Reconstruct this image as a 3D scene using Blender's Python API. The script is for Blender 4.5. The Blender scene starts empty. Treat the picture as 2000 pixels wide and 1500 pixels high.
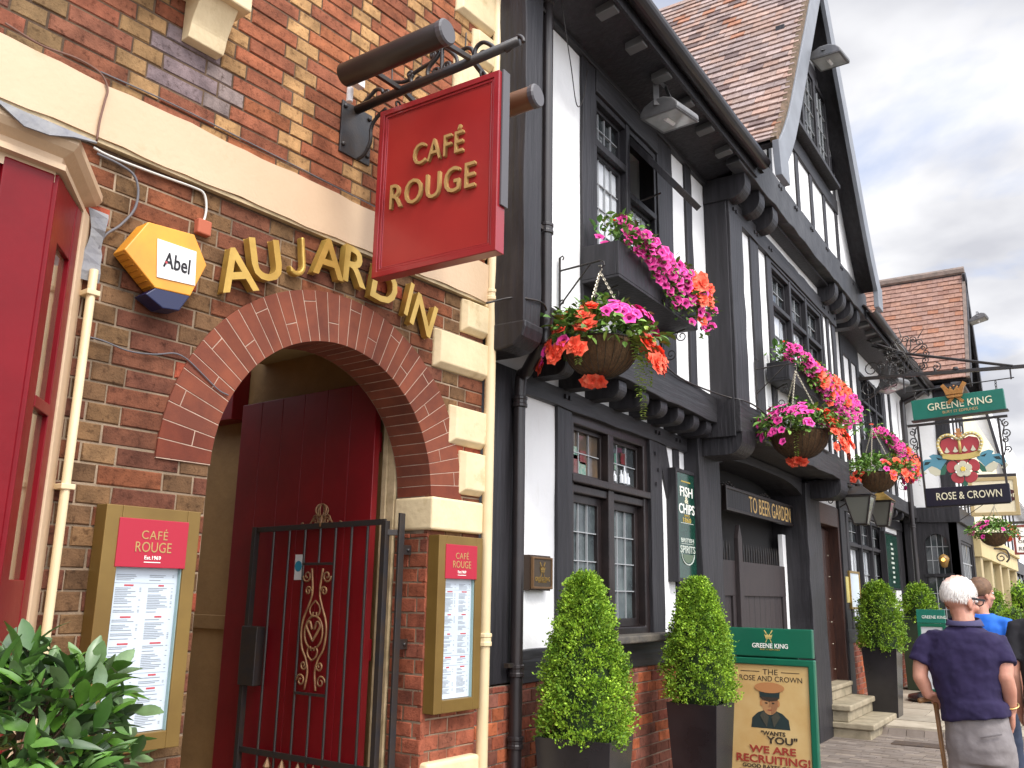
import bpy, bmesh, math, random
import numpy as np
from mathutils import Vector, Matrix
R=math.radians
random.seed(7); rng=np.random.default_rng(7)
S=bpy.context.scene
COL=S.collection
# ------------------------------------------------------------------ camera
F_PX,PITCH,ROLL,YAW=1730.0,R(13.3515),R(0.9192),R(32.8615)   # solved from the photo's vanishing points
EYE=Vector((0,0,1.60))
_f=Vector((-math.sin(YAW)*math.cos(PITCH),math.cos(YAW)*math.cos(PITCH),math.sin(PITCH)))
_r=Vector((math.cos(YAW),math.sin(YAW),0))
_u=_r.cross(_f)
IMR=_r*math.cos(ROLL)+_u*math.sin(ROLL); IMU=-_r*math.sin(ROLL)+_u*math.cos(ROLL)
cd=bpy.data.cameras.new('camera'); cam=bpy.data.objects.new('camera',cd); COL.objects.link(cam)
cd.sensor_width=36; cd.lens=36*F_PX/2000; cd.clip_end=2000; cd.clip_start=0.05
M=Matrix((IMR,IMU,-_f)).transposed().to_4x4(); M.translation=EYE; cam.matrix_world=M
S.camera=cam
# ------------------------------------------------------------------ world: bright broken cloud over a physical sky
SUN_EL,SUN_AZ=R(50),R(112)      # azimuth clockwise from +Y (the street)
w=bpy.data.worlds.new('World'); S.world=w; w.use_nodes=True
nt=w.node_tree; N=nt.nodes; N.clear(); LK=nt.links.new
out=N.new('ShaderNodeOutputWorld'); bg=N.new('ShaderNodeBackground'); bg.inputs['Strength'].default_value=0.1
sky=N.new('ShaderNodeTexSky'); sky.sky_type='NISHITA'; sky.sun_disc=False; sky.sun_elevation=SUN_EL; sky.sun_rotation=SUN_AZ; sky.dust_density=2.0
tc=N.new('ShaderNodeTexCoord'); sp=N.new('ShaderNodeSeparateXYZ'); LK(tc.outputs['Generated'],sp.inputs[0])
zz=N.new('ShaderNodeMath'); zz.operation='MAXIMUM'; LK(sp.outputs[2],zz.inputs[0]); zz.inputs[1].default_value=0.0
za=N.new('ShaderNodeMath'); za.operation='ADD'; LK(zz.outputs[0],za.inputs[0]); za.inputs[1].default_value=0.22
dv=N.new('ShaderNodeVectorMath'); dv.operation='DIVIDE'; LK(tc.outputs['Generated'],dv.inputs[0])
cb=N.new('ShaderNodeCombineXYZ')
for i in range(3): LK(za.outputs[0],cb.inputs[i])
LK(cb.outputs[0],dv.inputs[1])
mp=N.new('ShaderNodeMapping'); mp.inputs['Location'].default_value=(3.1,1.7,0); mp.inputs['Scale'].default_value=(1,1,0.6); LK(dv.outputs[0],mp.inputs[0])
n1=N.new('ShaderNodeTexNoise'); n1.inputs['Scale'].default_value=1.7; n1.inputs['Detail'].default_value=7; n1.inputs['Roughness'].default_value=0.52; n1.inputs['Distortion'].default_value=0.25; LK(mp.outputs[0],n1.inputs['Vector'])
n2=N.new('ShaderNodeTexNoise'); n2.inputs['Scale'].default_value=2.1; n2.inputs['Detail'].default_value=5; LK(mp.outputs[0],n2.inputs['Vector'])
r1=N.new('ShaderNodeValToRGB'); r1.color_ramp.elements[0].position=0.33; r1.color_ramp.elements[1].position=0.46; LK(n1.outputs[0],r1.inputs[0])
r2=N.new('ShaderNodeValToRGB'); r2.color_ramp.elements[0].position=0.40; r2.color_ramp.elements[1].position=0.60
r2.color_ramp.elements[0].color=(3.5,3.55,3.85,1); r2.color_ramp.elements[1].color=(5.6,5.6,5.7,1); LK(n2.outputs[0],r2.inputs[0])
mx=N.new('ShaderNodeMix'); mx.data_type='RGBA'; LK(r1.outputs[0],mx.inputs[0])
blue=N.new('ShaderNodeMix'); blue.data_type='RGBA'; blue.inputs[0].default_value=0.55; LK(sky.outputs[0],blue.inputs[6]); blue.inputs[7].default_value=(3.0,3.7,5.8,1)
LK(blue.outputs[2],mx.inputs[6]); LK(r2.outputs[0],mx.inputs[7])
# cloud glows broadly around the veiled sun
sdv=N.new('ShaderNodeVectorMath'); sdv.operation='DOT_PRODUCT'; LK(tc.outputs['Generated'],sdv.inputs[0]); sdv.inputs[1].default_value=(math.sin(SUN_AZ)*math.cos(SUN_EL),math.cos(SUN_AZ)*math.cos(SUN_EL),math.sin(SUN_EL))
gw_=N.new('ShaderNodeMapRange'); gw_.interpolation_type='SMOOTHSTEP'; LK(sdv.outputs['Value'],gw_.inputs[0]); gw_.inputs['From Min'].default_value=0.15; gw_.inputs['From Max'].default_value=1.0; gw_.inputs['To Min'].default_value=1.0; gw_.inputs['To Max'].default_value=3.6
gl_=N.new('ShaderNodeVectorMath'); gl_.operation='SCALE'; LK(mx.outputs[2],gl_.inputs[0]); LK(gw_.outputs[0],gl_.inputs['Scale']); LK(gl_.outputs[0],bg.inputs[0]); LK(bg.outputs[0],out.inputs[0])
# ------------------------------------------------------------------ sun through thin cloud
sd=bpy.data.lights.new('sun','SUN'); sd.energy=1.35; sd.angle=R(16); sd.color=(1.0,0.955,0.89)
so=bpy.data.objects.new('sun',sd); COL.objects.link(so)
sv=Vector((math.sin(SUN_AZ)*math.cos(SUN_EL),math.cos(SUN_AZ)*math.cos(SUN_EL),math.sin(SUN_EL)))
so.rotation_euler=sv.to_track_quat('Z','Y').to_euler()
S.view_settings.view_transform='Standard'; S.view_settings.look='None'; S.view_settings.exposure=0.95; S.view_settings.gamma=1
S.render.engine='CYCLES'
S.cycles.max_bounces=8
# ------------------------------------------------------------------ pixel -> place helpers (photo measured at 2000 x 1500)
def ray(px,py): return _f+IMR*((px-1000)/F_PX)-IMU*((py-750)/F_PX)
def on(px,py,n,d):
    r=ray(px,py); return EYE+r*((d-EYE.dot(n))/r.dot(n))
def atx(px,py,x): return on(px,py,Vector((1,0,0)),x)
def aty(px,py,y): return on(px,py,Vector((0,1,0)),y)
AL=R(4.507); TL=Vector((math.sin(AL),math.cos(AL),0)); NL=Vector((math.cos(AL),-math.sin(AL),0)); DL=-3.15
def FL(u,o,z): return TL*u+NL*(DL+o)+Vector((0,0,z))          # brick house front: along, out, up
def uzL(px,py,o=0):
    p=on(px,py,NL,DL+o); return p.dot(TL),p.z
def FP(u,o,z): return Vector((o,u,z))                          # inn: street Y, x, up
def yz(px,py,x):
    p=atx(px,py,x); return p.y,p.z
# ------------------------------------------------------------------ materials
MATS={}
def mat(name,c,rough=0.6,c2=None,scale=8,bump=0.0,bscale=60,metal=0.0,spec=0.5,coat=0.0,attr=False,emit=None,trans=0.0,alpha=1.0,stretch=None,detail=5,sub=0.0,rvar=0.0,lo=0.35,hi=0.65,grime=None):
    m=bpy.data.materials.new(name); m.use_nodes=True; MATS[name]=m
    t=m.node_tree; n=t.nodes; L=t.links.new; b=n['Principled BSDF']
    b.inputs['Base Color'].default_value=(*c,1); b.inputs['Roughness'].default_value=rough; b.inputs['Metallic'].default_value=metal
    b.inputs['Specular IOR Level'].default_value=spec; b.inputs['Coat Weight'].default_value=coat; b.inputs['Coat Roughness'].default_value=0.12
    b.inputs['Transmission Weight'].default_value=trans; b.inputs['Alpha'].default_value=alpha
    g=n.new('ShaderNodeNewGeometry'); vec=g.outputs['Position']
    if stretch:
        mpn=n.new('ShaderNodeMapping'); mpn.inputs['Scale'].default_value=stretch; L(vec,mpn.inputs[0]); vec=mpn.outputs[0]
    col=None
    if c2 is not None:
        no=n.new('ShaderNodeTexNoise'); no.inputs['Scale'].default_value=scale; no.inputs['Detail'].default_value=detail; no.inputs['Roughness'].default_value=0.6; L(vec,no.inputs['Vector'])
        rp=n.new('ShaderNodeMapRange'); rp.inputs['From Min'].default_value=lo; rp.inputs['From Max'].default_value=hi; L(no.outputs[0],rp.inputs[0])
        mi=n.new('ShaderNodeMix'); mi.data_type='RGBA'; mi.inputs[6].default_value=(*c,1); mi.inputs[7].default_value=(*c2,1); L(rp.outputs[0],mi.inputs[0]); col=mi.outputs[2]
        if rvar:
            rr=n.new('ShaderNodeMapRange'); rr.inputs['To Min'].default_value=rough-rvar; rr.inputs['To Max'].default_value=rough+rvar; L(rp.outputs[0],rr.inputs[0]); L(rr.outputs[0],b.inputs['Roughness'])
    if attr:
        a=n.new('ShaderNodeVertexColor'); a.layer_name='col'
        if col is None: col=a.outputs[0]
        else:
            mu=n.new('ShaderNodeMix'); mu.data_type='RGBA'; mu.blend_type='MULTIPLY'; mu.inputs[0].default_value=1; L(a.outputs[0],mu.inputs[6]); L(col,mu.inputs[7]); col=mu.outputs[2]
    if grime:
        gc,gsc,ga,gb,gst=grime
        gm=n.new('ShaderNodeMapping'); gm.inputs['Scale'].default_value=gst; L(g.outputs['Position'],gm.inputs[0])
        gn=n.new('ShaderNodeTexNoise'); gn.inputs['Scale'].default_value=gsc; gn.inputs['Detail'].default_value=8; gn.inputs['Roughness'].default_value=0.68; L(gm.outputs[0],gn.inputs['Vector'])
        gr=n.new('ShaderNodeMapRange'); gr.inputs['From Min'].default_value=ga; gr.inputs['From Max'].default_value=gb; L(gn.outputs[0],gr.inputs[0])
        gx=n.new('ShaderNodeMix'); gx.data_type='RGBA'; gx.blend_type='MULTIPLY'; L(gr.outputs[0],gx.inputs[0])
        if col is not None: L(col,gx.inputs[6])
        else: gx.inputs[6].default_value=(*c,1)
        gx.inputs[7].default_value=(*gc,1); col=gx.outputs[2]
    if col is not None: L(col,b.inputs['Base Color'])
    if bump:
        bn=n.new('ShaderNodeTexNoise'); bn.inputs['Scale'].default_value=bscale; bn.inputs['Detail'].default_value=4; L(vec,bn.inputs['Vector'])
        bp=n.new('ShaderNodeBump'); bp.inputs['Strength'].default_value=1; bp.inputs['Distance'].default_value=bump; L(bn.outputs[0],bp.inputs['Height']); L(bp.outputs[0],b.inputs['Normal'])
    if emit:
        b.inputs['Emission Color'].default_value=(*emit[:3],1); b.inputs['Emission Strength'].default_value=emit[3]
    if sub:
        b.inputs['Subsurface Weight'].default_value=sub; b.inputs['Subsurface Radius'].default_value=(0.01,0.006,0.004)
    return m
BRICK=mat('brick',(1.15,1.12,1.1),0.9,(0.62,0.60,0.60),11,0.0035,120,attr=True,spec=0.2,detail=9,grime=((0.38,0.34,0.32),38,.53,.70,(1,1,1)))
MORTARD=mat('dark_pointing',(0.15,0.10,0.065),0.95,(0.075,0.05,0.035),4,0.003,150,spec=0.1)
MORTAR=mat('mortar',(0.38,0.28,0.19),0.95,(0.11,0.08,0.055),2.6,0.003,150,spec=0.1)
MORTAR2=mat('old_mortar',(0.36,0.28,0.21),0.95,(0.24,0.19,0.14),6,0.004,120,spec=0.1)
POINT=mat('pale_pointing',(0.50,0.36,0.27),0.9,(0.34,0.22,0.16),14)
RUB=mat('rubbed_brick',(0.215,0.066,0.037),0.85,(0.150,0.050,0.032),7,0.0012,160,spec=0.2,attr=False)
CREAM=mat('cream_paint',(0.63,0.455,0.295),0.55,(0.57,0.405,0.255),1.6,0.0015,45,grime=((0.72,0.66,0.52),2.3,.56,.78,(1,1,1)))
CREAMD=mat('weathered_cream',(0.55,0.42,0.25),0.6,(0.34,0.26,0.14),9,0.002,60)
STONE=mat('painted_stone',(0.74,0.60,0.37),0.6,(0.66,0.52,0.31),5,0.003,30,grime=((0.62,0.56,0.42),4,.55,.75,(1,1,1)))
REDP=mat('red_gloss',(0.19,0.003,0.008),0.33,(0.15,0.002,0.006),3,0.0012,18,coat=0.0,spec=0.22,)
REDS=mat('red_sign',(0.33,0.018,0.016),0.35,(0.28,0.014,0.014),2.5,0.0004,20,coat=0.1)
REDD=mat('dark_red_door',(0.21,0.005,0.010),0.33,(0.16,0.004,0.008),3,0.0008,20)
GOLD=mat('gold_paint',(0.56,0.36,0.085),0.34,(0.45,0.28,0.06),10,metal=0.45)
BRONZE=mat('bronze_frame',(0.22,0.135,0.033),0.42,(0.17,0.10,0.024),3,metal=0.35)
TAN=mat('tan_lettering',(0.40,0.245,0.085),0.5)
BLACKW=mat('black_timber',(0.027,0.025,0.029),0.5,(0.014,0.013,0.015),3,0.006,5,stretch=(7,7,0.6),spec=0.4)
BLACKB=mat('black_beam',(0.032,0.030,0.033),0.52,(0.016,0.015,0.017),3,0.006,5,stretch=(7,0.6,7),spec=0.4)
BROWNW=mat('brown_black_joinery',(0.022,0.014,0.013),0.36,(0.012,0.008,0.008),5,0.002,30)
IRON=mat('black_iron',(0.020,0.019,0.021),0.4,(0.032,0.022,0.016),14,0.0008,80)
PIPEB=mat('black_pipe',(0.016,0.013,0.014),0.32,(0.024,0.018,0.018),6)
PIPEC=mat('cream_pipe',(0.76,0.61,0.38),0.42,(0.67,0.53,0.31),3)
PLAST=mat('white_render',(0.81,0.805,0.80),0.8,(0.76,0.755,0.75),1.3,0.005,14,grime=((0.78,0.76,0.70),2.2,.58,.80,(1,1,.35)))
LEADC=mat('grey_lead',(0.15,0.15,0.17),0.5,(0.24,0.235,0.23),9,0.004,30)
GLASS=mat('old_glass',(0.03,0.036,0.04),0.06,(0.05,0.055,0.055),3,0.0016,9,spec=0.9)
GLASSP=mat('curtain_reflection_glass',(0.55,0.58,0.62),0.10,(0.70,0.72,0.74),2.5,0.001,9,spec=0.7)  # pale curtains and whitish reflection, both painted into the glass colour
GLASSG=mat('grey_blind_glass',(0.10,0.125,0.125),0.14,(0.045,0.055,0.06),3.4,0.002,40,spec=0.8)
GLASSR=mat('stained_red_glass',(0.16,0.02,0.03),0.1,(0.10,0.07,0.05),14,0.001,20,spec=0.8)
GLASST=mat('stained_green_glass',(0.03,0.18,0.13),0.1,(0.30,0.34,0.28),22,0.001,20,spec=0.8)
GLASSO=mat('brown_tint_glass',(0.13,0.085,0.05),0.1,(0.07,0.06,0.05),7,0.001,20,spec=0.8)
CAME=mat('lead_came',(0.33,0.34,0.35),0.5)
OCHRE=mat('ochre_wall',(0.36,0.21,0.075),0.8,(0.27,0.155,0.055),3,0.003,25)
OCHRE2=mat('ochre_ceiling',(0.42,0.31,0.15),0.8,(0.36,0.26,0.12),3)
TILE=mat('clay_tile',(1,1,1),0.9,(0.70,0.66,0.66),18,0.002,90,attr=True,spec=0.15)
RIDGE=mat('ridge_tile',(0.24,0.18,0.15),0.9,(0.15,0.12,0.10),9,0.003,60)
MOSS=mat('mossy_mortar',(0.19,0.125,0.08),0.95,(0.075,0.055,0.03),20,0.006,60)
LEAF=mat('leaf',(1,1,1),0.5,attr=True,spec=0.35,sub=0.0)
PETAL=mat('petal',(1,1,1),0.6,attr=True,spec=0.2)
COIR=mat('coir',(0.115,0.062,0.026),0.95,(0.062,0.034,0.015),40,0.006,130,stretch=(1,1,0.25))
CHAIN=mat('chain_steel',(0.42,0.38,0.30),0.4,metal=0.8)
GREENS=mat('green_sign',(0.0045,0.115,0.062),0.35,(0.004,0.10,0.055),3,coat=0.15)
GREENT=mat('teal_green_sign',(0.006,0.125,0.085),0.4,(0.009,0.15,0.105),2.5)
GREEND=mat('dark_green_board',(0.006,0.05,0.032),0.2,(0.004,0.035,0.022),4,coat=0.3)
WHITEL=mat('white_lettering',(0.82,0.81,0.74),0.5)
CREAML=mat('cream_lettering',(0.72,0.66,0.46),0.5)
PAPER=mat('menu_paper',(0.55,0.61,0.66),0.5,(0.50,0.57,0.63),2)
INK=mat('grey_print',(0.24,0.26,0.29),0.7)
INKR=mat('red_print',(0.45,0.06,0.07),0.7)
INKD=mat('dark_print',(0.035,0.022,0.012),0.7)
POSTER=mat('parchment',(0.60,0.44,0.20),0.55,(0.50,0.31,0.105),3.2,lo=0.3,hi=0.75)
REDM=mat('menu_red',(0.38,0.009,0.030),0.45)
BLUEN=mat('navy_panel',(0.008,0.012,0.055),0.35)
AMBER=mat('alarm_yellow',(0.78,0.34,0.03),0.42,(0.66,0.27,0.03),6)
AMBERD=mat('alarm_louvre',(0.50,0.20,0.012),0.5)
WHITEP=mat('white_plastic',(0.78,0.77,0.76),0.45)
STEEL=mat('grey_floodlight',(0.17,0.165,0.165),0.42,(0.12,0.12,0.12),12,metal=0.3)
LAMPG=mat('lamp_glass',(0.45,0.46,0.44),0.12,(0.33,0.34,0.33),5,spec=0.8)
WARM=mat('wall_lamp_glow',(0.5,0.25,0.05),0.3,emit=(1.0,0.55,0.12,1.6))
BRASS=mat('brass',(0.50,0.32,0.09),0.35,(0.32,0.20,0.05),12,metal=0.8)
COPPER=mat('copper_emblem',(0.52,0.25,0.075),0.38,(0.38,0.17,0.05),12,metal=0.6)
DOORB=mat('dark_oak_door',(0.060,0.022,0.013),0.4,(0.030,0.012,0.009),6,0.002,30,stretch=(6,6,0.6))
GATEW=mat('brown_grey_gate',(0.038,0.027,0.026),0.55,(0.024,0.018,0.019),6,0.002,30,stretch=(6,6,0.6))
DARKIN=mat('dark_interior',(0.012,0.011,0.011),0.9)
STEPST=mat('york_stone',(0.36,0.30,0.205),0.85,(0.22,0.185,0.12),6,0.004,50)
FLAG=mat('flagstone',(1,1,1),0.85,(0.78,0.76,0.74),5,0.003,60,attr=True,spec=0.3)
GROUT=mat('paving_grout',(0.15,0.125,0.10),0.95,(0.10,0.085,0.07),6,0.003,80)
ASPH=mat('asphalt',(0.13,0.13,0.13),0.9,(0.10,0.10,0.10),3,0.004,200)
PLANTER=mat('black_planter',(0.013,0.012,0.014),0.2,(0.022,0.020,0.022),4)
SOIL=mat('soil',(0.03,0.02,0.012),1,bump=0.01,bscale=40)
BARK=mat('bark',(0.09,0.055,0.03),0.9,bump=0.004,bscale=50)
SKIN=mat('skin',(0.56,0.285,0.195),0.5,(0.47,0.20,0.135),9,0.0008,90,sub=0.12)
NAVY=mat('navy_polo',(0.011,0.006,0.038),0.9,(0.017,0.009,0.050),5,0.004,13)
GREYT=mat('grey_trousers',(0.24,0.215,0.21),0.85,(0.185,0.165,0.165),5,0.006,16)
HAIRW=mat('white_hair',(1.0,0.98,0.95),0.7,(0.80,0.78,0.75),30,0.003,150,stretch=(1,1,0.5),attr=True)
HAIRB=mat('sandy_brown_hair',(0.17,0.085,0.04),0.65,(0.11,0.055,0.028),30,0.003,150)
BLUET=mat('bright_blue_shirt',(0.012,0.14,0.62),0.8,(0.010,0.11,0.50),6,0.003,14)
BLACKC=mat('black_cloth',(0.014,0.013,0.016),0.85)
WOOD=mat('walking_stick_wood',(0.32,0.165,0.062),0.45,(0.24,0.115,0.04),9)
GOLDC=mat('gold_bangle',(0.75,0.52,0.18),0.25,metal=1)
CREAMB=mat('cream_shopfront',(0.62,0.50,0.26),0.6,(0.56,0.44,0.22),2)
CREAMP=mat('pale_cream_render',(0.76,0.68,0.48),0.75,(0.70,0.61,0.42),1.5)
TANF=mat('tan_frame',(0.40,0.30,0.145),0.5)
MAROON=mat('maroon_oval',(0.055,0.010,0.010),0.4)
PLASTD=mat('grey_plastic',(0.10,0.10,0.10),0.5)
EM={k:mat('emblem_'+k,c,0.5) for k,c in dict(red=(0.40,0.045,0.055),white=(0.60,0.57,0.42),gold=(0.58,0.44,0.14),blue=(0.10,0.28,0.36),green=(0.03,0.13,0.08),dark=(0.015,0.03,0.03),face=(0.40,0.21,0.09),khaki=(0.42,0.19,0.07),yellow=(0.78,0.55,0.08)).items()}
# ------------------------------------------------------------------ mesh builder
class MB:
    def __init__(s): s.v=[];s.f=[];s.c=[]
    def add(s,vs,fs,c=None):
        o=len(s.v); s.v.extend(tuple(p) for p in vs); s.f.extend([tuple(i+o for i in f) for f in fs]); s.c.extend([c]*len(fs)); return s
    def box(s,F,u0,u1,o0,o1,z0,z1,c=None):
        P=[F(u,o,z) for z in (z0,z1) for o in (o0,o1) for u in (u0,u1)]
        return s.add(P,[(0,1,3,2),(4,6,7,5),(0,4,5,1),(2,3,7,6),(0,2,6,4),(1,5,7,3)],c)
    def hexa(s,P,c=None): return s.add(P,[(0,1,3,2),(4,6,7,5),(0,4,5,1),(2,3,7,6),(0,2,6,4),(1,5,7,3)],c)
    def prism(s,pts,ext,c=None):
        n=len(pts); ext=Vector(ext); a=[Vector(p) for p in pts]; b=[p+ext for p in a]
        return s.add(a+b,[tuple(range(n)),tuple(range(2*n-1,n-1,-1))]+[(i,(i+1)%n,(i+1)%n+n,i+n) for i in range(n)],c)
    def tube(s,pts,r,n=6,closed=False,c=None,cap=True):
        pts=[Vector(p) for p in pts]; k=len(pts); rs=r if isinstance(r,(list,tuple)) else [r]*k
        rings=[]; prev=None
        for i,p in enumerate(pts):
            if closed: d=pts[(i+1)%k]-pts[i-1]
            else: d=pts[min(i+1,k-1)]-pts[max(i-1,0)]
            if d.length<1e-9: d=Vector((0,0,1))
            d.normalize()
            if prev is None:
                a=Vector((0,0,1)) if abs(d.z)<0.9 else Vector((1,0,0)); x=d.cross(a).normalized()
            else:
                x=prev-d*prev.dot(d); x=x.normalized() if x.length>1e-6 else d.orthogonal().normalized()
            prev=x; y=d.cross(x)
            rings.append([p+(x*math.cos(t)+y*math.sin(t))*rs[i] for t in [2*math.pi*j/n+math.pi/n for j in range(n)]])
        o=[q for rg in rings for q in rg]; fs=[]
        for i in range(k if closed else k-1):
            for j in range(n): fs.append((i*n+j,i*n+(j+1)%n,((i+1)%k)*n+(j+1)%n,((i+1)%k)*n+j))
        if not closed and cap: fs+= [tuple(range(n-1,-1,-1)),tuple((k-1)*n+j for j in range(n))]
        return s.add(o,fs,c)
    def bar(s,p0,p1,w,h,c=None,up=(0,0,1)):
        p0,p1=Vector(p0),Vector(p1); d=(p1-p0).normalized(); x=d.cross(Vector(up))
        if x.length<1e-4: x=d.cross(Vector((1,0,0)))
        x.normalize(); y=x.cross(d)
        P=[p+x*a*w/2+y*b*h/2 for p in (p0,p1) for b in (-1,1) for a in (-1,1)]
        return s.hexa(P,c)
    def lathe(s,o,prof,n=16,ax=(0,0,1),c=None,x=None,cap=True):
        ax=Vector(ax).normalized(); x=Vector(x).normalized() if x else ax.orthogonal().normalized(); y=ax.cross(x); o=Vector(o)
        vs=[o+ax*h+(x*math.cos(2*math.pi*j/n)+y*math.sin(2*math.pi*j/n))*r for r,h in prof for j in range(n)]
        k=len(prof); fs=[(i*n+j,i*n+(j+1)%n,(i+1)*n+(j+1)%n,(i+1)*n+j) for i in range(k-1) for j in range(n)]
        if cap: fs+=[tuple(range(n-1,-1,-1)),tuple((k-1)*n+j for j in range(n))]
        return s.add(vs,fs,c)
    def build(s,name,m,parent=None,bev=0,smooth=False,seg=2,ang=35,recalc=True,sub=0):
        me=bpy.data.meshes.new(name); ms=m if isinstance(m,list) else [m]
        if parent is not None: off=Vector(parent['_o'])
        else:
            a=np.array(s.v); off=Vector(((a[:,0].min()+a[:,0].max())/2,(a[:,1].min()+a[:,1].max())/2,a[:,2].min()))
        me.from_pydata([tuple(Vector(p)-off) for p in s.v],[],s.f)
        for q in ms: me.materials.append(q)
        if any(c is not None for c in s.c):
            at=me.color_attributes.new('col','FLOAT_COLOR','CORNER'); buf=[]
            for f,c in zip(s.f,s.c):
                c=c or (1,1,1); buf.extend([c[0],c[1],c[2],1.0]*len(f))
            at.data.foreach_set('color',buf)
        if recalc:
            b=bmesh.new(); b.from_mesh(me); bmesh.ops.recalc_face_normals(b,faces=b.faces); b.to_mesh(me); b.free()
        if smooth: me.polygons.foreach_set('use_smooth',[True]*len(me.polygons))
        o=bpy.data.objects.new(name,me); COL.objects.link(o)
        o['_o']=off
        if parent is not None: o.parent=parent; o['_o']=off; 
        else: o.location=off
        if bev:
            q=o.modifiers.new('bevel','BEVEL'); q.width=bev; q.segments=seg; q.limit_method='ANGLE'; q.angle_limit=R(ang)
        if sub:
            q=o.modifiers.new('sub','SUBSURF'); q.levels=sub; q.render_levels=sub
        if smooth and bev==0 and sub==0: pass
        return o
def sub_under(o,parent): pass
def tag(o,label=None,cat=None,group=None,kind=None):
    for k,v in (('label',label),('category',cat),('group',group),('kind',kind)):
        if v: o[k]=v
    return o
def thing(name,label,cat,loc,group=None,rz=0):
    o=bpy.data.objects.new(name,None); COL.objects.link(o); o.location=loc; o['_o']=Vector(loc); o.empty_display_size=0.1
    return tag(o,label,cat,group)
def structure(o): o['kind']='structure'; return o
def kids(o): return [c for c in bpy.data.objects if c.parent==o]
def copy_tree(o,parent=None):
    c=o.copy(); COL.objects.link(c)
    if parent is not None: c.parent=parent
    for ch in [q for q in o.children]: copy_tree(ch,c)
    return c
def circ(c,r,x,y,a0=0,a1=2*math.pi,n=24):
    c=Vector(c); return [c+Vector(x)*(math.cos(a0+(a1-a0)*i/n)*r)+Vector(y)*(math.sin(a0+(a1-a0)*i/n)*r) for i in range(n+1)]
def spiral(c,r0,turns,x,y,a0=0,n=22,rin=0.15):
    c=Vector(c); x,y=Vector(x),Vector(y); out=[]
    for i in range(n+1):
        t=i/n; r=r0*(1-t*(1-rin)); a=a0+turns*2*math.pi*t; out.append(c+x*(math.cos(a)*r)+y*(math.sin(a)*r))
    return out
def text_mesh(body,ext=0.0,bev=0.0,off=0.0,spacing=1.0,res=3):
    cu=bpy.data.curves.new('t','FONT'); cu.body=body; cu.align_x='CENTER'; cu.align_y='CENTER'; cu.extrude=ext; cu.bevel_depth=bev; cu.offset=off; cu.resolution_u=res; cu.space_character=spacing; cu.bevel_resolution=1
    ob=bpy.data.objects.new('t',cu); COL.objects.link(ob); bpy.context.view_layer.update()
    me=bpy.data.meshes.new_from_object(ob.evaluated_get(bpy.context.evaluated_depsgraph_get())); bpy.data.objects.remove(ob); bpy.data.curves.remove(cu)
    return me
def text(body,c,right,up,w,h,m,parent,name='lettering',depth=0.003,bold=0.0,spacing=1.0,label=None,bev=0.0):
    """flat lettering centred on c, fitted to w x h, its back lying on the surface"""
    c,right,up=Vector(c),Vector(right).normalized(),Vector(up).normalized(); nrm=right.cross(up)
    me=text_mesh(body,0.5,0,bold,spacing)
    a=np.empty(len(me.vertices)*3); me.vertices.foreach_get('co',a); a=a.reshape(-1,3)
    mn,mxx=a.min(0),a.max(0); sx=w/(mxx[0]-mn[0]); sy=(h/(mxx[1]-mn[1])) if h else sx
    a=(a-(mn+mxx)/2)*np.array([sx,sy,1])
    off=Vector(parent['_o'])
    P=np.outer(a[:,0],right)+np.outer(a[:,1],up)+np.outer((a[:,2]+0.5)*depth,nrm)+np.array(c-off)
    me.vertices.foreach_set('co',P.ravel()); me.update()
    me.materials.clear(); me.materials.append(m)
    o=bpy.data.objects.new(name,me); COL.objects.link(o); o.parent=parent; o['_o']=off
    return o
def jit(a): return random.uniform(-a,a)
def lerp(a,b,t): return a+(b-a)*t
def mixc(a,b,t): return tuple(x+(y-x)*t for x,y in zip(a,b))
def sh(c,k): return tuple(max(0,x*k) for x in c)
def beam(mb,F,u0,u1,o0,o1,z0,z1,wob=0.006,n=None,axis=None):
    """hewn timber: box whose long edges wander a little"""
    L=max(u1-u0,z1-z0); ax=axis or ('u' if (u1-u0)>(z1-z0) else 'z'); n=n or max(2,int(L/0.22))
    rings=[]
    for i in range(n+1):
        t=i/n
        if ax=='u': c=[(lerp(u0,u1,t),o,z) for o,z in ((o0,z0),(o1+jit(wob*.4),z0+jit(wob)),(o1+jit(wob*.4),z1+jit(wob)),(o0,z1))]
        else: c=[(u,o,lerp(z0,z1,t)) for u,o in ((u0,o0),(u0+jit(wob),o1+jit(wob*.4)),(u1+jit(wob),o1+jit(wob*.4)),(u1,o0))]
        rings.append([F(*q) for q in c])
    vs=[p for r_ in rings for p in r_]
    fs=[(i*4+j,i*4+(j+1)%4,(i+1)*4+(j+1)%4,(i+1)*4+j) for i in range(n) for j in range(4)]+[(3,2,1,0),(n*4,n*4+1,n*4+2,n*4+3)]
    mb.add(vs,fs)
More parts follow.
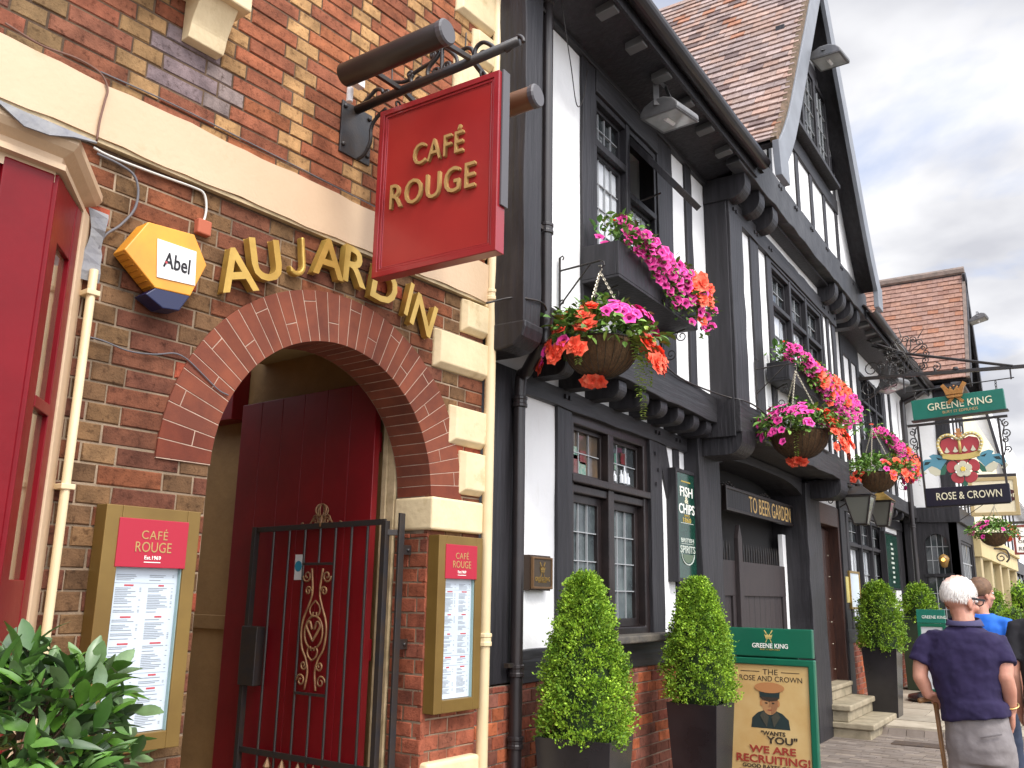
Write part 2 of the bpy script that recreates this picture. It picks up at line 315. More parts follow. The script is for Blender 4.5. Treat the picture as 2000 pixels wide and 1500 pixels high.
# ================================================================== GROUND
def gz(y): return 0.0 if y<12.3 else 0.10+0.016*min(y-12.3,12)
g=MB(); g.box(FP,-400,900,-400,400,-0.06,-0.05); structure(g.build('ground',GROUT))
def paving(name,x0,x1,y0,y1,dz,rowh,lmin,lmax,cols,gap=0.007,ang=0.0):
    mb=MB(); y=y0; ca,sa=math.cos(ang),math.sin(ang)
    while y<y1:
        x=x0-random.uniform(0,lmax); h=rowh*random.uniform(.9,1.1) if lmin>0.25 else rowh
        while x<x1:
            l=random.uniform(lmin,lmax); c=sh(random.choice(cols),random.uniform(.85,1.12)); t=jit(.002)
            a,b,c0,d=x+gap/2,x+l-gap/2,y+gap/2,y+h-gap/2; a=max(a,x0); b=min(b,x1)
            if b-a>0.03:
                P=[]
                for z in (-0.05,0.0):
                    for yy in (c0,d):
                        for xx in (a,b): P.append((xx,yy,gz(yy)+z+dz+(t+jit(.0015) if z==0 else 0)))
                mb.hexa(P,c)
            x+=l
        y+=h
    return structure(mb.build(name,FLAG,recalc=True))
pc=[(0.215,0.175,0.145),(0.235,0.195,0.165),(0.19,0.155,0.13),(0.25,0.205,0.165),(0.20,0.165,0.14)]
paving('brick_pavement',-3.3,1.2,-1.0,12.3,0,0.105,0.2,0.21,pc,0.006)
fc=[(0.36,0.31,0.235),(0.33,0.285,0.22),(0.40,0.345,0.265),(0.30,0.26,0.20)]
paving('flagstone_pavement',-3.4,2.6,12.3,34,0,0.62,0.55,1.0,fc,0.012)
kb=MB()
y=-1.0
while y<34:
    kb.box(FP,y+.004,y+.896,1.2 if y<12.2 else 2.6,1.35 if y<12.2 else 2.75,-0.05,gz(y)+0.003); y+=.9
structure(kb.build('kerb',STEPST,bev=.01))
rd=MB(); rd.box(FP,-60,300,1.35,14,-0.13,-0.046); structure(rd.build('road',ASPH))
fp=MB(); fp.box(FP,-60,300,14,24,-0.13,0.03); structure(fp.build('far_pavement',STEPST))

# ================================================================== BRICK HOUSE (left)
UL,UR,UC,RI,RO,ZS=2.105,3.43,2.7675,0.6625,0.905,2.092
U0,U1,ZT=-2.6,3.845,6.4
house=thing('brick_house','red and yellow brick house with cream band, arched passage and red bay window','house',FL(1.0,0,0))
def brick_color(u,z,header):
    up=z>3.49
    t=min(1,max(0,(u-1.1)/1.1)) if up else 0.0
    if header:
        c=mixc((0.185,0.120,0.060),(0.41,0.24,0.105),t) if up else random.choice([(0.165,0.092,0.043),(0.19,0.110,0.052),(0.145,0.080,0.040)])
    else:
        c=mixc(random.choice([(0.20,0.080,0.050),(0.17,0.074,0.050),(0.22,0.078,0.046)]),random.choice([(0.29,0.100,0.050),(0.26,0.092,0.050),(0.32,0.115,0.052)]),t) if up else random.choice([(0.175,0.062,0.031),(0.155,0.057,0.031),(0.135,0.051,0.031),(0.195,0.068,0.032),(0.145,0.057,0.032)])
    if z<1.9 and u>3.2: c=mixc(random.choice([(0.25,0.075,0.04),(0.30,0.085,0.045),(0.20,0.07,0.042)]),(0.27,0.10,0.06),.3)
    if 1.72<u<2.12 and 3.60<z<3.92 and random.random()<.5: c=mixc(c,(0.17,0.155,0.17),.8)
    if random.random()<.03 and not up: c=(0.32,0.075,0.04)
    return sh(c,random.uniform(.86,1.22))
def one_brick(mb,F,u0,u1,z0,z1,col,d=0.0):
    if u1-u0<0.018: return
    e=.004; j=lambda:jit(.0016)
    b=[F(u0,-.03,z0),F(u1,-.03,z0),F(u1,-.03,z1),F(u0,-.03,z1)]
    m=[F(u0+j(),d-.005,z0+j()),F(u1+j(),d-.005,z0+j()),F(u1+j(),d-.005,z1+j()),F(u0+j(),d-.005,z1+j())]
    f=[F(u0+e+j(),d,z0+e+j()),F(u1-e+j(),d,z0+e+j()),F(u1-e+j(),d,z1-e+j()),F(u0+e+j(),d,z1-e+j())]
    mb.add(b+m+f,[(8,9,10,11)]+[(i,(i+1)%4,(i+1)%4+4,i+4) for i in range(4)]+[(i+4,(i+1)%4+4,(i+1)%4+8,i+8) for i in range(4)],col)
def flemish(mb,F,u0,u1,z0,z1,colf,keep=None,H=0.0752,ST=0.264,HD=0.134,J=0.0075,clip=None,dz0=0.0,english=False):
    k0=int(math.floor((z0-dz0)/H))
    k=k0
    while k*H+dz0<z1:
        za=k*H+dz0; zb=za+H-J; za2=max(za,z0); zb2=min(zb,z1)
        if zb2-za2>.012:
            u=u0-((k%2)*(ST+HD)/2)-0.07; hd=(k%2==0)
            while u<u1:
                w=HD if hd else ST
                a,b=max(u,u0),min(u+w-J,u1)
                segs=[(a,b)] if b>a else []
                if clip: segs=clip(segs,za2,zb2)
                for a,b in segs:
                    if keep is None or keep(a,b,za2,zb2): one_brick(mb,F,a,b,za2,zb2,colf((a+b)/2,(za2+zb2)/2,hd),jit(.0025))
                u+=w; hd=not hd
        k+=1
def clipL(segs,za,zb):
    out=[]
    zm=(za+zb)/2
    for a,b in segs:
        if zm<ZS:      # door opening
            if b<=UL or a>=UR: out.append((a,b))
            else:
                if a<UL: out.append((a,UL))
                if b>UR: out.append((UR,b))
        else:
            r=RI+.08; dzz=zm-ZS
            if dzz<r:
                h=math.sqrt(r*r-dzz*dzz)
                if b<=UC-h or a>=UC+h: out.append((a,b))
                else:
                    if a<UC-h: out.append((a,UC-h))
                    if b>UC+h: out.append((UC+h,b))
            else: out.append((a,b))
    res=[]
    for a,b in out:      # bay window opening
        if zm<2.95 and zm>.75:
            if b<=-1.2 or a>=1.43: res.append((a,b))
            else:
                if a<-1.2: res.append((a,-1.2))
                if b>1.43: res.append((1.43,b))
        else: res.append((a,b))
    return res
mb=MB(); flemish(mb,FL,-1.6,U1,0.0,ZT,brick_color,clip=clipL,dz0=0.012)
mb.build('brickwork',BRICK,house)
# the wall body behind the bricks, pointing between them
mo=MB(); B0=-.24
mo.box(FL,U0,UL,B0,-.006,0,ZS); mo.box(FL,UR,U1,B0,-.006,0,ZS)
n=24
for i in range(n):
    t0,t1=math.pi-math.pi*i/n,math.pi-math.pi*(i+1)/n; rr=RI+.003
    ua,ub=UC+rr*math.cos(t0),UC+rr*math.cos(t1); a,b=ZS+rr*math.sin(t0),ZS+rr*math.sin(t1)
    mo.hexa([FL(ua,B0,a),FL(ub,B0,b),FL(ua,-.006,a),FL(ub,-.006,b),FL(ua,B0,3.2),FL(ub,B0,3.2),FL(ua,-.006,3.2),FL(ub,-.006,3.2)])
mo.box(FL,U0,UC-RI,B0,-.006,ZS,3.2); mo.box(FL,UC+RI,U1,B0,-.006,ZS,3.2); mo.build('wall',MORTAR,house); mo=MB(); mo.box(FL,U0,U1,B0,-.006,3.2,ZT); mo.build('upper_wall',MORTARD,house)
# brick jamb lining of the opening
jb=MB()
FJr=lambda u,o,z: FL(UR-.004-o,-u,z)      # right reveal faces -u
flemish(jb,FJr,0.0,.235,0,1.9,lambda u,z,h: sh(random.choice([(0.26,0.078,0.04),(0.20,0.065,0.04),(0.30,0.09,0.05)]),random.uniform(.8,1.15)))
flemish(jb,FJr,0.0,.235,1.93,2.09,lambda u,z,h: sh((0.15,0.05,0.03),random.uniform(.8,1.2)))
jb.build('reveal_brickwork',BRICK,house)
# rubbed brick arch with thin white joints
av=MB(); pj=MB(); pj2=MB()
NV=37
for i in range(NV):
    t0=math.pi-math.pi*i/NV; t1=math.pi-math.pi*(i+1)/NV; g_=.0017
    def pt(t,r,o,dt=0): 
        q=t+dt/r; return FL(UC+r*math.cos(q),o,ZS+r*math.sin(q))
    k=random.uniform(.82,1.14); cc=sh((1,1,1),k)
    if i in (0,1,NV-1): cc=sh((1.0,.85,.85),.8)
    spl=(i%2==1)
    cuts=[RI,RI+.095 if i%4==1 else RI+.19,RO] if spl else [RI,RO]
    for ra,rb in zip(cuts[:-1],cuts[1:]):
        ra2=ra+(0.002 if ra>RI else 0); rb2=rb-(0.002 if rb<RO else 0); d=.009+jit(.001)
        P=[pt(t0,ra2,-.235,-g_),pt(t1,ra2,-.235,g_),pt(t0,ra2,d,-g_),pt(t1,ra2,d,g_),pt(t0,rb2,-.235,-g_),pt(t1,rb2,-.235,g_),pt(t0,rb2,d,-g_),pt(t1,rb2,d,g_)]
        av.hexa(P,cc)
    P=[pt(t0,RI+.001,-.2,-g_),pt(t0,RI+.001,-.2,g_),pt(t0,RI+.001,.0075,-g_),pt(t0,RI+.001,.0075,g_),pt(t0,RO-.001,-.2,-g_),pt(t0,RO-.001,-.2,g_),pt(t0,RO-.001,.0075,-g_),pt(t0,RO-.001,.0075,g_)]
    pj.hexa(P)
    if spl:
        r=cuts[1]; pj.hexa([pt(t,rr,oo,dd) for rr in (r-.002,r+.002) for oo in (-.2,.0075) for t,dd in ((t0,-g_),(t1,g_))])
RUBA=mat('rubbed_brick_face',(0.225,0.066,0.036),0.85,(0.150,0.047,0.030),6,0.0012,160,spec=0.2,attr=True)
av.build('brick_arch',RUBA,house,bev=.0018,seg=1); pj.build('arch_joints',POINT,house)
# cream band with worn edges
bd=MB(); k=60
def bandedge(u,s): return 0.004*math.sin(u*9.1+s)+0.003*math.sin(u*23.7+2*s)
for i in range(k):
    a,b=lerp(-1.6,U1-.01,i/k),lerp(-1.6,U1-.01,(i+1)/k)
    P=[]
    for zf in (0,1):
        for o in (-.02,.034):
            for u in (a,b): P.append(FL(u,o,(3.262+bandedge(u,1) if zf==0 else 3.490+bandedge(u,4)+(0.014 if o<0 else 0))))
    bd.hexa(P)
bd.build('string_band',CREAM,house,smooth=False)
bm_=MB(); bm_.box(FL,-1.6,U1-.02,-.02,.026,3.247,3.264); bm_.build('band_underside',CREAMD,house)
# quoins and impost
def quoin(u0,u1,z0,z1,p=.042,ch=.028):
    q=MB(); b=[(u0,z0),(u1,z0),(u1,z1),(u0,z1)]; f=[(u0+ch,z0+ch),(u1,z0+ch),(u1,z1-ch*.4),(u0+ch,z1-ch*.4)]
    q.add([FL(u,-.02,z) for u,z in b]+[FL(u,.008,z) for u,z in b]+[FL(u,p,z) for u,z in f],[(3,2,1,0),(8,9,10,11)]+[(i,(i+1)%4,(i+1)%4+4,i+4) for i in range(4)]+[(i+4,(i+1)%4+4,(i+1)%4+8,i+8) for i in range(4)])
    return q.build('quoin',STONE,house,bev=.006,ang=20)
for a in ((3.63,3.04,3.235),(3.41,2.79,3.005),(3.555,2.39,2.605),(3.65,2.125,2.365),(3.50,3.53,3.70),(3.66,3.73,3.95),(3.50,3.98,4.22),(3.66,4.25,4.48),(3.50,4.51,4.75),(3.66,4.78,5.0),(3.50,5.03,5.3)):
    quoin(a[0],U1-.005,a[1],a[2])
im=MB(); im.box(FL,UR-.012,U1-.006,-.243,.036,1.918,2.090); im.build('impost_stone',STONE,house,bev=.014,seg=3)
ps=MB(); ps.box(FL,UR,U1-.006,-.1,.05,-.05,.79); ps.build('plinth_stone',STONE,house,bev=.02,seg=3)
# scrolled bracket and sill stub above the band
cb_=MB(); prof=[(0,3.86)]+[(.052+.0*t,3.862) for t in (0,)]+[(.052+.016*math.sin(t*math.pi)*(1 if t<.5 else 1)+.07*max(0,t-.35)**1.5*1.9,3.862+.17*t) for t in [k/14 for k in range(1,15)]]+[(.135,4.05),(0,4.05)]
cb_.prism([FL(1.775,o,z) for o,z in prof],TL*.175); cb_.build('scroll_bracket',STONE,house,bev=.004)
sl=MB(); sl.box(FL,.55,1.99,-.02,.17,4.05,4.125); sl.build('window_sill',STONE,house,bev=.008)
w1=MB(); w1.box(FL,.62,1.92,-.02,.02,4.125,5.6); w1.build('upper_window',REDP,house,bev=.004)
# passage behind the arch
pw=MB(); pw.box(FL,UR+.02,UR+.12,-5.2,-.235,0,3.02); pw.box(FL,UR+.02,UR+.12,-5.2,-1.5,3.02,4.6)
pw.box(FL,UL-.12,UL-.02,-5.2,-.235,0,3.4); pw.build('passage_wall',OCHRE,house)
pr=MB()
for z in (1.36,): pr.box(FL,UR-.0,UR+.021,-5.2,-1.56,z,z+.085)
pr.build('passage_wall_rail',OCHRE,house,bev=.004)
pc_=MB(); pc_.box(FL,UL-.12,UR+.12,-1.5,-.235,3.02,3.1); pc_.build('passage_ceiling',OCHRE2,house)
pf=MB(); pf.box(FL,UL-.1,UR+.1,-5.2,.02,-.04,.006); pf.build('passage_floor',STEPST,house)
rb=MB(); rb.box(FL,UR-.10,UR+.019,-2.0,-1.64,2.66,3.05); rb.build('red_panel',REDD,house,bev=.004)
fr=MB(); fr.box(FL,3.415,3.445,-.30,-.245,0.01,2.80); fr.box(FL,3.405,3.447,-.335,-.301,0.01,2.78); fr.build('door_frame',CREAMD,house,bev=.003)
# red plank door standing open along the passage wall
door=MB(); 
for i in range(6):
    a=-.338-i*.201; door.box(FL,3.34,3.383,a-.1985,a,0.03,2.737)
for z in (.35,1.25,2.35): door.box(FL,3.384,3.41,-1.53,-.35,z,z+.11)
d_=door.build('passage_door',REDD,house,bev=.003)
dl=MB(); dl.box(FL,3.208,3.2145,-.66,-.555,1.1,1.28); 
st=MB(); st.box(FL,3.336,3.3398,-.925,-.855,1.66,1.80); s_=st.build('door_notice',WHITEP,d_)
sq=MB(); sq.prism(circ(FL(3.3355,-.893,1.735),.03,NL,(0,0,1),n=16)[:-1],TL*-.001); 
sq.build('blue_notice_print',mat('notice_blue',(0.03,0.28,0.42),0.5),d_)
# ------------------------------------------------ canted bay window
bay=MB()
cu,co=1.222,.30      # corner of the canted bay
def FB(t,o,z):       # canted side: t 0 at the corner .. 1 at the wall, o outward
    a=Vector((1.222,.30)); b=Vector((1.475,.0)); d=(b-a); nn=Vector((-d.y,d.x)).normalized()*-1
    if nn.y<0: nn=-nn
    p=a+d*t+nn*o; return FL(p.x,p.y,z)
bwin=MB(); bwin.box(FL,-.9,1.222,-.1,.26,.86,2.99)
bwin.add([FL(1.222,.26,.86),FL(1.43,-.05,.86),FL(1.0,-.05,.86),FL(1.222,.26,2.99),FL(1.43,-.05,2.99),FL(1.0,-.05,2.99)],[(0,1,2),(5,4,3),(0,1,4,3),(1,2,5,4),(2,0,3,5)])
bw=bwin.build('bay_window',REDD,house)
m=MB(); m.box(FL,1.06,1.222,.262,.302,.9,2.93); m.box(FL,.30,.45,.262,.302,.9,2.93); m.box(FL,-.42,-.27,.262,.302,.9,2.93)
m.box(FL,-.9,1.06,.262,.292,2.80,2.93); m.box(FL,-.9,1.06,.262,.292,.9,1.05)
m.box(FL,.98,1.055,.262,.285,1.05,2.8); m.box(FL,.455,.52,.262,.285,1.05,2.8)
m.build('front_mullion',REDP,bw,bev=.006)
m=MB(); m.box(FL,.52,.98,.264,.270,1.05,2.8); m.build('pane',GLASS,bw); 
m=MB()
for a,b,o in ((.0,.20,.012),(.62,.80,.012)): m.box(FB,a,b,-.02,o,.9,2.93)
m.box(FB,.20,.62,-.02,.010,2.72,2.93); m.box(FB,.20,.62,-.02,.014,2.16,2.20); m.box(FB,.20,.62,-.02,.010,.9,1.62)
m.build('canted_frame',REDP,bw,bev=.003)
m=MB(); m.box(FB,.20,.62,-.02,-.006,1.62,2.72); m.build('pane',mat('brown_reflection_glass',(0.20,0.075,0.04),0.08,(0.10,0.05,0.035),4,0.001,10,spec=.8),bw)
m=MB(); m.box(FB,.80,1.04,-.02,.020,.62,2.95); m.build('canted_architrave',CREAM,bw,bev=.004)
# cornice following front and canted side
def cornice(prof,mname,matl):
    mb=MB(); path=[(-1.3,.0),(-1.3,.30),(1.222,.30),(1.475,.0)]
    rows=[]
    for o,z in prof:
        r_=[]
        r_.append(FL(-1.3-o,0,z)); r_.append(FL(-1.3-o,.30+o,z)); k=math.tan(R(22))
        r_.append(FL(1.222+o*k*1.0,.30+o,z)); 
        nx,ny=.30,.253; l=math.hypot(nx,ny); r_.append(FL(1.475+o*nx/l+.0,.0+o*ny/l-.04,z)); rows.append(r_)
    vs=[p for r_ in rows for p in r_]; nr=len(prof)
    fs=[(i*4+j,i*4+j+1,(i+1)*4+j+1,(i+1)*4+j) for i in range(nr-1) for j in range(3)]
    fs+=[(i*4+0,(i+1)*4+0,(i+1)*4+0) for i in []]
    mb.add(vs,fs); return mb.build(mname,matl,bw,recalc=False)
cornice([(0.0,2.900),(.0,2.938),(.035,2.938),(.035,2.958),(.018,2.964),(.02,2.985),(.055,3.005),(.072,3.025),(.072,3.05),(-.3,3.12)],'cornice',CREAM)
ld=MB()
for i in range(26):
    u=lerp(-1.0,1.17,i/25)
random.seed(3)
us=[lerp(-1.0,1.30,i/30) for i in range(31)]
low=[3.10+.02*math.sin(i*1.3)+random.uniform(-.028,.018) for i in range(31)]
vs=[];fs=[]
for i,u in enumerate(us): vs+= [FL(u,.02,3.20+.006*math.sin(i)),FL(u,.28,3.105+jit(.006)),FL(u,.378+jit(.006),3.058+jit(.005)),FL(u,.384+jit(.008),low[i]-.078)]
for i in range(30):
    for j in range(3): fs.append((i*4+j,(i+1)*4+j,(i+1)*4+j+1,i*4+j+1))
ld.add(vs,fs); o=ld.build('lead_flashing',LEADC,bw,recalc=False); q=o.modifiers.new('s','SOLIDIFY'); q.thickness=.006
ld=MB(); vs=[];fs=[]
for i in range(9):
    t=i/8; u=lerp(1.50,1.575,0); 
    z=lerp(2.98,2.70,t)
    vs+= [FL(1.475+.02*math.sin(t*5),.02+jit(.004),z),FL(1.545+jit(.006),.028+.01*math.sin(t*9),z+jit(.01))]
for i in range(8): fs.append((i*2,i*2+1,i*2+3,i*2+2))
ld.add(vs,fs); o=ld.build('lead_soaker',LEADC,bw,recalc=False); q=o.modifiers.new('s','SOLIDIFY'); q.thickness=.005
# ================================================================== things on the brick house
def pipe_thing(name,label,pts,r,m,collars,cat='drainpipe',n=14,parts='collar',wallF=None):
    t=thing(name,label,cat,pts[-1] if pts[-1][2]<pts[0][2] else pts[0])
    MB().tube(pts,r,n).build('pipe',m,t,smooth=True,bev=.002,ang=60)
    for p in collars:
        c=MB(); p=Vector(p); c.lathe(p-Vector((0,0,.035)),[(r+.002,0),(r+.010,.004),(r+.010,.022),(r+.006,.026),(r+.006,.046),(r+.010,.05),(r+.010,.066),(r+.002,.07)],n); c.build(parts,m,t,smooth=False,bev=.001)
    return t
p=lambda z:FL(3.868,.036,z)
t=pipe_thing('drainpipe','fat cream painted drainpipe at the corner of the brick house',[p(6.2),p(0.02)],.0315,PIPEC,[p(3.31),p(4.16),p(1.36)])
bk=MB(); 
for z in (3.235,4.09): bk.box(FL,3.825,3.845,-.01,.03,z,z+.03)
bk.build('wall_clip',PIPEC,t,bev=.003)
p=lambda z:FL(1.515,.045,z)
t=pipe_thing('conduit_pipe','thin cream conduit beside the red bay window','' and [] or [p(2.74),p(0.05)],.016,PIPEC,[],cat='pipe',n=10)
ck=MB()
for z in (2.64,1.93,1.35): ck.box(FL,1.49,1.54,.0,.066,z,z+.02)
ck.build('pipe_clip',PIPEC,t,bev=.003)
# cables
def cable(name,label,pts,r,m,clips=(),cat='cable'):
    o=MB().tube(pts,r,6).build(name,m,smooth=True); tag(o,label,cat); return o
def LP(px,py,o=.012): u,z=uzL(px,py,o); return FL(u,o,z)
def smooth_path(pts,n=6):
    out=[]
    P=[Vector(p) for p in pts]; P=[P[0]*2-P[1]]+P+[P[-1]*2-P[-2]]
    for i in range(1,len(P)-2):
        for k in range(n):
            t=k/n; a,b,c,d=P[i-1:i+3]
            out.append(.5*((2*b)+(c-a)*t+(2*a-5*b+4*c-d)*t*t+(3*b-a-3*c+d)*t**3))
    return out+[P[-2]]
WHC=mat('white_cable',(0.62,0.60,0.55),0.5); GRC=mat('grey_cable',(0.12,0.115,0.125),0.6); BRC=mat('brown_cable',(0.16,0.075,0.05),0.6)
def PX(l,o=.014): return smooth_path([LP(x,y,o) for x,y in l])
cable('alarm_cable','white cable running under the cream band to the alarm box',PX([(183,288),(215,305),(300,338),(378,366),(398,378),(403,402),(400,425),(392,440)]),.0055,WHC)
cable('phone_cable','loose dark grey cable drooping beside the lead at the bay corner',PX([(190,300),(235,322),(262,343),(270,375),(262,410),(235,440),(205,460),(190,490),(178,520)],.02),.0055,GRC)
cable('wall_cable','thin brown cable crossing the band above the bay window',PX([(10,45),(80,88),(150,114),(195,142),(210,172),(205,196),(195,235),(189,275)],.042),.0045,BRC)
cable('upper_cable','thin dark cable along the bricks above the cream band',PX([(196,140),(330,200),(470,270),(600,336),(735,405)],.012),.0035,GRC)
cable('arch_cable','thin black cable sagging from the conduit across the arch bricks',PX([(160,655),(200,665),(250,685),(300,692),(340,690),(363,700),(385,720),(425,760),(446,772)],.016),.0032,GRC)
# terracotta vent by the alarm cable
v=MB(); u,z=uzL(391,447); v.box(FL,u-.028,u+.036,-.01,.03,z-.03,z+.035); o=v.build('terracotta_spout',mat('terracotta',(0.42,0.11,0.055),.8),bev=.006); tag(o,'small terracotta hood where the white cable enters the wall','vent')
# alarm box: hexagonal, yellow with navy foot
al=thing('alarm_box','yellow hexagonal burglar alarm box with a navy foot and white name plate','alarm box',FL(1.82,0,2.69))
HX=[(1.735,3.015),(1.93,2.995),(2.0,2.885),(1.935,2.765),(1.79,2.765),(1.66,2.872)]
hx=[LP(*q,.10) for q in ((290,433),(380,458),(404,518),(372,578),(303,562),(243,487))]
hb=[Vector(q)-NL*.10 for q in hx]
bodym=MB(); bodym.prism(hx,NL*-.085); bodym.build('case',AMBER,al,bev=.004)
ft=MB(); a=[LP(*q,.1015) for q in ((305,562),(371,577),(345,604),(300,597),(276,575))]
ft.prism([LP(*q,.098) for q in ((304,562),(372,578),(350,607),(318,602),(284,574))],NL*-.082); ft.build('foot',BLUEN,al,bev=.004)
vt=MB()
for i in range(7):
    t=(i+.5)/7; c0=hx[5].lerp(hx[4],t)
    vt.bar(c0+NL*-.012-TL*.001,c0+NL*-.075-TL*.001,.007,.007)
vt.build('louvre',AMBERD,al)
pl=MB(); pq=[LP(*q,.1015) for q in ((307,466),(383,492),(380,558),(306,541))]; pl.prism(pq,NL*.003); pl.build('name_plate',WHITEP,al)
c=sum(pq,Vector())/4+NL*.0035
rt=(pq[1]+pq[2]-pq[0]-pq[3]); rt=Vector((rt.x,rt.y,0)).normalized()
text('Abel',c-Vector((0,0,.0)),TL,(0,0,1),.115,.062,BLACKC,al,depth=.002,bold=.012)
dt=MB(); dt.lathe(c-TL*.046-Vector((0,0,.012)),[(.0055,0),(.0055,.003)],10,NL); dt.build('red_dot',INKR,al)
# raised gilt letters over the arch
lt=thing('raised_lettering','raised gilt capital letters set in an arc over the brick arch','lettering',FL(2.7,0,2.9))
LT=[('A',463,541,22),('U',520,522,12),('J',582,514,4),('A',642,518,-6),('R',695,535,-16),('D',752,572,-28),('I',799,598,-40),('N',828,630,-38)]
arcL=[(2.135,2.905,35),(2.285,3.005,24),(2.43,3.055,14),(2.625,3.095,4),(2.80,3.10,-7),(3.005,3.08,-18),(3.155,3.045,-25),(3.30,3.005,-30)]
for (ch,px,py,_),(u0_,z0_,_) in zip(LT,arcL):
    u,z=uzL(px-4,py-13,.035); ang=math.atan2(u-2.70,z-1.75)
    ang*=.72
    rgt=TL*math.cos(ang)-Vector((0,0,1))*math.sin(ang); upv=Vector((0,0,1))*math.cos(ang)+TL*math.sin(ang)
    if ch=='J':
        ou=[(.32,.70),(.22,.70),(.22,.08)]+[(.07+.15*math.cos(t),.08+.17*math.sin(t)) for t in [-math.pi*k/10 for k in range(1,8)]]
        w_in=[(-.115,.02)]+[(.07+.25*math.cos(t),.07+.27*math.sin(t)) for t in [-math.pi*k/12 for k in range(9,-1,-1)]]
        q=MB(); q.prism([(x,y,-.5) for x,y in ou+w_in],(0,0,1)); jo=q.build('j',GOLD); me=jo.data; bpy.data.objects.remove(jo)
    else: me=text_mesh(ch,.5,0,.014,1)
    a=np.empty(len(me.vertices)*3); me.vertices.foreach_get('co',a); a=a.reshape(-1,3); mn,mxx=a.min(0),a.max(0)
    s_=.190/(mxx[1]-mn[1]); a=(a-(mn+mxx)/2); wid={'A':1.0,'U':1.0,'J':1.0,'R':1.0,'D':1.0,'I':.8,'N':.95}[ch]
    off=Vector(lt['_o']); cpos=FL(u,0,z)-off
    P=np.outer(a[:,0]*s_*wid,rgt)+np.outer(a[:,1]*s_,upv)+np.outer((a[:,2]+.5)*.040+.012,NL)+np.array(cpos)
    me.vertices.foreach_set('co',P.ravel()); me.materials.clear(); me.materials.append(GOLD)
    o=bpy.data.objects.new('letter',me); COL.objects.link(o); o.parent=lt; q=o.modifiers.new('b','BEVEL'); q.width=.008; q.segments=2; q.limit_method='ANGLE'; q.angle_limit=R(50); q.use_clamp_overlap=True
# ------------------------------------------------ menu cases
def menu_case(u0,u1,z0,z1,label,seed,th=.075):
    random.seed(seed); t=thing('menu_case',label,'menu case',FL((u0+u1)/2,0,z0),'bronze menu cases either side of the arch')
    w_=u1-u0; h_=z1-z0
    f=MB(); a,b,c,d=u0+.062,u1-.056,z0+.062,z1-.05
    f.box(FL,u0,a,.0,th,z0,z1); f.box(FL,b,u1,.0,th,z0,z1); f.box(FL,a,b,.0,th,z0,c); f.box(FL,a,b,.0,th,d,z1); f.box(FL,a,b,.0,.03,c,d)
    f.build('case',BRONZE,t,bev=.003)
    pp=MB(); zr=d-.165; pp.box(FL,a+.002,b-.002,.0305,.050,c+.002,zr); sheet=pp.build('menu_sheet',PAPER,t)
    hd=MB(); hd.box(FL,a-.010,b+.006,.0752 if 0 else .058,th+.004,zr-.004,d+.006); head=hd.build('header_panel',REDM,t,bev=.002)
    cu_=(a+b)/2; o_=th+.0042
    text('CAFÉ',FL(cu_,o_,zr+.118),TL,(0,0,1),.105,.040,TAN,t,depth=.0015,spacing=1.1)
    text('ROUGE',FL(cu_,o_,zr+.070),TL,(0,0,1),.145,.037,TAN,t,depth=.0015)
    text('Est.1969',FL(cu_,o_,zr+.032),TL,(0,0,1),.066,.014,WHITEL,t,depth=.0015,bold=.01)
    ul=MB(); ul.box(FL,cu_-.033,cu_+.033,o_,o_+.001,zr+.014,zr+.017); ul.build('underline',WHITEL,t)
    ik=MB(); ir=MB(); o1=.0503
    W=b-a; z=zr-.03
    blocks=[(.05,5),(.12,9),(.10,7),(.12,10),(.05,3),(.15,12)]
    zc=zr-.014; Ht=zr-c-.03; tot=sum(q[0] for q in blocks)
    for bi,(hh,nl) in enumerate(blocks):
        H_=Ht*hh/tot
        for cx in (0,1):
            ua=a+.018+cx*(W/2-.004); ub=ua+W/2-.032
            tw=random.uniform(.022,.045); ir.box(FL,(ua+ub)/2-tw/2,(ua+ub)/2+tw/2,o1,o1+.0006,zc-.010,zc-.004) if bi else None
            zz_=zc-.018
            while zz_>zc-H_+.006:
                l=random.uniform(.45,1.0)
                ik.box(FL,ua,ua+(ub-ua)*l*.84,o1,o1+.0006,zz_,zz_+.0026)
                if random.random()<.4: ik.box(FL,ub-.007,ub,o1,o1+.0006,zz_,zz_+.0026)
                zz_-=random.choice([.006,.006,.0062,.012])
        if bi in (0,3,4): ik.box(FL,a+.012,b-.014,o1,o1+.0005,zc-H_+.001,zc-H_+.0022)
        zc-=H_
    ik.build('print',INK,sheet); ir.build('heading',INKR,sheet)
    gl=MB(); gl.box(FL,a,a+.004,.05,.066,c,zr); gl.box(FL,b-.004,b,.05,.066,c,zr); gl.build('glazing_edge',mat('glazing_edge',(0.25,0.36,0.36),.2),t)
    return t
menu_case(1.657,2.04,1.035,1.893,'bronze menu case left of the arch, half hidden by the laurel bush',5)
menu_case(3.435,3.79,1.018,1.892,'bronze menu case right of the arch beside the cream drainpipe',9)
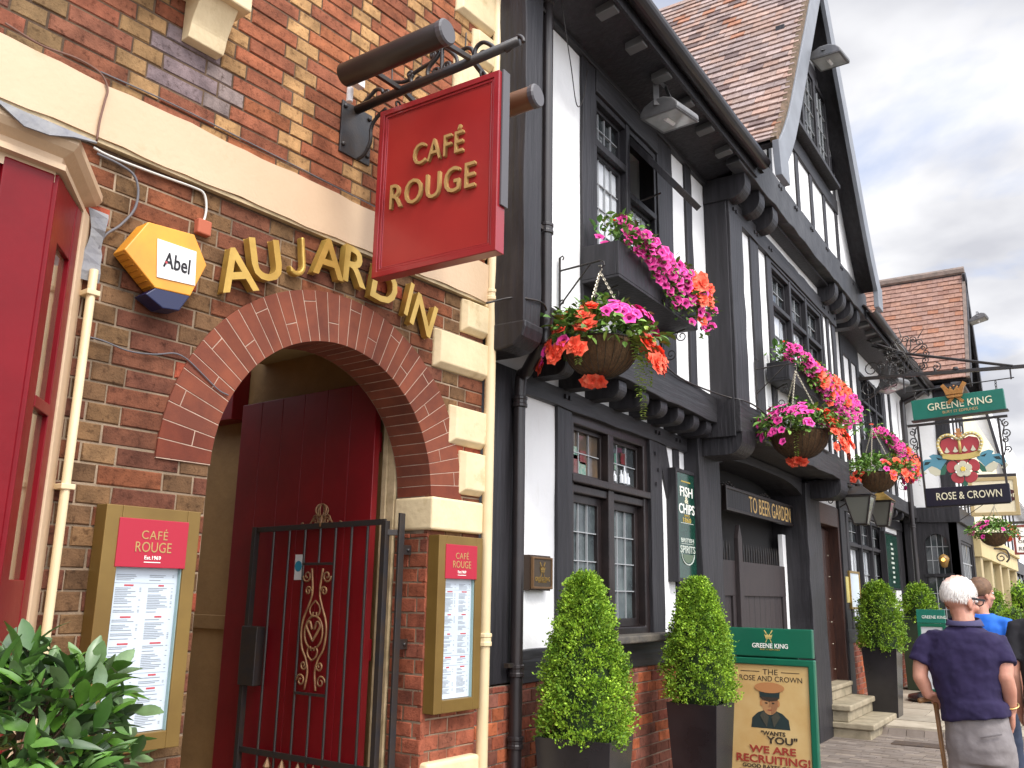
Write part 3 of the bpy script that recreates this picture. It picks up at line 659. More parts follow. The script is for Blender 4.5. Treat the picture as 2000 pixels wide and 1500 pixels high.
# ------------------------------------------------ iron gate, swung in
gt=thing('iron_gate','black iron bar gate with brown scroll panel, swung into the passage','gate',FL(3.3,-.16,0))
FG=lambda t,o,z: FL(3.285+o,-.165-t,z)
gm=MB(); WG=1.07
for t_,h in ((0.0,1.0),(WG,1.0)): gm.box(FG,t_-.016,t_+.016,-.016,.016,.08,1.96)
for z in (1.955,.752,.12): gm.bar(FG(0,0,z),FG(WG,0,z-.012),.014,.03)
bars=[.13,.25,.375,.50,.625,.76,.90]
for i,b in enumerate(bars):
    if i in (3,): 
        gm.tube([FG(b,0,.8),FG(b,0,1.075)],.0075,6); gm.tube([FG(b,0,1.745),FG(b,0,1.945)],.0075,6); gm.tube([FG(b,0,.1),FG(b,0,.8)],.0075,6)
    else: gm.tube([FG(b,0,.1),FG(b,0,1.945)],.0075,6)
for z in (1.745,1.07): gm.bar(FG(.375,0,z),FG(.625,0,z),.012,.014)
gm.build('frame',IRON,gt,bev=.001)
lk=MB(); lk.box(FG,.95,1.09,-.03,.03,1.08,1.40); lk.build('lock_box',IRON,gt,bev=.004)
RUST=mat('rusty_scrollwork',(0.30,0.17,0.075),0.5,(0.18,0.085,0.04),20,metal=.2)
sc=MB(); X=-NL; Z=Vector((0,0,1))
def S2(cx,cz,r,turn,a0,sx=1): sc.tube(spiral(FG(cx,-.004,cz),r,turn,X*sx,Z,a0,20,.22),.0055,5)
for s_ in (1,-1):
    cx=.50+s_*.052
    S2(cx+s_*.028,1.68,.034,1.3*1,R(180),-s_); S2(cx+s_*.012,1.60,.026,1.2,R(0),-s_)
    S2(cx+s_*.028,1.135,.034,-1.3,R(180),-s_); S2(cx+s_*.012,1.215,.026,-1.2,R(0),-s_)
    sc.tube(smooth_path([FG(.50+s_*a,-.004,z) for a,z in ((.045,1.72),(.03,1.60),(.05,1.53),(.09,1.45),(.10,1.38),(.085,1.30),(.05,1.25),(.03,1.18),(.045,1.09))]),.006,5)
    sc.tube(smooth_path([FG(.50+s_*a,-.004,z) for a,z in ((.0,1.55),(.035,1.52),(.04,1.49),(.02,1.47),(.012,1.49))]),.005,5)
    sc.tube(smooth_path([FG(.50+s_*a,-.004,z) for a,z in ((.0,1.24),(.03,1.26),(.04,1.29),(.02,1.31),(.012,1.29))]),.005,5)
    sc.tube(smooth_path([FG(.50+s_*a,-.008,z) for a,z in ((.0,1.34),(.03,1.38),(.055,1.42),(.03,1.44),(.01,1.40))]),.007,5)
sc.tube(circ(FG(.50,-.004,1.385),.072,X,Z*1.18,n=26)[:-1],.006,5,closed=True)
sc.build('scroll_panel',RUST,gt,smooth=True)
tp=MB(); cz=2.035
for k in range(3): tp.tube(circ(FG(.50,0,cz),.034,(X*math.cos(k*1.05)+TL*math.sin(k*1.05)),Z,n=16)[:-1],.0045,5,closed=True)
tp.tube([FG(.5,0,1.945),FG(.5,0,2.0)],.012,6)
for s_ in (1,-1):
    tp.tube(smooth_path([FG(.50+s_*a,0,z) for a,z in ((.015,1.96),(.035,2.0),(.06,2.005),(.085,1.97),(.12,1.945),(.16,1.945),(.165,1.965),(.15,1.97))]),.0055,5)
    tp.tube(spiral(FG(.5+s_*.045,0,1.975),.022,1.2,X*s_,Z,0,14,.25),.0045,5)
tp.build('top_ornament',RUST,gt,smooth=True)
sp_=MB()
for b in (.19,.31,.44,.56,.69,.81):
    sp_.lathe(FG(b,0,.53),[(.006,0),(.006,.1),(.016,.115),(.010,.125),(.022,.15),(.001,.2)],6)
sp_.build('dog_rail_spikes',RUST,gt)
# flat slide bar fixed to the jamb
hp=thing('gate_post','flat black iron gate post bolted to the brick jamb by lugs','gate post',FL(3.33,-.1,0))
m=MB(); m.bar(FL(3.335,-.10,0.02),FL(3.335,-.10,2.0),.040,.014,up=NL); m.build('bar',IRON,hp,bev=.002)
for z in (1.79,1.32,.55):
    m=MB(); m.box(FL,3.322,3.424,-.116,-.108,z,z+.05); m.build('lug',IRON,hp,bev=.002)
    m=MB(); m.lathe(FL(3.40,-.108,z+.025),[(.010,0),(.010,.006),(.004,.01)],8,NL); m.build('bolt',IRON,hp)
m=MB(); m.bar(FL(3.335,-.11,1.90),FL(3.29,-.16,1.90),.022,.03); m.build('hinge',IRON,hp,bev=.003)
# ------------------------------------------------ hanging red sign with its bracket
YS=3.03
br=thing('sign_bracket','black scrolled iron bracket carrying two strip lamps over the red sign','bracket',FL(2.77,0,3.73))
m=MB(); m.box(FL,2.665,2.87,.0,.012,3.735,4.02); m.build('wall_plate',IRON,br,bev=.003)
for u,z in ((2.685,3.99),(2.685,3.78),(2.85,3.99),(2.85,3.78)):
    m=MB(); m.lathe(FL(u,.012,z),[(.012,0),(.012,.008),(.006,.013)],8,NL); m.build('bolt',IRON,br)
zb=lambda x: 4.005+(x+2.93)*.075
A=lambda x,z,dy=0: Vector((x,YS+dy-(0.03 if x<-2.9 else 0),z))
m=MB(); m.tube([A(-2.95,zb(-2.95)),A(-1.95,zb(-1.95))],.023,10); m.build('arm',IRON,br,smooth=True)
m=MB(); XV=Vector((1,0,0))
def arc(pts,r=.006): m.tube(smooth_path([A(x,z) for x,z in pts]),r*1.35,6)
def SC(l,r=.0105):   # measured scroll paths in the plane of the arm
    m.tube(smooth_path([aty(640+x/4.762,20+y/4.762,YS) for x,y in l]),r,6)
for l in ([(605,668),(700,668),(765,640),(800,590),(890,530),(970,480),(1035,400),(1068,340)],[(1020,640),(960,652),(928,600),(945,530),(1010,450),(1050,385)],[(1068,335),(1062,480),(1058,620)],[(1090,345),(1150,390),(1200,450),(1195,530),(1130,590)],[(1245,375),(1300,350),(1345,370),(1362,440)],[(1360,455),(1380,355),(1440,300),(1510,320),(1590,390)],[(790,715),(775,650),(795,600)],[(300,900),(400,795),(450,742),(500,742),(515,772)]): SC(l)
SC([(600,520),(597,690)],.004); SC([(1288,210),(1280,360)],.004)
SC([(1660,385),(1710,345),(1740,275),(1775,240),(1812,262),(1822,296)],.010)
SC([(545,915),(455,1000),(405,1100),(395,1230),(330,1350),(240,1400)],.010)
for x,y,r,sx in ((765,600,25,1),(850,652,28,-1),(980,420,28,1),(1030,345,30,1),(1015,572,34,-1),(1108,522,34,1),(1440,415,32,1),(1650,330,36,1),(465,832,26,1),(545,772,26,1)):
    m.tube(spiral(aty(640+x/4.762,20+y/4.762,YS),r/4.762/290,1.4,XV*sx,Z,R(-90),18,.25),.0095,6)
m.build('scrollwork',IRON,br,smooth=True)
STRIP=mat('black_strip_lamp',(0.020,0.017,0.016),0.35,(0.03,0.022,0.018),8); COPT=mat('copper_tube',(0.16,0.075,0.035),0.4,metal=.3); ENDC=mat('grey_end_cap',(0.085,0.08,0.085),0.45)
for dy,x0,x1,mt in ((-.30,-2.745,-2.14,STRIP),(.30,-2.70,-2.035,COPT)):
    zt=4.0 if dy<0 else 3.965
    m=MB(); m.tube([A(x0,zt,dy),A(x1,zt+.015,dy)],.056,18); lp=m.build('strip_lamp',mt,br,bev=.004,ang=60,smooth=True)
    m=MB(); m.lathe(A(x1,zt+.015,dy),[(.059,-.02),(.060,.004),(.053,.012)],18,(1,0,.02)); m.build('end_cap',ENDC,lp)
    for x in (-2.63,-2.21):
        m=MB(); m.bar(A(x,zb(x)+.01),A(x,zt+.02,dy),.02,.026); m.build('lamp_arm',IRON,br,bev=.003)
        m=MB(); m.lathe(A(x,zt+.045,dy),[(.009,0),(.009,.012),(.004,.018)],8); m.build('bolt',CHAIN,br)
m=MB(); m.box(FP,YS-.20,YS-.14,-2.80,-2.76,4.02,4.07); m.tube([A(-2.84,3.96,-.16),A(-2.84,4.04,-.16)],.017,10); m.build('junction_box',WHITEP,br,bev=.003)
sg=thing('hanging_sign','red framed hanging sign with tan raised lettering below the strip lamps','sign',(-2.39,YS,3.06))
FS=lambda x,d,z: Vector((x,YS+.002*0+(.025-d),z))       # d>0 comes towards the viewer's side
x0,x1,z0,z1=-2.752,-2.035,3.06,3.945
m=MB(); m.box(FS,x0+.04,x1-.04,.0,.042,z0+.04,z1-.04); m.build('panel',REDS,sg)
m=MB()
def frame(mb,F,a,b,c,d,w_,o0,o1):
    mb.add([F(*q) for q in [(a,o0,c),(b,o0,c),(b,o0,d),(a,o0,d),(a,o1,c),(b,o1,c),(b,o1,d),(a,o1,d),(a+w_,o1,c+w_),(b-w_,o1,c+w_),(b-w_,o1,d-w_),(a+w_,o1,d-w_),(a+w_,o0,c+w_),(b-w_,o0,c+w_),(b-w_,o0,d-w_),(a+w_,o0,d-w_)]],
     [(i,(i+1)%4,(i+1)%4+4,i+4) for i in range(4)]+[(i+4,(i+1)%4+4,(i+1)%4+8,i+8) for i in range(4)]+[(i+8,(i+1)%4+8,(i+1)%4+12,i+12) for i in range(4)]+[(i+12,(i+1)%4+12,(i+1)%4,i) for i in range(4)])
frame(m,FS,x0,x1,z0,z1,.030,-.012,.054); frame(m,FS,x0+.0305,x1-.0305,z0+.0305,z1-.0305,.014,-.004,.0485); frame(m,FS,x0+.045,x1-.045,z0+.045,z1-.045,.007,-.004,.0445)
m.build('moulded_frame',mat('red_sign_frame',(0.30,0.016,0.022),0.3,(0.25,0.012,0.016),4,coat=.3),sg,bev=.003)
m=MB(); m.box(FS,x1+.001,x1+.012,-.02,.035,3.28,3.955); m.build('edge_strip',ENDC,sg,bev=.002)
for bdy,cz_,ww,hh,cx_ in (('CAFÉ',3.655,.295,.140,-2.375),('ROUGE',3.455,.50,.128,-2.405)):
    o=text(bdy,FS(cx_,.0425,cz_),(1,0,0),(0,0,1),ww,hh,TAN,sg,depth=.018,name='lettering',bold=.0,spacing=1.12)
for x in (-2.66,-2.15):
    m=MB(); m.tube(circ(Vector((x,YS,3.97)),.018,(0,1,0),Z,n=12)[:-1],.006,6,closed=True); m.build('hanging_ring',IRON,sg)
# ------------------------------------------------ laurel bush at the lower left corner
def leafpts(L,W,fold=.25,curl=.15,n=5):
    """one leaf along +x, midrib fold: returns verts, faces"""
    vs=[];fs=[]
    for i in range(n+1):
        t=i/n; w_=W*math.sin(math.pi*min(1,t*.96+.02))**.8*.5; x_=L*t; z_=-curl*L*t*t
        vs+= [(x_,w_,z_+fold*w_),(x_,0,z_),(x_,-w_,z_+fold*w_)]
    for i in range(n):
        a=i*3; fs+= [(a,a+1,a+4,a+3),(a+1,a+2,a+5,a+4)]
    return vs,fs
def place_leaf(mb,p,d,L,W,col,fold=.25,curl=.15,n=5,upv=(0,0,1),roll=0):
    d=Vector(d).normalized(); u_=Vector(upv); y_=u_.cross(d)
    if y_.length<1e-3: y_=Vector((0,1,0))
    y_.normalize(); z_=d.cross(y_); y2=y_*math.cos(roll)+z_*math.sin(roll); z2=-y_*math.sin(roll)+z_*math.cos(roll)
    vs,fs=leafpts(L,W,fold,curl,n); p=Vector(p)
    mb.add([p+d*a+y2*b+z2*c for a,b,c in vs],fs,col)
random.seed(11)
bc=EYE+ray(15,1500)*2.05; bc.z=1.20
bush=thing('laurel_bush','glossy dark green laurel bush with long pointed leaves in the near corner','bush',(bc.x,bc.y,0))
m=MB(); lm=MB()
RB=Vector((.275,.275,.27))
for i in range(330):
    a=random.uniform(0,2*math.pi); b=math.acos(random.uniform(-.75,1)); rr=random.uniform(.72,1.0)*(1+.12*math.sin(a*5+i%3))
    dirv=Vector((math.sin(b)*math.cos(a),math.sin(b)*math.sin(a),math.cos(b))); tip=bc+Vector((dirv.x*RB.x,dirv.y*RB.y,dirv.z*RB.z))*rr
    base=bc+(tip-bc)*.55
    if i%3==0: m.tube([base-Vector((0,0,.03)),tip],[.004,.002],5)
    for k in range(random.randint(3,5)):
        dd=(dirv*.7+Vector((jit(1),jit(1),jit(.7)+.15))).normalized()
        young=random.random()<.22
        g_=random.choice([(0.085,0.19,0.036),(0.062,0.15,0.030),(0.11,0.225,0.045),(0.14,0.225,0.09)]) if not young else (0.085,0.20,0.022)
        if random.random()<.15: g_=(0.075,0.125,0.055)
        place_leaf(lm,tip-dirv*random.uniform(0,.07),dd,random.uniform(.045,.112),random.uniform(.020,.038),sh(g_,random.uniform(.8,1.2)),fold=random.uniform(.15,.5),curl=random.uniform(-.15,.5),roll=jit(.9))
GLOSSLEAF=mat('glossy_leaf',(1,1,1),0.36,(0.72,0.75,0.7),30,attr=True,spec=0.6)
lm.build('leaves',GLOSSLEAF,bush,smooth=True,recalc=False)
for k in range(5): m.tube([(bc.x+jit(.05),bc.y+jit(.05),.3),bc+Vector((jit(.12),jit(.12),-.05))],[.012,.006],6)
m.build('stems',BARK,bush)
pt_=MB(); pt_.lathe((bc.x,bc.y,gz(bc.y)),[(.16,0),(.21,.42),(.23,.44),(.23,.48),(.20,.48),(.19,.40)],24); o=pt_.build('plant_pot',PLANTER,smooth=False); tag(o,'round black pot under the laurel bush','pot')
# ================================================================== THE TIMBER FRAMED INN
XG,XU,XB,XGB=-2.95,-2.70,-2.50,-2.30
inn=thing('timber_framed_inn','black and white timber framed inn with jettied upper floor and steep tiled gable','inn',(-2.95,10,0))
random.seed(21)
# solid body and white render
bd_=MB(); bd_.box(FP,4.10,18.2,-7.5,XG-.30,-.1,3.0); bd_.box(FP,4.10,18.2,-7.5,XU-.30,3.0,5.6); bd_.build('body',DARKIN,inn)
rn=MB()
def render_panel(x,y0,y1,z0,z1):
    n=max(1,int((z1-z0)/.5))
    rn.box(FP,y0,y1,x-.28,x-.014,z0,z1)
WIN=[]   # openings (x plane, y0,y1,z0,z1)
def render_wall(x,y0,y1,z0,z1,holes):
    hs=sorted(holes); y=y0
    for a,b,c,d in hs:
        if a>y: render_panel(x,y,a,z0,z1)
        if c>z0: render_panel(x,a,b,z0,c)
        if d<z1: render_panel(x,a,b,d,z1)
        y=b
    if y1>y: render_panel(x,y,y1,z0,z1)
GW=(5.34,6.66,1.30,2.86); BGO=(7.80,11.15,0,2.99); DO=(11.72,13.12,0.3,2.75); GW2=(13.72,16.25,1.2,2.84)
UW=(5.24,6.36,3.92,5.22); UW2=(8.85,10.95,3.80,5.06); UW3=(14.05,15.85,3.84,5.06)
render_wall(XG,4.12,18.15,1.12,3.30,[GW,BGO,DO,GW2])
render_wall(XU,4.12,7.52,3.305,5.56,[UW]); render_wall(XB,7.51,11.66,3.05,5.40,[UW2]); render_wall(XU,11.66,18.2,3.305,5.56,[UW3])
rn.build('render',PLAST,inn)
def timber(name,items,m=BLACKB,wob=.007,parent=None,bev=.006):
    for it in items:
        mb=MB(); beam(mb,FP,*it,wob=wob); o=mb.build(name,m,parent or inn,bev=bev,ang=40)
    return o
def Y_(px,py,x): return yz(px,py,x)[0]
# ---- ground floor frame
gx=XG+.012
timber('corner_post',[(4.09,4.62,XG-.2,XG+.03,1.10,2.98)],m=BLACKW)
timber('sill_beam',[(4.60,7.46,XG-.05,XG+.04,1.09,1.275),(13.12,18.15,XG-.05,XG+.04,1.02,1.2)])
timber('ground_post',[(5.135,5.335,XG-.05,gx,1.275,2.87),(6.652,6.885,XG-.05,gx,1.275,2.87),(7.17,7.29,XG-.05,gx-.005,1.275,2.87),(13.13,13.42,XG-.2,gx+.02,0.1,2.86),(13.60,13.72,XG-.05,gx,1.2,2.86),(16.25,16.55,XG-.05,gx,1.2,2.86),(17.75,18.15,XG-.05,gx,1.2,2.86)],m=BLACKW)
timber('gate_side_post',[(7.44,7.97,-3.4,-2.82,0.0,3.0)],m=BLACKW,wob=.012); timber('gate_side_post',[(10.96,11.62,-3.4,-2.82,0.0,2.98)],m=BLACKW,wob=.014)
br_=MB(); a=.03
br_.hexa([(XG-.04,6.885,2.87),(XG-.04,7.06,2.87),(XG+.006,6.885,2.87),(XG+.006,7.06,2.87),(XG-.04,7.20,2.02),(XG-.04,7.21,2.22),(XG+.006,7.20,2.02),(XG+.006,7.21,2.22)][::1])
br_=MB(); br_.prism([(XG-.04,6.80,2.87),(XG-.04,6.995,2.87),(XG-.04,7.215,2.30),(XG-.04,7.215,1.98)],(.047,0,0)); br_.build('brace',BLACKW,inn,bev=.005)
timber('lintel_beam',[(4.62,7.44,XG-.05,XG+.025,2.85,2.985),(13.12,18.15,XG-.05,XG+.03,2.855,3.02)])
# ---- jetty: joist ends under the first floor beam
def joist(y,w,x0,x1,ztop,d,name='joist_end',deep=0):
    j=MB(); pr=[(x0,ztop),(x1,ztop),(x1+.004,ztop-d*.35)]
    for k in range(1,7):
        t=k/6*math.pi/2; pr.append((x1+.004-(1-math.cos(t))*(d*.62),ztop-d*.38-math.sin(t)*d*.62))
    pr.append((x0,ztop-d))
    if deep: pr=[(x0,ztop+deep),(x1-.075,ztop+deep),(x1-.075,ztop)]+pr[1:]
    j.prism([FP(y-w/2,x,z) for x,z in pr],(0,w,0)); return j.build(name,BLACKW,inn,bev=.004)
for y in (4.85,5.24,5.63,6.02,6.37,6.72,7.06,7.36): joist(y,.125+jit(.01),XG-.02,XU+.01,3.10,.125,deep=.20)
for y in (12.1,12.7,13.3,13.9,14.5,15.1,15.7,16.3,16.9): joist(y,.125,XG-.02,XU+.01,3.10,.125,deep=.20)
timber('jetty_beam',[(4.30,7.50,XU-.06,XU+.045,3.102,3.345)],wob=.011); timber('jetty_beam',[(11.66,18.2,XU-.06,XU+.045,3.102,3.33)],wob=.009)
timber('jetty_beam',[(7.50,11.70,XB-.15,XB+.05,3.02,3.295)],wob=.014)
joist(7.70,.36,XG-.3,XB+.05,3.06,.235,'post_bracket'); joist(11.35,.36,XG-.3,XB+.05,3.02,.22,'post_bracket')
lb=MB()
for i in range(12):
    ya,yb=lerp(7.97,10.96,i/12),lerp(7.97,10.96,(i+1)/12)
    def cz(y): t=(y-7.97)/2.99; return 2.82+.12*(1-(2*t-1)**4)
    lb.hexa([FP(ya,-3.25,cz(ya)),FP(yb,-3.25,cz(yb)),FP(ya,-2.86,cz(ya)),FP(yb,-2.86,cz(yb)),FP(ya,-3.25,3.03),FP(yb,-3.25,3.03),FP(ya,-2.86,3.03),FP(yb,-2.86,3.03)])
lb.build('gateway_lintel',BLACKB,inn)
uf=MB(); uf.box(FP,7.52,11.64,-3.3,XB-.14,3.04,3.10); uf.build('bay_soffit',BLACKW,inn)
# ---- upper floor frame
ux=XU+.010
up_=MB()
timber('upper_corner_post',[(4.09,4.285,XU-.25,-2.575,3.12,5.72)],m=BLACKW,wob=.010)
c_=MB(); c_.prism([FP(4.09,x,z) for x,z in ((-2.96,3.13),(-2.562,3.13),(-2.562,3.09),(-2.58,3.035),(-2.64,2.985),(-2.72,2.97),(-2.96,2.97))],(0,.21,0)); c_.build('corner_console',BLACKW,inn,bev=.012)
timber('upper_post',[(5.035,5.235,XU-.05,ux,3.34,5.5),(6.36,6.67,XU-.05,ux,3.34,5.5)],m=BLACKW)
timber('upper_stud',[(6.985,7.13,XU-.05,ux,3.34,5.5),(5.60,5.73,XU-.05,ux,3.34,3.9),(5.98,6.1,XU-.05,ux,3.34,3.9)],m=BLACKW)
timber('wall_plate',[(4.43,7.50,XU-.05,XU+.03,5.40,5.56),(11.66,18.2,XU-.05,XU+.03,5.40,5.56)])
timber('bay_side',[(7.488,7.506,XU-.25,XB+.004,2.98,5.42)],m=BLACKW,wob=.002)
bx=XB+.010
timber('bay_post',[(7.50,7.86,XB-.06,XB+.03,3.28,5.10),(11.50,11.66,XB-.06,bx,3.28,5.10)],m=BLACKW,wob=.012)
timber('bay_stud',[(8.17,8.42,XB-.05,bx,3.28,5.10),(8.70,8.85,XB-.05,bx,3.28,5.10),(10.95,11.03,XB-.05,bx,3.28,5.10),(11.22,11.32,XB-.05,bx,3.28,5.1),(9.3,9.42,XB-.05,bx,3.28,3.79),(9.85,9.97,XB-.05,bx,3.28,3.79),(10.4,10.5,XB-.05,bx,3.28,3.79)],m=BLACKW)
timber('bay_head_beam',[(7.50,11.68,XB-.06,XB+.028,5.085,5.27)])
timber('rear_stud',[(11.66,11.84,XU-.05,ux,3.34,5.42),(12.22,12.42,XU-.05,ux,3.34,5.42),(12.86,13.95,XU-.05,ux+.0,5.08,5.42),(13.88,14.05,XU-.05,ux,3.34,5.42),(15.85,16.05,XU-.05,ux,3.34,5.42),(16.45,16.6,XU-.05,ux,3.34,5.42),(17.9,18.2,XU-.05,ux,3.34,5.42),(12.86,13.0,XU-.05,ux,3.34,5.42),(13.4,13.5,XU-.05,ux,3.34,5.42)],m=BLACKW)
# pegs on the beams
pg=MB()
def peg(y,x,z): pg.box(FP,y-.014,y+.014,x-.01,x+.014,z-.014,z+.014)
for y in (5.2,5.26,6.74,6.81,7.18,7.26): peg(y,XG+.03,2.93)
for y,z in ((6.74,2.75),(6.8,2.62),(6.75,2.5)): peg(y,gx,z)
for y in (7.62,7.70,8.26,8.34,8.74,8.82,10.97,11.04,11.25,11.58): peg(y,XB+.028,5.17)
# ---- brick plinth
bp_=MB(); 
def pub_brick(u,z,h): return sh(random.choice([(0.30,0.085,0.045),(0.24,0.07,0.045),(0.36,0.105,0.045),(0.20,0.075,0.05),(0.26,0.10,0.07)]),random.uniform(.8,1.2))
FPL=lambda u,o,z: Vector((XG+.028+o,u,z))
flemish(bp_,FPL,4.10,7.44,0,1.085,pub_brick,ST=.235,HD=.118); 
bp_.build('brick_plinth',BRICK,inn); bp_=MB(); flemish(bp_,FPL,13.14,18.15,0.05,1.015,pub_brick,ST=.235,HD=.118); bp_.build('brick_plinth',BRICK,inn)
m=MB(); m.box(FP,4.10,7.44,XG-.2,XG+.020,-.05,1.088); m.box(FP,13.14,18.15,XG-.2,XG+.020,-.05,1.018); m.build('plinth_mortar',MORTAR2,inn)
# ---- leaded windows
def leaded(parent,y0,y1,z0,z1,x,nx,nz,glass,fw=.035,name='casement',F=FP,fm=BROWNW,came=.007,depth=.05,extra=None):
    f=MB(); frame(f,lambda u,o,z:F(u,o,z),y0,y1,z0,z1,fw,x-depth,x); fo=f.build(name,fm,parent,bev=.004)
    a,b,c,d=y0+fw,y1-fw,z0+fw,z1-fw
    g_=MB()
    for i in range(nx):
        for j in range(nz):
            ya,yb,za,zb=lerp(a,b,i/nx),lerp(a,b,(i+1)/nx),lerp(c,d,j/nz),lerp(c,d,(j+1)/nz); t=jit(.006); s_=jit(.006); o0=x-depth*.6
            g_.add([F(ya,o0+t,za),F(yb,o0-t,za),F(yb,o0-t+s_,zb),F(ya,o0+t+s_,zb),F(ya,o0-.02,za),F(yb,o0-.02,za),F(yb,o0-.02,zb),F(ya,o0-.02,zb)],[(0,1,2,3),(7,6,5,4),(0,4,5,1),(1,5,6,2),(2,6,7,3),(3,7,4,0)])
    g_.build('pane',glass,fo,recalc=False)
    k=MB(); o1=x-depth*.6+.011
    for i in range(1,nx): yy=lerp(a,b,i/nx); k.box(F,yy-came/2,yy+came/2,o1-.012,o1+.004,c,d)
    for j in range(1,nz): zz_=lerp(c,d,j/nz); k.box(F,a,b,o1-.012,o1+.0055,zz_-came/2,zz_+came/2)
    if k.v: k.build('leading',CAME,fo)
    return fo
# ground floor window, brown-black mullions
wn=MB(); y0,y1,z0,z1=GW; ym=5.99
wf=MB(); frame(wf,FP,y0,y1,z0,z1,.075,XG-.16,XG-.02); wf.box(FP,ym-.045,ym+.045,XG-.16,XG-.015,z0+.07,z1-.07); wf.box(FP,y0+.01,y1-.01,XG-.15,XG+.012,2.365,2.42); wf.box(FP,y0+.02,y1-.02,XG-.15,XG-.03,2.30,2.36)
gwin=wf.build('ground_window',BROWNW,inn,bev=.008)
for ya,yb in ((y0+.075,ym-.045),(ym+.045,y1-.075)):
    leaded(gwin,ya,yb,2.42,z1-.075,XG-.07,3,2,GLASSO if ya<5.6 else GLASS,.03,'top_light')
    leaded(gwin,ya,yb,z0+.075,2.30,XG-.08,3,4,GLASSG,.06,'casement')
st_=MB(); st2=MB(); st3=MB()
for (yy,zz_,w_,h_,mb_) in ((5.55,2.52,.09,.13,st_),(5.66,2.50,.12,.09,st3),(5.56,2.60,.06,.09,st3),(5.68,2.58,.10,.10,st_),(6.22,2.62,.045,.13,st3),(6.12,2.55,.08,.2,st_),(6.35,2.66,.08,.09,st_)):
    mb_.box(FP,yy-w_/2,yy+w_/2,XG-.095,XG-.090,zz_-h_/2,zz_+h_/2)
st_.build('stained_pane',GLASSR,gwin); st3.build('stained_pane',GLASST,gwin)
bt=MB()
for yy,hh in ((6.28,.10),(6.34,.14),(6.40,.09),(6.16,.08)): bt.lathe((XG-.075,yy,2.46),[(.018,0),(.018,hh*.55),(.007,hh*.75),(.007,hh)],8)
bt.build('window_bottles',GLASSP,gwin)
ss=MB(); ss.box(FP,5.22,6.90,XG-.1,-2.80,1.272,1.325); ss.build('window_sill',mat('weathered_sill',(0.13,0.11,0.085),.85,(0.06,0.055,0.05),9,.004,40),inn,bev=.012,seg=3)
pq_=MB(); 
# upper window 1: left light closed, right top light hung open
y0,y1,z0,z1=UW; ym=5.80
wf=MB(); frame(wf,FP,y0,y1,z0,z1,.045,XU-.14,XU-.005); wf.box(FP,ym-.03,ym+.03,XU-.14,XU+.005,z0,z1); wf.box(FP,y0,ym,XU-.12,XU-.002,4.80,4.86); wf.box(FP,ym,y1,XU-.12,XU-.002,4.62,4.67)
uwin=wf.build('upper_window',BLACKW,inn,bev=.006)
leaded(uwin,y0+.045,ym-.03,4.86,z1-.045,XU-.05,4,2,GLASS,.03,'top_light',fm=BLACKW); leaded(uwin,y0+.045,ym-.03,z0+.045,4.80,XU-.05,4,4,GLASSP,.03,'casement',fm=BLACKW)
leaded(uwin,ym+.03,y1-.045,z0+.045,4.62,XU-.05,4,3,GLASSP,.03,'casement',fm=BLACKW)
th=R(38)
def FT(u,o,z): # top light hinged at its head, swung out
    zz_=z-5.17; return Vector((XU-.02-math.sin(th)*zz_+math.cos(th)*(o-XU),u,5.17+math.cos(th)*zz_+math.sin(th)*(o-XU)))
leaded(uwin,ym+.035,y1-.05,4.49,5.17,XU,4,2,GLASS,.03,'open_top_light',F=FT,fm=BLACKW)
m=MB(); m.box(FP,ym+.03,y1-.045,XU-.5,XU-.45,4.67,5.2); m.build('room_wall',mat('room_wall',(0.30,0.27,0.23),.9),uwin)
m=MB(); m.tube([(XU-.05,6.1,4.70),(XU+.10,6.2,4.78)],.008,5); m.build('window_stay',IRON,uwin)
# upper window 2 (three lights) and 3
def three_light(W,x,name):
    y0,y1,z0,z1=W; wf=MB(); frame(wf,FP,y0,y1,z0,z1,.05,x-.14,x-.002); n=3; ys=[lerp(y0+.05,y1-.05,i/n) for i in range(n+1)]
    for q in ys[1:-1]: wf.box(FP,q-.03,q+.03,x-.14,x+.006,z0,z1)
    wf.box(FP,y0,y1,x-.12,x-.001,z1-.47,z1-.42); o=wf.build(name,BLACKW,inn,bev=.006)
    for i in range(n):
        a=ys[i]+(.03 if i else 0); b=ys[i+1]-(.03 if i<n-1 else 0)
        leaded(o,a,b,z1-.42,z1-.05,x-.05,3,2,GLASS,.03,'top_light',fm=BLACKW); leaded(o,a,b,z0+.05,z1-.47,x-.05,3,3,GLASSP if i<2 else GLASS,.03,'casement',fm=BLACKW)
    return o
three_light(UW2,XB,'upper_window'); three_light(UW3,XU,'upper_window')
three_light((GW2[0],GW2[1],GW2[2],GW2[3]),XG,'ground_window')
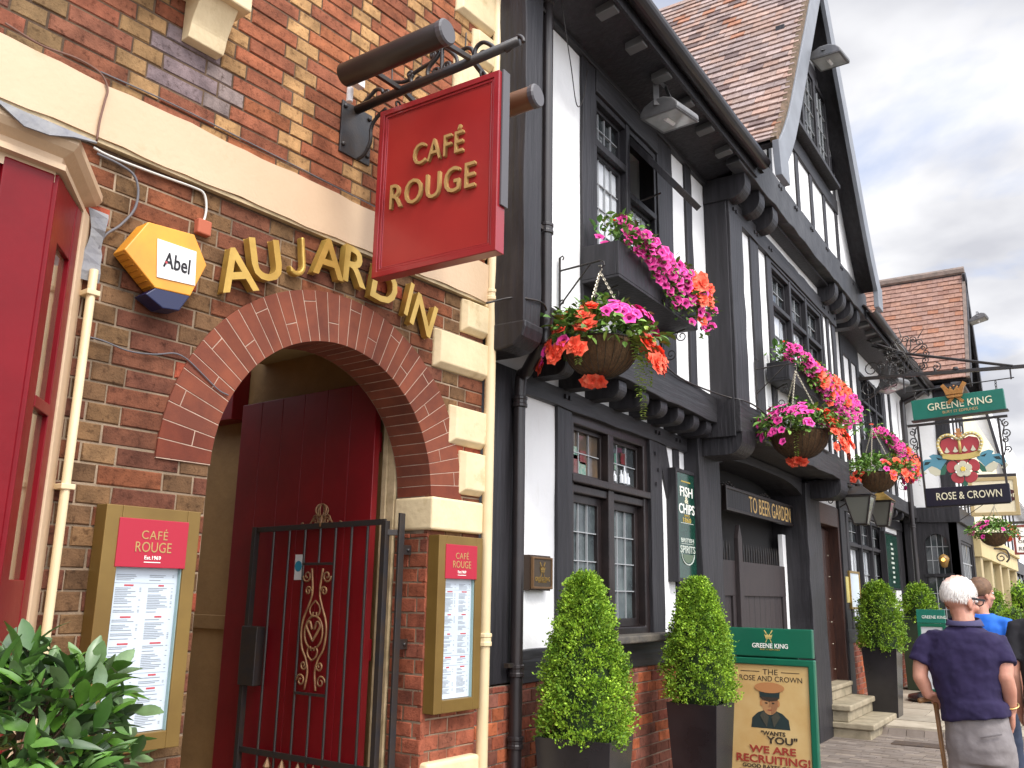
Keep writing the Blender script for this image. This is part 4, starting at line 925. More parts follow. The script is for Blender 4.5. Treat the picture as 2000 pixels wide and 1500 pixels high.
# ---- eaves: boarded soffit, gutters and main roof
RAF=mat('rafter_end_lit',(0.10,0.10,0.10),.5)  # paler grey stands for the light the rafter ends catch
def eave(y0,y1,xw,xe,ze,name_g='gutter'):
    s_=MB(); s_.hexa([FP(y0,xw,ze-.13),FP(y1,xw,ze-.13),FP(y0,xe,ze-.04),FP(y1,xe,ze-.04),FP(y0,xw,ze-.09),FP(y1,xw,ze-.09),FP(y0,xe,ze),FP(y1,xe,ze)]); s_.build('soffit',BLACKW,inn)
    f=MB(); f.box(FP,y0,y1,xe-.012,xe+.012,ze-.09,ze+.06); f.build('fascia',BLACKW,inn)
    g_=MB(); pr=[(xe+.075+.07*math.cos(t),ze+.045+.07*math.sin(t)) for t in [math.pi+math.pi*k/10 for k in range(11)]]
    pr+= [(xe+.075+.062*math.cos(t),ze+.045+.062*math.sin(t)) for t in [2*math.pi-math.pi*k/10 for k in range(11)]]
    n=int((y1-y0)/.5)+1
    vs=[];fs=[]
    for i in range(n+1):
        y=lerp(y0,y1,i/n); dz=-.012*math.sin(math.pi*i/n)+jit(.004); vs+=[FP(y,a,b+dz) for a,b in pr]
    k=len(pr)
    for i in range(n):
        for j in range(k): fs.append((i*k+j,i*k+(j+1)%k,(i+1)*k+(j+1)%k,(i+1)*k+j))
    g_.add(vs,fs); g_.build(name_g,PIPEB,inn,smooth=False)
    r_=MB(); y=y0+.3
    while y<y1:
        r_.hexa([FP(y-.045,xe-.16,ze-.125),FP(y+.045,xe-.16,ze-.125),FP(y-.045,xe-.02,ze-.105),FP(y+.045,xe-.02,ze-.105),FP(y-.045,xe-.16,ze-.05),FP(y+.045,xe-.16,ze-.05),FP(y-.045,xe-.02,ze-.03),FP(y+.045,xe-.02,ze-.03)]); y+=.46
    r_.build('rafter_ends',RAF,inn,bev=.006)
eave(4.0,7.70,XU-.02,-2.26,5.56); eave(12.55,18.25,XU-.02,-2.26,5.50)
# ---- tiled roofs
def tile_color(t):
    c=random.choice([(0.40,0.30,0.255),(0.35,0.27,0.24),(0.43,0.305,0.25),(0.33,0.265,0.245),(0.40,0.315,0.285),(0.41,0.28,0.225)])
    if random.random()<.06: c=(0.42,0.215,0.14)
    if random.random()<.05: c=(0.20,0.15,0.14)
    return sh(c,random.uniform(.85,1.2))
def tiled_slope(mb,P0,ex,es_path,L,gauge=.122,tw=.17,cf=tile_color,thick=.020):
    """rows along ex (length L); es_path(s)->(point offset, slope dir) for distance s up the slope"""
    s=0;k=0
    total=es_path(None)
    ex=Vector(ex).normalized()
    while s<total-.02:
        p,d=es_path(s); nrm=ex.cross(d).normalized()
        if nrm.z<0: nrm=-nrm
        base=Vector(P0)+p; x=-(k%2)*tw/2
        while x<L:
            a=max(0,x+.002); b=min(L,x+tw-.002)
            if b-a>.02:
                c=cf(s); lift=.026+jit(.003); l2=gauge+.03
                bl=base+d*jit(.004)
                A=[bl+ex*a+nrm*(lift),bl+ex*b+nrm*(lift+jit(.003)),bl+d*l2+ex*b+nrm*.004,bl+d*l2+ex*a+nrm*.004]
                B=[bl+ex*a+nrm*(lift-thick),bl+ex*b+nrm*(lift-thick)]
                mb.add(A+B,[(0,1,2,3),(0,4,5,1),(1,5,2),(0,3,4)],c)
            x+=tw
        s+=gauge;k+=1
def bell(slope_len,ang,foot=.9,angf=None):
    angf=angf or R(38)
    def f(s,dirh=None):
        raise NotImplementedError
    return f
def make_path(hdir,total,a0,a1,curve=1.2,step=.01):
    pts=[(0.0,0.0)]; s=0; dirs=[]
    while s<total:
        t=min(1,s/curve); a=a0+(a1-a0)*(t*t*(3-2*t)); dirs.append(a); x,z=pts[-1]; pts.append((x+math.cos(a)*step,z+math.sin(a)*step)); s+=step
    dirs.append(a1)
    hd=Vector(hdir)
    def f(s):
        if s is None: return total
        i=min(len(dirs)-1,int(s/step)); x,z=pts[i]; a=dirs[i]
        return hd*x+Vector((0,0,z)),hd*math.cos(a)+Vector((0,0,math.sin(a)))
    f.pts=pts; f.dirs=dirs
    return f
# main roof (front slope), mostly behind the eaves
mr=MB(); tiled_slope(mr,(-2.24,4.0,5.62),(0,1,0),make_path((-1,0,0),3.6,R(42),R(50)),3.75,cf=tile_color); 
mr2=MB(); tiled_slope(mr,(-2.24,12.5,5.56),(0,1,0),make_path((-1,0,0),3.6,R(42),R(50)),5.2)
mr.build('main_roof',TILE,inn,recalc=False)
m=MB(); m.hexa([FP(y,x,z) for z0_ in (0,) for (x,z) in ((-2.24,5.6),(-5.0,8.2)) for y in (4.0,7.9)]+[FP(y,x,z) for (x,z) in ((-5.5,5.6),(-5.6,8.2)) for y in (4.0,7.9)]); m.hexa([FP(y,x,z) for (x,z) in ((-2.24,5.54),(-5.0,8.1)) for y in (12.4,18.25)]+[FP(y,x,z) for (x,z) in ((-5.5,5.5),(-5.6,8.1)) for y in (12.4,18.25)]); m.build('roof_core',DARKIN,inn)
# gable roof
XF=-2.05; YL,YC,YR=7.66,10.08,12.50; ZF=5.80; 
pthL=make_path((0,1,0),4.35,R(46),R(58.5),1.0)
gl=MB(); tiled_slope(gl,(XF-4.6,YL,ZF),(1,0,0),pthL,4.6); gl.build('gable_roof_slope',TILE,inn,recalc=False)
pthR=make_path((0,-1,0),4.35,R(46),R(58.5),1.0)
gr=MB(); tiled_slope(gr,(XF-4.6,YR,ZF),(1,0,0),pthR,4.6); gr.build('gable_roof_slope',TILE,inn,recalc=False)
def along(path,Y0,sgn,n=14):
    out=[]
    for i in range(n+1):
        s=4.30*i/n; p,d=path(s); out.append((Y0+p.y,ZF+p.z,d))
    return out
PLn=along(pthL,YL,1); PRn=along(pthR,YR,-1)
def strip(mb,pl,x0,x1,dn0,dn1,ext=0.0):
    """solid strip following the roof line between x0..x1, from dn0 to dn1 below it"""
    vs=[];n=len(pl)
    for y,z,d in pl:
        nr=Vector((0,-d.z,d.y)) if d.y>0 else Vector((0,d.z,-d.y))
        if nr.z<0: nr=-nr
        for dn in (dn0,dn1):
            for x in (x0,x1): vs.append(Vector((x,y,z))-nr*dn)
    fs=[]
    for i in range(n-1):
        a=i*4;b=a+4
        fs+=[(a,a+1,b+1,b),(a+2,b+2,b+3,a+3),(a,b,b+2,a+2),(a+1,a+3,b+3,b+1)]
    fs+=[(0,2,3,1),((n-1)*4,(n-1)*4+1,(n-1)*4+3,(n-1)*4+2)]
    mb.add(vs,fs)
BARGE=mat('bargeboard_glare',(0.22,0.235,0.26),0.4,(0.17,0.18,0.20),4)  # black boards; the glare on them is painted in as grey
ex=[(YL-.14,ZF-.16,PLn[0][2])]
for pl in (PLn,PRn):
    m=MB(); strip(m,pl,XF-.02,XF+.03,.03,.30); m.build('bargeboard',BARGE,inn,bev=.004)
    m=MB(); strip(m,pl,XF-.045,XF-.021,.03,.24); m.build('barge_backing',BLACKW,inn)
    m=MB(); strip(m,pl,XF-.05,XF+.012,-.02,.028); m.build('verge_mortar',MOSS,inn)
    m=MB(); strip(m,pl,XF-4.6,XF-.046,.03,.08); m.build('gable_soffit',BLACKW,inn)
for Y0,sg_ in ((YL,-1),(YR,1)):
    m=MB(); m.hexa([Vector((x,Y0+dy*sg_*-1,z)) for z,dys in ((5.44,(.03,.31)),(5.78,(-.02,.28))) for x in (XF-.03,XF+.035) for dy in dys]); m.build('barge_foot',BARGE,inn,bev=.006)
m=MB(); m.tube([(XF+.0,YC,9.25),(XF-4.6,YC,9.25)],.11,10); m.build('ridge_tiles',RIDGE,inn)
# gable wall: white triangle with studs
def gz_at(y):
    pl=PLn if y<YC else PRn
    for (a,za,_),(b,zb,_) in zip(pl[:-1],pl[1:]):
        if min(a,b)<=y<=max(a,b): return za+(zb-za)*(y-a)/(b-a)
    return pl[0][1]
m=MB(); ys=[7.72+i*.1 for i in range(int((12.44-7.72)/.1)+1)]
poly=[(7.72,5.45)]+[(12.44,5.45)]+[(y,gz_at(y)-.06) for y in reversed(ys)]
m.prism([Vector((XGB-.014,y,z)) for y,z in poly],(-.2,0,0)); m.build('gable_render',PLAST,inn)
timber('gable_beam',[(7.25,12.75,XGB-.10,XGB+.03,5.44,5.80)],wob=.014,m=mat('weathered_black_beam',(0.050,0.050,0.053),.5,(0.022,0.022,0.024),5,.005,14))
for y in (7.95,8.02,8.5,8.58,9.10,9.17,9.75,9.82,10.45,10.52,11.2,11.27,11.9): peg(y,XGB+.03,5.72)
for y in (7.55,7.98,8.42): joist(y,.17,XB-.2,XGB+.0,5.44,.23,'gable_bracket')
for y in (11.0,11.42,11.85,12.25): joist(y,.17,XB-.2,XGB+.0,5.44,.23,'gable_bracket')
m=MB(); m.box(FP,7.52,12.5,XB-.1,XGB-.08,5.40,5.43); m.build('gable_soffit_board',BLACKW,inn)
timber('gable_stud',[(8.30,8.40,XGB-.05,XGB+.006,5.8,6.35),(8.72,8.86,XGB-.05,XGB+.006,5.8,6.72),(9.35,9.47,XGB-.05,XGB+.006,5.8,6.72),(9.97,10.09,XGB-.05,XGB+.006,5.8,6.72),(10.60,10.72,XGB-.05,XGB+.006,5.8,6.72),(11.25,11.36,XGB-.05,XGB+.006,5.8,7.3)],m=BLACKW)
timber('gable_rail',[(8.72,11.36,XGB-.05,XGB+.016,6.50,6.70)])
gs=MB(); gs.box(FP,8.95,11.05,XGB-.05,XGB+.13,6.72,6.775); gs.build('gable_window_sill',BLACKW,inn,bev=.006)
wf=MB(); frame(wf,FP,9.05,10.95,6.78,7.95,.06,XGB-.05,XGB+.05); 
for q in (9.68,10.32): wf.box(FP,q-.04,q+.04,XGB-.05,XGB+.055,6.78,7.95)
gw=wf.build('gable_window',BLACKW,inn,bev=.006)
for a,b in ((9.11,9.64),(9.72,10.28),(10.36,10.89)): leaded(gw,a,b,6.84,7.89,XGB+.03,3,4,GLASS,.03,'casement',fm=BLACKW,depth=.02)
timber('gable_collar',[(9.52,10.64,XGB-.05,XGB+.02,7.98,8.2)]); timber('gable_king_post',[(10.0,10.16,XGB-.05,XGB+.012,8.2,9.0)])
pg.build('oak_pegs',BLACKW,inn)
# ---- dark passage to the beer garden, its gates
timber('window_head',[(5.236,6.359,XU-.05,XU+.02,5.22,5.42)]); timber('window_head',[(8.851,10.949,XB-.05,XB+.012,5.055,5.084)],wob=.001)
pb=MB(); pb.box(FP,7.90,11.0,-7.0,-6.9,0,3.1); pb.box(FP,7.9,7.95,-7,-3.4,0,3.1); pb.box(FP,7.9,11.05,-7,-3.3,3.02,3.1); pb.build('passage_wall',DARKIN,inn)
pw_=MB(); pw_.box(FP,10.815,10.95,-3.14,-3.09,0,2.35); pw_.build('white_jamb',PLAST,inn)
gt2=thing('wooden_gates','brown black boarded yard gates with spikes below the hanging board','gates',(-3.4,9.5,0))
for (a,b,zt) in ((7.99,9.06,2.02),(9.12,10.80,2.02)):
    m=MB(); n=int((b-a)/.17)
    for i in range(n):
        q=a+(b-a)*i/n; m.box(FP,q+.003,q+(b-a)/n-.003,-3.13,-3.10,.05,1.80)
    m.box(FP,a,b,-3.10,-3.075,1.62,zt-.05); m.box(FP,a,b,-3.10,-3.075,.1,.3); m.box(FP,a,a+.12,-3.10,-3.077,.3,1.62); m.box(FP,b-.12,b,-3.10,-3.077,.3,1.62)
    m.build('gate_leaf',GATEW,gt2,bev=.004)
    k=MB()
    for i in range(int((b-a)/.085)): k.tube([FP(a+.04+i*.085,-3.11,1.90),FP(a+.04+i*.085,-3.11,2.10),FP(a+.04+i*.085,-3.11,2.17)],[.008,.008,.002],6)
    k.build('spikes',IRON,gt2)
m=MB(); m.prism([FP(y,-3.08,z) for y,z in ((9.03,.1),(9.15,.1),(9.15,2.2),(9.09,2.34),(9.03,2.2))],(.05,0,0)); m.build('meeting_post',GATEW,gt2,bev=.006)
hb_=thing('hanging_board','long black board with gold capitals hung on chains across the yard gateway','sign',(-3.0,9.4,2.3))
FBd=lambda px,py: Vector(yz(px,py,-3.0))
a,b=FBd(1413,946),FBd(1413,983); c,d=FBd(1566,1001),FBd(1566,1036)
yb0,yb1=a.x,c.x; zt=(a.y+c.y)/2; zb_=(b.y+d.y)/2
m=MB(); m.box(FP,yb0+.06,yb1-.06,-3.03,-3.0,zb_,zt); m.build('board',BLACKW,hb_); m=MB(); frame(m,FP,yb0+.03,yb1-.03,zb_-.02,zt+.02,.03,-3.035,-2.985); m.build('board_frame',BROWNW,hb_,bev=.004)
text('TO BEER GARDEN',FP((yb0+yb1)/2+.12,-2.999,(zb_+zt)/2),(0,1,0),Z,1.55,.17,mat('gold_leaf',(0.62,0.40,0.14),.5),hb_,depth=.003)
def chain(name,p0,p1,parent,m=CHAIN,link=.028,r=.0028,label=None):
    p0,p1=Vector(p0),Vector(p1); d=p1-p0; n=max(2,int(d.length/(link*.72))); dn=d.normalized(); x=dn.orthogonal().normalized(); y=dn.cross(x); mb=MB()
    for i in range(n):
        c=p0+d*((i+.5)/n); s_=x if i%2 else y
        mb.tube([c+dn*(math.sin(t)*link*.5)+s_*(math.cos(t)*link*.28) for t in [2*math.pi*k/8 for k in range(8)]],r,4,closed=True)
    return mb.build(name,m,parent)
for y in (8.75,9.95):
    for s_ in (-.22,.22): chain('chain',FP(y+s_,-3.015,zt+.02),FP(y,-3.015,2.74),hb_,IRON,.05,.005)
# ---- door up the steps
dr=MB(); dr.box(FP,11.70,13.14,-3.22,-3.12,.5,2.8); 
for q in (11.75,12.1,12.45,12.8): dr.box(FP,q,q+.33,-3.12,-3.085,.52,2.55)
do=dr.build('oak_door',DOORB,inn,bev=.006)
m=MB()
for q in (11.9,12.27,12.62,12.96):
    for z in (.7,1.0,1.3,1.6,1.9,2.2): m.lathe((-3.085,q+jit(.02),z+jit(.02)),[(.013,0),(.010,.008),(.001,.012)],8,(1,0,0))
m.build('door_studs',CHAIN,do)
m=MB(); m.box(FP,11.66,11.72,-3.2,XG+.01,.5,2.85); m.box(FP,13.06,13.13,-3.2,XG+.01,.5,2.85); m.box(FP,11.72,13.06,-3.2,XG+.01,2.58,2.86); m.build('door_frame',DOORB,inn,bev=.008)
st=thing('stone_steps','three worn pale stone steps up to the oak door','steps',(-2.6,12.3,0))
def slab(y0,y1,x0,x1,z0,z1,name,b=.012):
    m=MB(); m.box(FP,y0,y1,x0,x1,z0,z1); return m.build(name,STEPST,st,bev=b,seg=3)
slab(11.60,13.05,-2.9,-2.40,-.05,.105,'lower_riser'); slab(11.57,13.08,-2.92,-2.35,.106,.175,'lower_tread',.016)
slab(11.60,13.05,-3.0,-2.64,.176,.30,'upper_riser'); slab(11.57,13.08,-3.0,-2.60,.301,.370,'upper_tread',.016)
slab(11.63,13.05,-3.15,-2.90,.371,.48,'threshold_riser'); slab(11.63,13.05,-3.15,-2.88,.481,.54,'threshold',.02)
gr_=MB(); c=atz=on(1800,1455,Z,0.003)
for i in range(9): gr_.box(FP,c.y-.16+i*.034,c.y-.16+i*.034+.02,c.x-.30,c.x+.32,.002,.012)
o=gr_.build('drain_grate',mat('rusty_grate',(0.12,0.08,0.055),.8,(0.08,0.06,0.05),12)); tag(o,'rusty slotted drain grate set in the pavement beside the steps','drain grate')
# ---- pipes on the inn
t=pipe_thing('drainpipe','black drainpipe down the near corner of the timber framed inn',smooth_path([(-2.61,4.40,5.66),(-2.61,4.40,4.6),(-2.61,4.40,3.18),(-2.625,4.41,3.10),(-2.80,4.50,2.94),(-2.872,4.54,2.85),(-2.872,4.54,2.0),(-2.872,4.54,0.02)],5),.038,PIPEB,[(-2.61,4.40,3.80),(-2.61,4.40,5.42),(-2.872,4.54,2.76),(-2.872,4.54,1.17),(-2.872,4.54,.78)])
m=MB()
for x,z,yy in ((-2.61,3.78,4.31),(-2.872,1.19,4.44),(-2.61,5.30,4.31)): m.box(FP,yy,yy+.06,x-.02,x+.01,z,z+.025)
m.build('wall_clip',IRON,t)
t=pipe_thing('drainpipe','black drainpipe beside the black boarded bay at the far end of the inn',smooth_path([(-2.25,17.45,5.35),(-2.4,17.42,5.25),(-2.60,17.38,5.15),(-2.62,17.36,5.0),(-2.62,17.36,3.2),(-2.62,17.36,0.2)],4),.045,PIPEB,[(-2.62,17.36,4.4),(-2.62,17.36,2.9)])
cable('eaves_cable','thin black cable looping below the eaves by the near corner of the inn',smooth_path([(-2.54,4.44,5.68),(-2.56,4.5,5.45),(-2.60,4.7,5.1),(-2.665,4.9,4.93),(-2.665,5.0,5.03),(-2.665,5.06,5.3)]),.004,IRON)
cable('beam_cable','black cable drooping along the first floor beam towards the bay',smooth_path([(-2.645,4.75,3.32),(-2.64,5.5,3.33),(-2.63,6.1,3.365),(-2.64,6.6,3.33),(-2.63,7.1,3.34),(-2.55,7.46,3.33),(-2.43,7.55,3.30),(-2.43,7.95,3.31),(-2.435,8.6,3.27),(-2.43,9.4,3.29),(-2.43,10.6,3.26)],5),.008,IRON)
cable('post_cable','thin cable crossing from the cream drainpipe to the black corner post',smooth_path([LP(950,592,.13),(-2.66,4.085,3.27),(-2.57,4.12,3.26),(-2.565,4.3,3.28),(-2.62,4.45,3.24)]),.006,IRON)
# ================================================================== FLOWERS
def flower_proto(kind):
    mb=MB(); rs=random.Random(5)
    if kind=='petunia':
        n=10; rings=[(.004,-.012),(.012,-.002),(.026,.004),(.033,.001)]
        cs=[(0.30,0.010,0.12),(0.48,0.012,0.19),(0.78,0.045,0.31),(0.84,0.11,0.40)]
        vs=[];fs=[];cc=[]
        for k,(r,z) in enumerate(rings):
            for j in range(n):
                w_=1+(.13*math.cos(5*2*math.pi*j/n) if k==3 else 0); zz_=z+(.004*(j%2) if k==3 else 0)
                vs.append(Vector((math.cos(2*math.pi*j/n)*r*w_,math.sin(2*math.pi*j/n)*r*w_,zz_)))
        for k in range(3):
            for j in range(n): mb.add([vs[k*n+j],vs[k*n+(j+1)%n],vs[(k+1)*n+(j+1)%n],vs[(k+1)*n+j]],[(0,1,2,3)],sh(cs[k+ (1 if k else 0)],rs.uniform(.85,1.15)))
    else:
        for ring,(nn,r,til) in enumerate(((6,.040,.15),(6,.030,.6),(5,.020,1.0))):
            for j in range(nn):
                a=2*math.pi*(j+.5*(ring%2))/nn+rs.uniform(-.2,.2); d=Vector((math.cos(a)*math.cos(til),math.sin(a)*math.cos(til),math.sin(til)))
                sd=Vector((-math.sin(a),math.cos(a),0)); L=r*rs.uniform(.85,1.15); w_=L*.46
                c=rs.choice([(0.86,0.105,0.055),(0.92,0.155,0.085),(0.78,0.07,0.035),(0.93,0.21,0.12)])
                b=d*.004
                up=sd.cross(d)*.004
                mb.add([b,b+d*L*.6+sd*w_,b+d*L+up,b+d*L*.6-sd*w_],[(0,1,2,3)],c)
    o=mb.build(kind,PETAL,recalc=False); me=o.data; bpy.data.objects.remove(o)
    # meshes centred on their own origin
    return me
def recenter(me,dz):
    for v in me.vertices: v.co.z+=dz
PET=flower_proto('petunia'); 
def zmin(me): return min(v.co.z for v in me.vertices)
recenter(PET,-.012); BEG=flower_proto('begonia'); recenter(BEG,0)
def put(me,name,p,d,s,parent,roll=None):
    o=bpy.data.objects.new(name,me); COL.objects.link(o); o.parent=parent
    q=Vector(d).to_track_quat('Z','Y').to_matrix().to_4x4()@Matrix.Rotation(roll if roll is not None else random.uniform(0,6.28),4,'Z')@Matrix.Diagonal((s,s,s,1))
    q.translation=Vector(p)-Vector(parent['_o']); o.matrix_local=q; return o
GRN=[(0.10,0.20,0.028),(0.13,0.25,0.032),(0.075,0.155,0.026),(0.18,0.31,0.055)]
LIME=[(0.26,0.36,0.06),(0.20,0.32,0.05),(0.33,0.40,0.09)]
def foliage(mb,p,spread,n,L,W,cols,dirb=(0,0,.3)):
    for _ in range(n):
        q=Vector(p)+Vector((random.gauss(0,spread[0]),random.gauss(0,spread[1]),random.gauss(0,spread[2])))
        d=(q-Vector(p))*2+Vector(dirb)+Vector((jit(.6),jit(.6),jit(.5)))
        if d.length<.01: d=Vector((0,0,1))
        place_leaf(mb,q,d,L*random.uniform(.7,1.3),W*random.uniform(.7,1.2),sh(random.choice(cols),random.uniform(.75,1.25)),n=3,fold=.3,curl=.3,roll=jit(.8))
def trail(mb,p,l,out,n=None):
    n=n or max(6,int(l/.017))
    p=Vector(p); 
    for i in range(n):
        t=i/n; q=p+Vector((out[0]*math.sin(t*2)*.5,out[1]*math.sin(t*2)*.5,-l*t+.02*math.sin(t*7)))
        for s_ in (-1,1): place_leaf(mb,q,Vector((jit(.5)+s_*.7,s_*.7+jit(.4),jit(.3)-.1)),.036*(1.15-t*.5)*random.uniform(.7,1.2),.030*(1.15-t*.5),sh(random.choice(LIME),random.uniform(.8,1.15)),n=2,fold=.2,curl=.2)
# ------------------------------------------------ hanging baskets
def hanging_basket(c,rad,hook,label,seed,mixf,wall,npet=26,nbeg=26,trails=True,bracket_label=None,bdir=-1,redunder=True):
    """c: centre of the rim"""
    random.seed(seed); c=Vector(c); t=thing('hanging_basket',label,'hanging basket',c-Vector((0,0,rad*.95)),'hanging baskets along the inn front')
    m=MB(); pr=[(.02,-rad*.93)]+[(rad*math.cos(a),-rad*.93*math.sin(a)) for a in [math.pi/2*(1-k/9) for k in range(1,10)]]+[(rad*.94,.0),(rad*.8,-.03)]
    m.lathe(c,pr,30); m.build('coir_liner',COIR,t,smooth=True,recalc=True)
    m=MB()
    for k in range(26):
        a=2*math.pi*k/26; m.tube([c+Vector((math.cos(a)*rad*1.008*math.cos(b),math.sin(a)*rad*1.008*math.cos(b),-rad*.938*math.sin(b))) for b in [math.pi/2*j/8*.97 for j in range(9)]],.0016,4)
    m.tube(circ(c,rad*1.01,(1,0,0),(0,1,0),n=30)[:-1],.004,5,closed=True); m.build('wire_frame',mat_get('coir_wire',(0.035,0.03,0.02)),t)
    for k in range(3):
        a=2*math.pi*k/3+.5; chain('chain',c+Vector((math.cos(a)*rad,math.sin(a)*rad,0)),Vector(hook)-Vector((0,0,.03)),t,CHAIN,.022,.0026)
    m=MB(); h=Vector(hook); m.tube([h+Vector((.0,0,-.035)),h+Vector((.012,0,-.02)),h+Vector((.008,0,.012)),h+Vector((-.012,0,.012))],.0035,5); m.build('hook',CHAIN,t)
    lf=MB()
    for k in range(125):
        a=random.uniform(0,6.28); r=rad*random.uniform(.2,1.5); p=c+Vector((math.cos(a)*r,math.sin(a)*r,.04+.20*max(0,1-r/rad/1.6)*random.uniform(.5,1.3)))
        foliage(lf,p,(.035,.035,.03),7,.055,.030,GRN,(math.cos(a)*.3,math.sin(a)*.3,.25))
    for k in range(30):
        a=random.uniform(0,6.28); p=c+Vector((math.cos(a)*rad*1.3,math.sin(a)*rad*1.3,.0)); foliage(lf,p,(.04,.04,.03),6,.05,.03,GRN+LIME[:1],(math.cos(a)*.5,math.sin(a)*.5,-.1))
    for k in range(10):
        a=random.uniform(0,6.28); p=c+Vector((math.cos(a)*rad*1.45,math.sin(a)*rad*1.45,.05)); foliage(lf,p,(.04,.04,.03),4,.085,.045,[(0.085,0.19,0.03),(0.12,0.25,0.04)],(math.cos(a),math.sin(a),.2))
    lf.build('foliage',LEAF,t,recalc=False)
    # outward from the camera side: full dome of flowers
    def dome(kind,n,mask,zlo=-.10,zhi=.17,sc=(.8,1.15)):
        k=0;tries=0
        while k<n and tries<n*40:
            tries+=1
            a=random.uniform(0,6.28); h=random.random(); r=rad*(1.62-1.05*max(0,h-.3)); z=lerp(zlo,zhi*1.45,h)+jit(.02)
            if not mask(.84*math.cos(a)+.54*math.sin(a),.54*math.cos(a)-.84*math.sin(a),h): continue
            d=Vector((math.cos(a)*(1.1-h*.6),math.sin(a)*(1.1-h*.6),.1+h*.9)); put(PET if kind=='petunia' else BEG,kind+('_flower' if kind=='petunia' else '_bloom'),c+Vector((math.cos(a)*r,math.sin(a)*r,z))+Vector((jit(.015),jit(.015),0)),d+Vector((jit(.3),jit(.3),jit(.2))),random.uniform(*sc),t); k+=1
    for kind,n,mask,zl,zh in mixf: dome(kind,n,mask,zl,zh,(1.05,1.45) if kind=='petunia' else (1.0,1.5))
    if redunder:
        for k in range(6): put(BEG,'begonia_bloom',c+Vector((-rad*.30+k*rad*.085,-rad*.20+jit(.02),-rad*1.02+jit(.012))),(jit(.4),-.6,-.7),1.2,t)
    if trails:
        tm=MB()
        for (ax,ay,l) in trails: trail(tm,c+Vector((ax*rad,ay*rad,.02)),l,(ax*.1,ay*.1))
        tm.build('trailing_creeper',LEAF,t,recalc=False)
    # bracket
    wx,wy=wall; hk=Vector(hook)
    b=thing('basket_bracket',bracket_label,'bracket',(wx,wy,hk.z-.25),'iron basket brackets on the inn front')
    m=MB(); w_=Vector((wx+.006,wy,hk.z+.03)); m.bar(w_+Vector((0,0,.09)),w_-Vector((0,0,.30)),.018,.008,up=(1,0,0))
    m.tube([w_,hk+Vector((0,0,.045))],.007,6); m.tube([w_-Vector((0,0,.24)),w_.lerp(hk,.78)+Vector((0,0,.035))],.006,6)
    dx=(hk-w_); dx.z=0; dx.normalize()
    m.tube([hk+Vector((0,0,.045))+dx*a+Vector((0,0,z)) for a,z in ((0,0),(.025,-.012),(.03,-.035),(.012,-.05),(-.006,-.045))],.0055,6)
    m.tube([w_+dx*a+Vector((0,0,z)) for a,z in ((.0,.09),(.02,.10),(.03,.085),(.022,.07))],.005,5); m.tube([w_+dx*a+Vector((0,0,z-.30)) for a,z in ((.0,.09),(.02,.10),(.03,.085),(.022,.07))],.005,5)
    m.build('ironwork',IRON,b,smooth=False)
    return t
def mat_get(n,c,r=.6): return MATS.get(n) or mat(n,c,r)
h1=aty(1172,522,4.72); h1y=4.72
c1=Vector((h1.x,h1y,aty(1172,672,4.72).z))
right=lambda x,y,h: x>.15
left=lambda x,y,h: x<-.1
anyw=lambda x,y,h: True
hanging_basket(c1,.235,(h1.x,h1y,h1.z),'nearest hanging basket, orange begonias left and pink petunias right, by the black drainpipe',31,
 [('begonia',28,lambda x,y,h:x<-.3 and y>-.3,-.16,.13),('begonia',24,lambda x,y,h:x>.72 and y>-.4 and h<.6,-.20,.08),('petunia',26,lambda x,y,h:x>.0 and y>-.3 and h>.3,.0,.15),('petunia',6,lambda x,y,h:x<-.4 and y>0 and h<.5,-.16,.05),('begonia',4,lambda x,y,h:h>.5 and x<.1,.03,.12)],(XU,4.72),
 trails=[(.05,-1.12,.24),(.0,-1.12,.10),(1.02,-.1,.55),(1.0,-.25,.42),(1.08,.1,.34)],bracket_label='iron bracket of the nearest hanging basket, beside the black drainpipe')
h2=aty(1553,718,8.15); c2=Vector((h2.x,8.15,aty(1565,845,8.15).z))
hanging_basket(c2,.265,(h2.x,8.15,h2.z),'middle hanging basket with pink petunias left and orange begonias right, before the yard gateway',32,
 [('petunia',34,lambda x,y,h:x<.15 and y>-.2,-.07,.16),('petunia',8,lambda x,y,h:x<-.5,-.16,.05),('begonia',32,lambda x,y,h:x>.4 and y>-.3,-.20,.13),('petunia',5,lambda x,y,h:x>.8,.0,.14)],(XB,8.15),
 trails=[(.15,-.95,.30),(-.75,-.6,.16)],bracket_label='iron bracket of the middle hanging basket on the bay front')
h3=aty(1703,832,12.55); c3=Vector((h3.x,12.55,aty(1712,925,12.55).z))
hanging_basket(c3,.27,(h3.x,12.55,h3.z),'furthest inn basket, mostly orange begonias, hanging above the two lanterns',33,
 [('begonia',26,lambda x,y,h:x>.0 and y>-.4,-.12,.14),('begonia',9,lambda x,y,h:x<-.6 and y>-.3,-.16,.05),('petunia',3,lambda x,y,h:y>.3,-.1,.1),('petunia',9,lambda x,y,h:x>.85,-.18,.05)],(XU,12.55),trails=[(-.6,-.7,.16)],bracket_label='iron bracket of the furthest inn basket, above the lanterns',redunder=False)
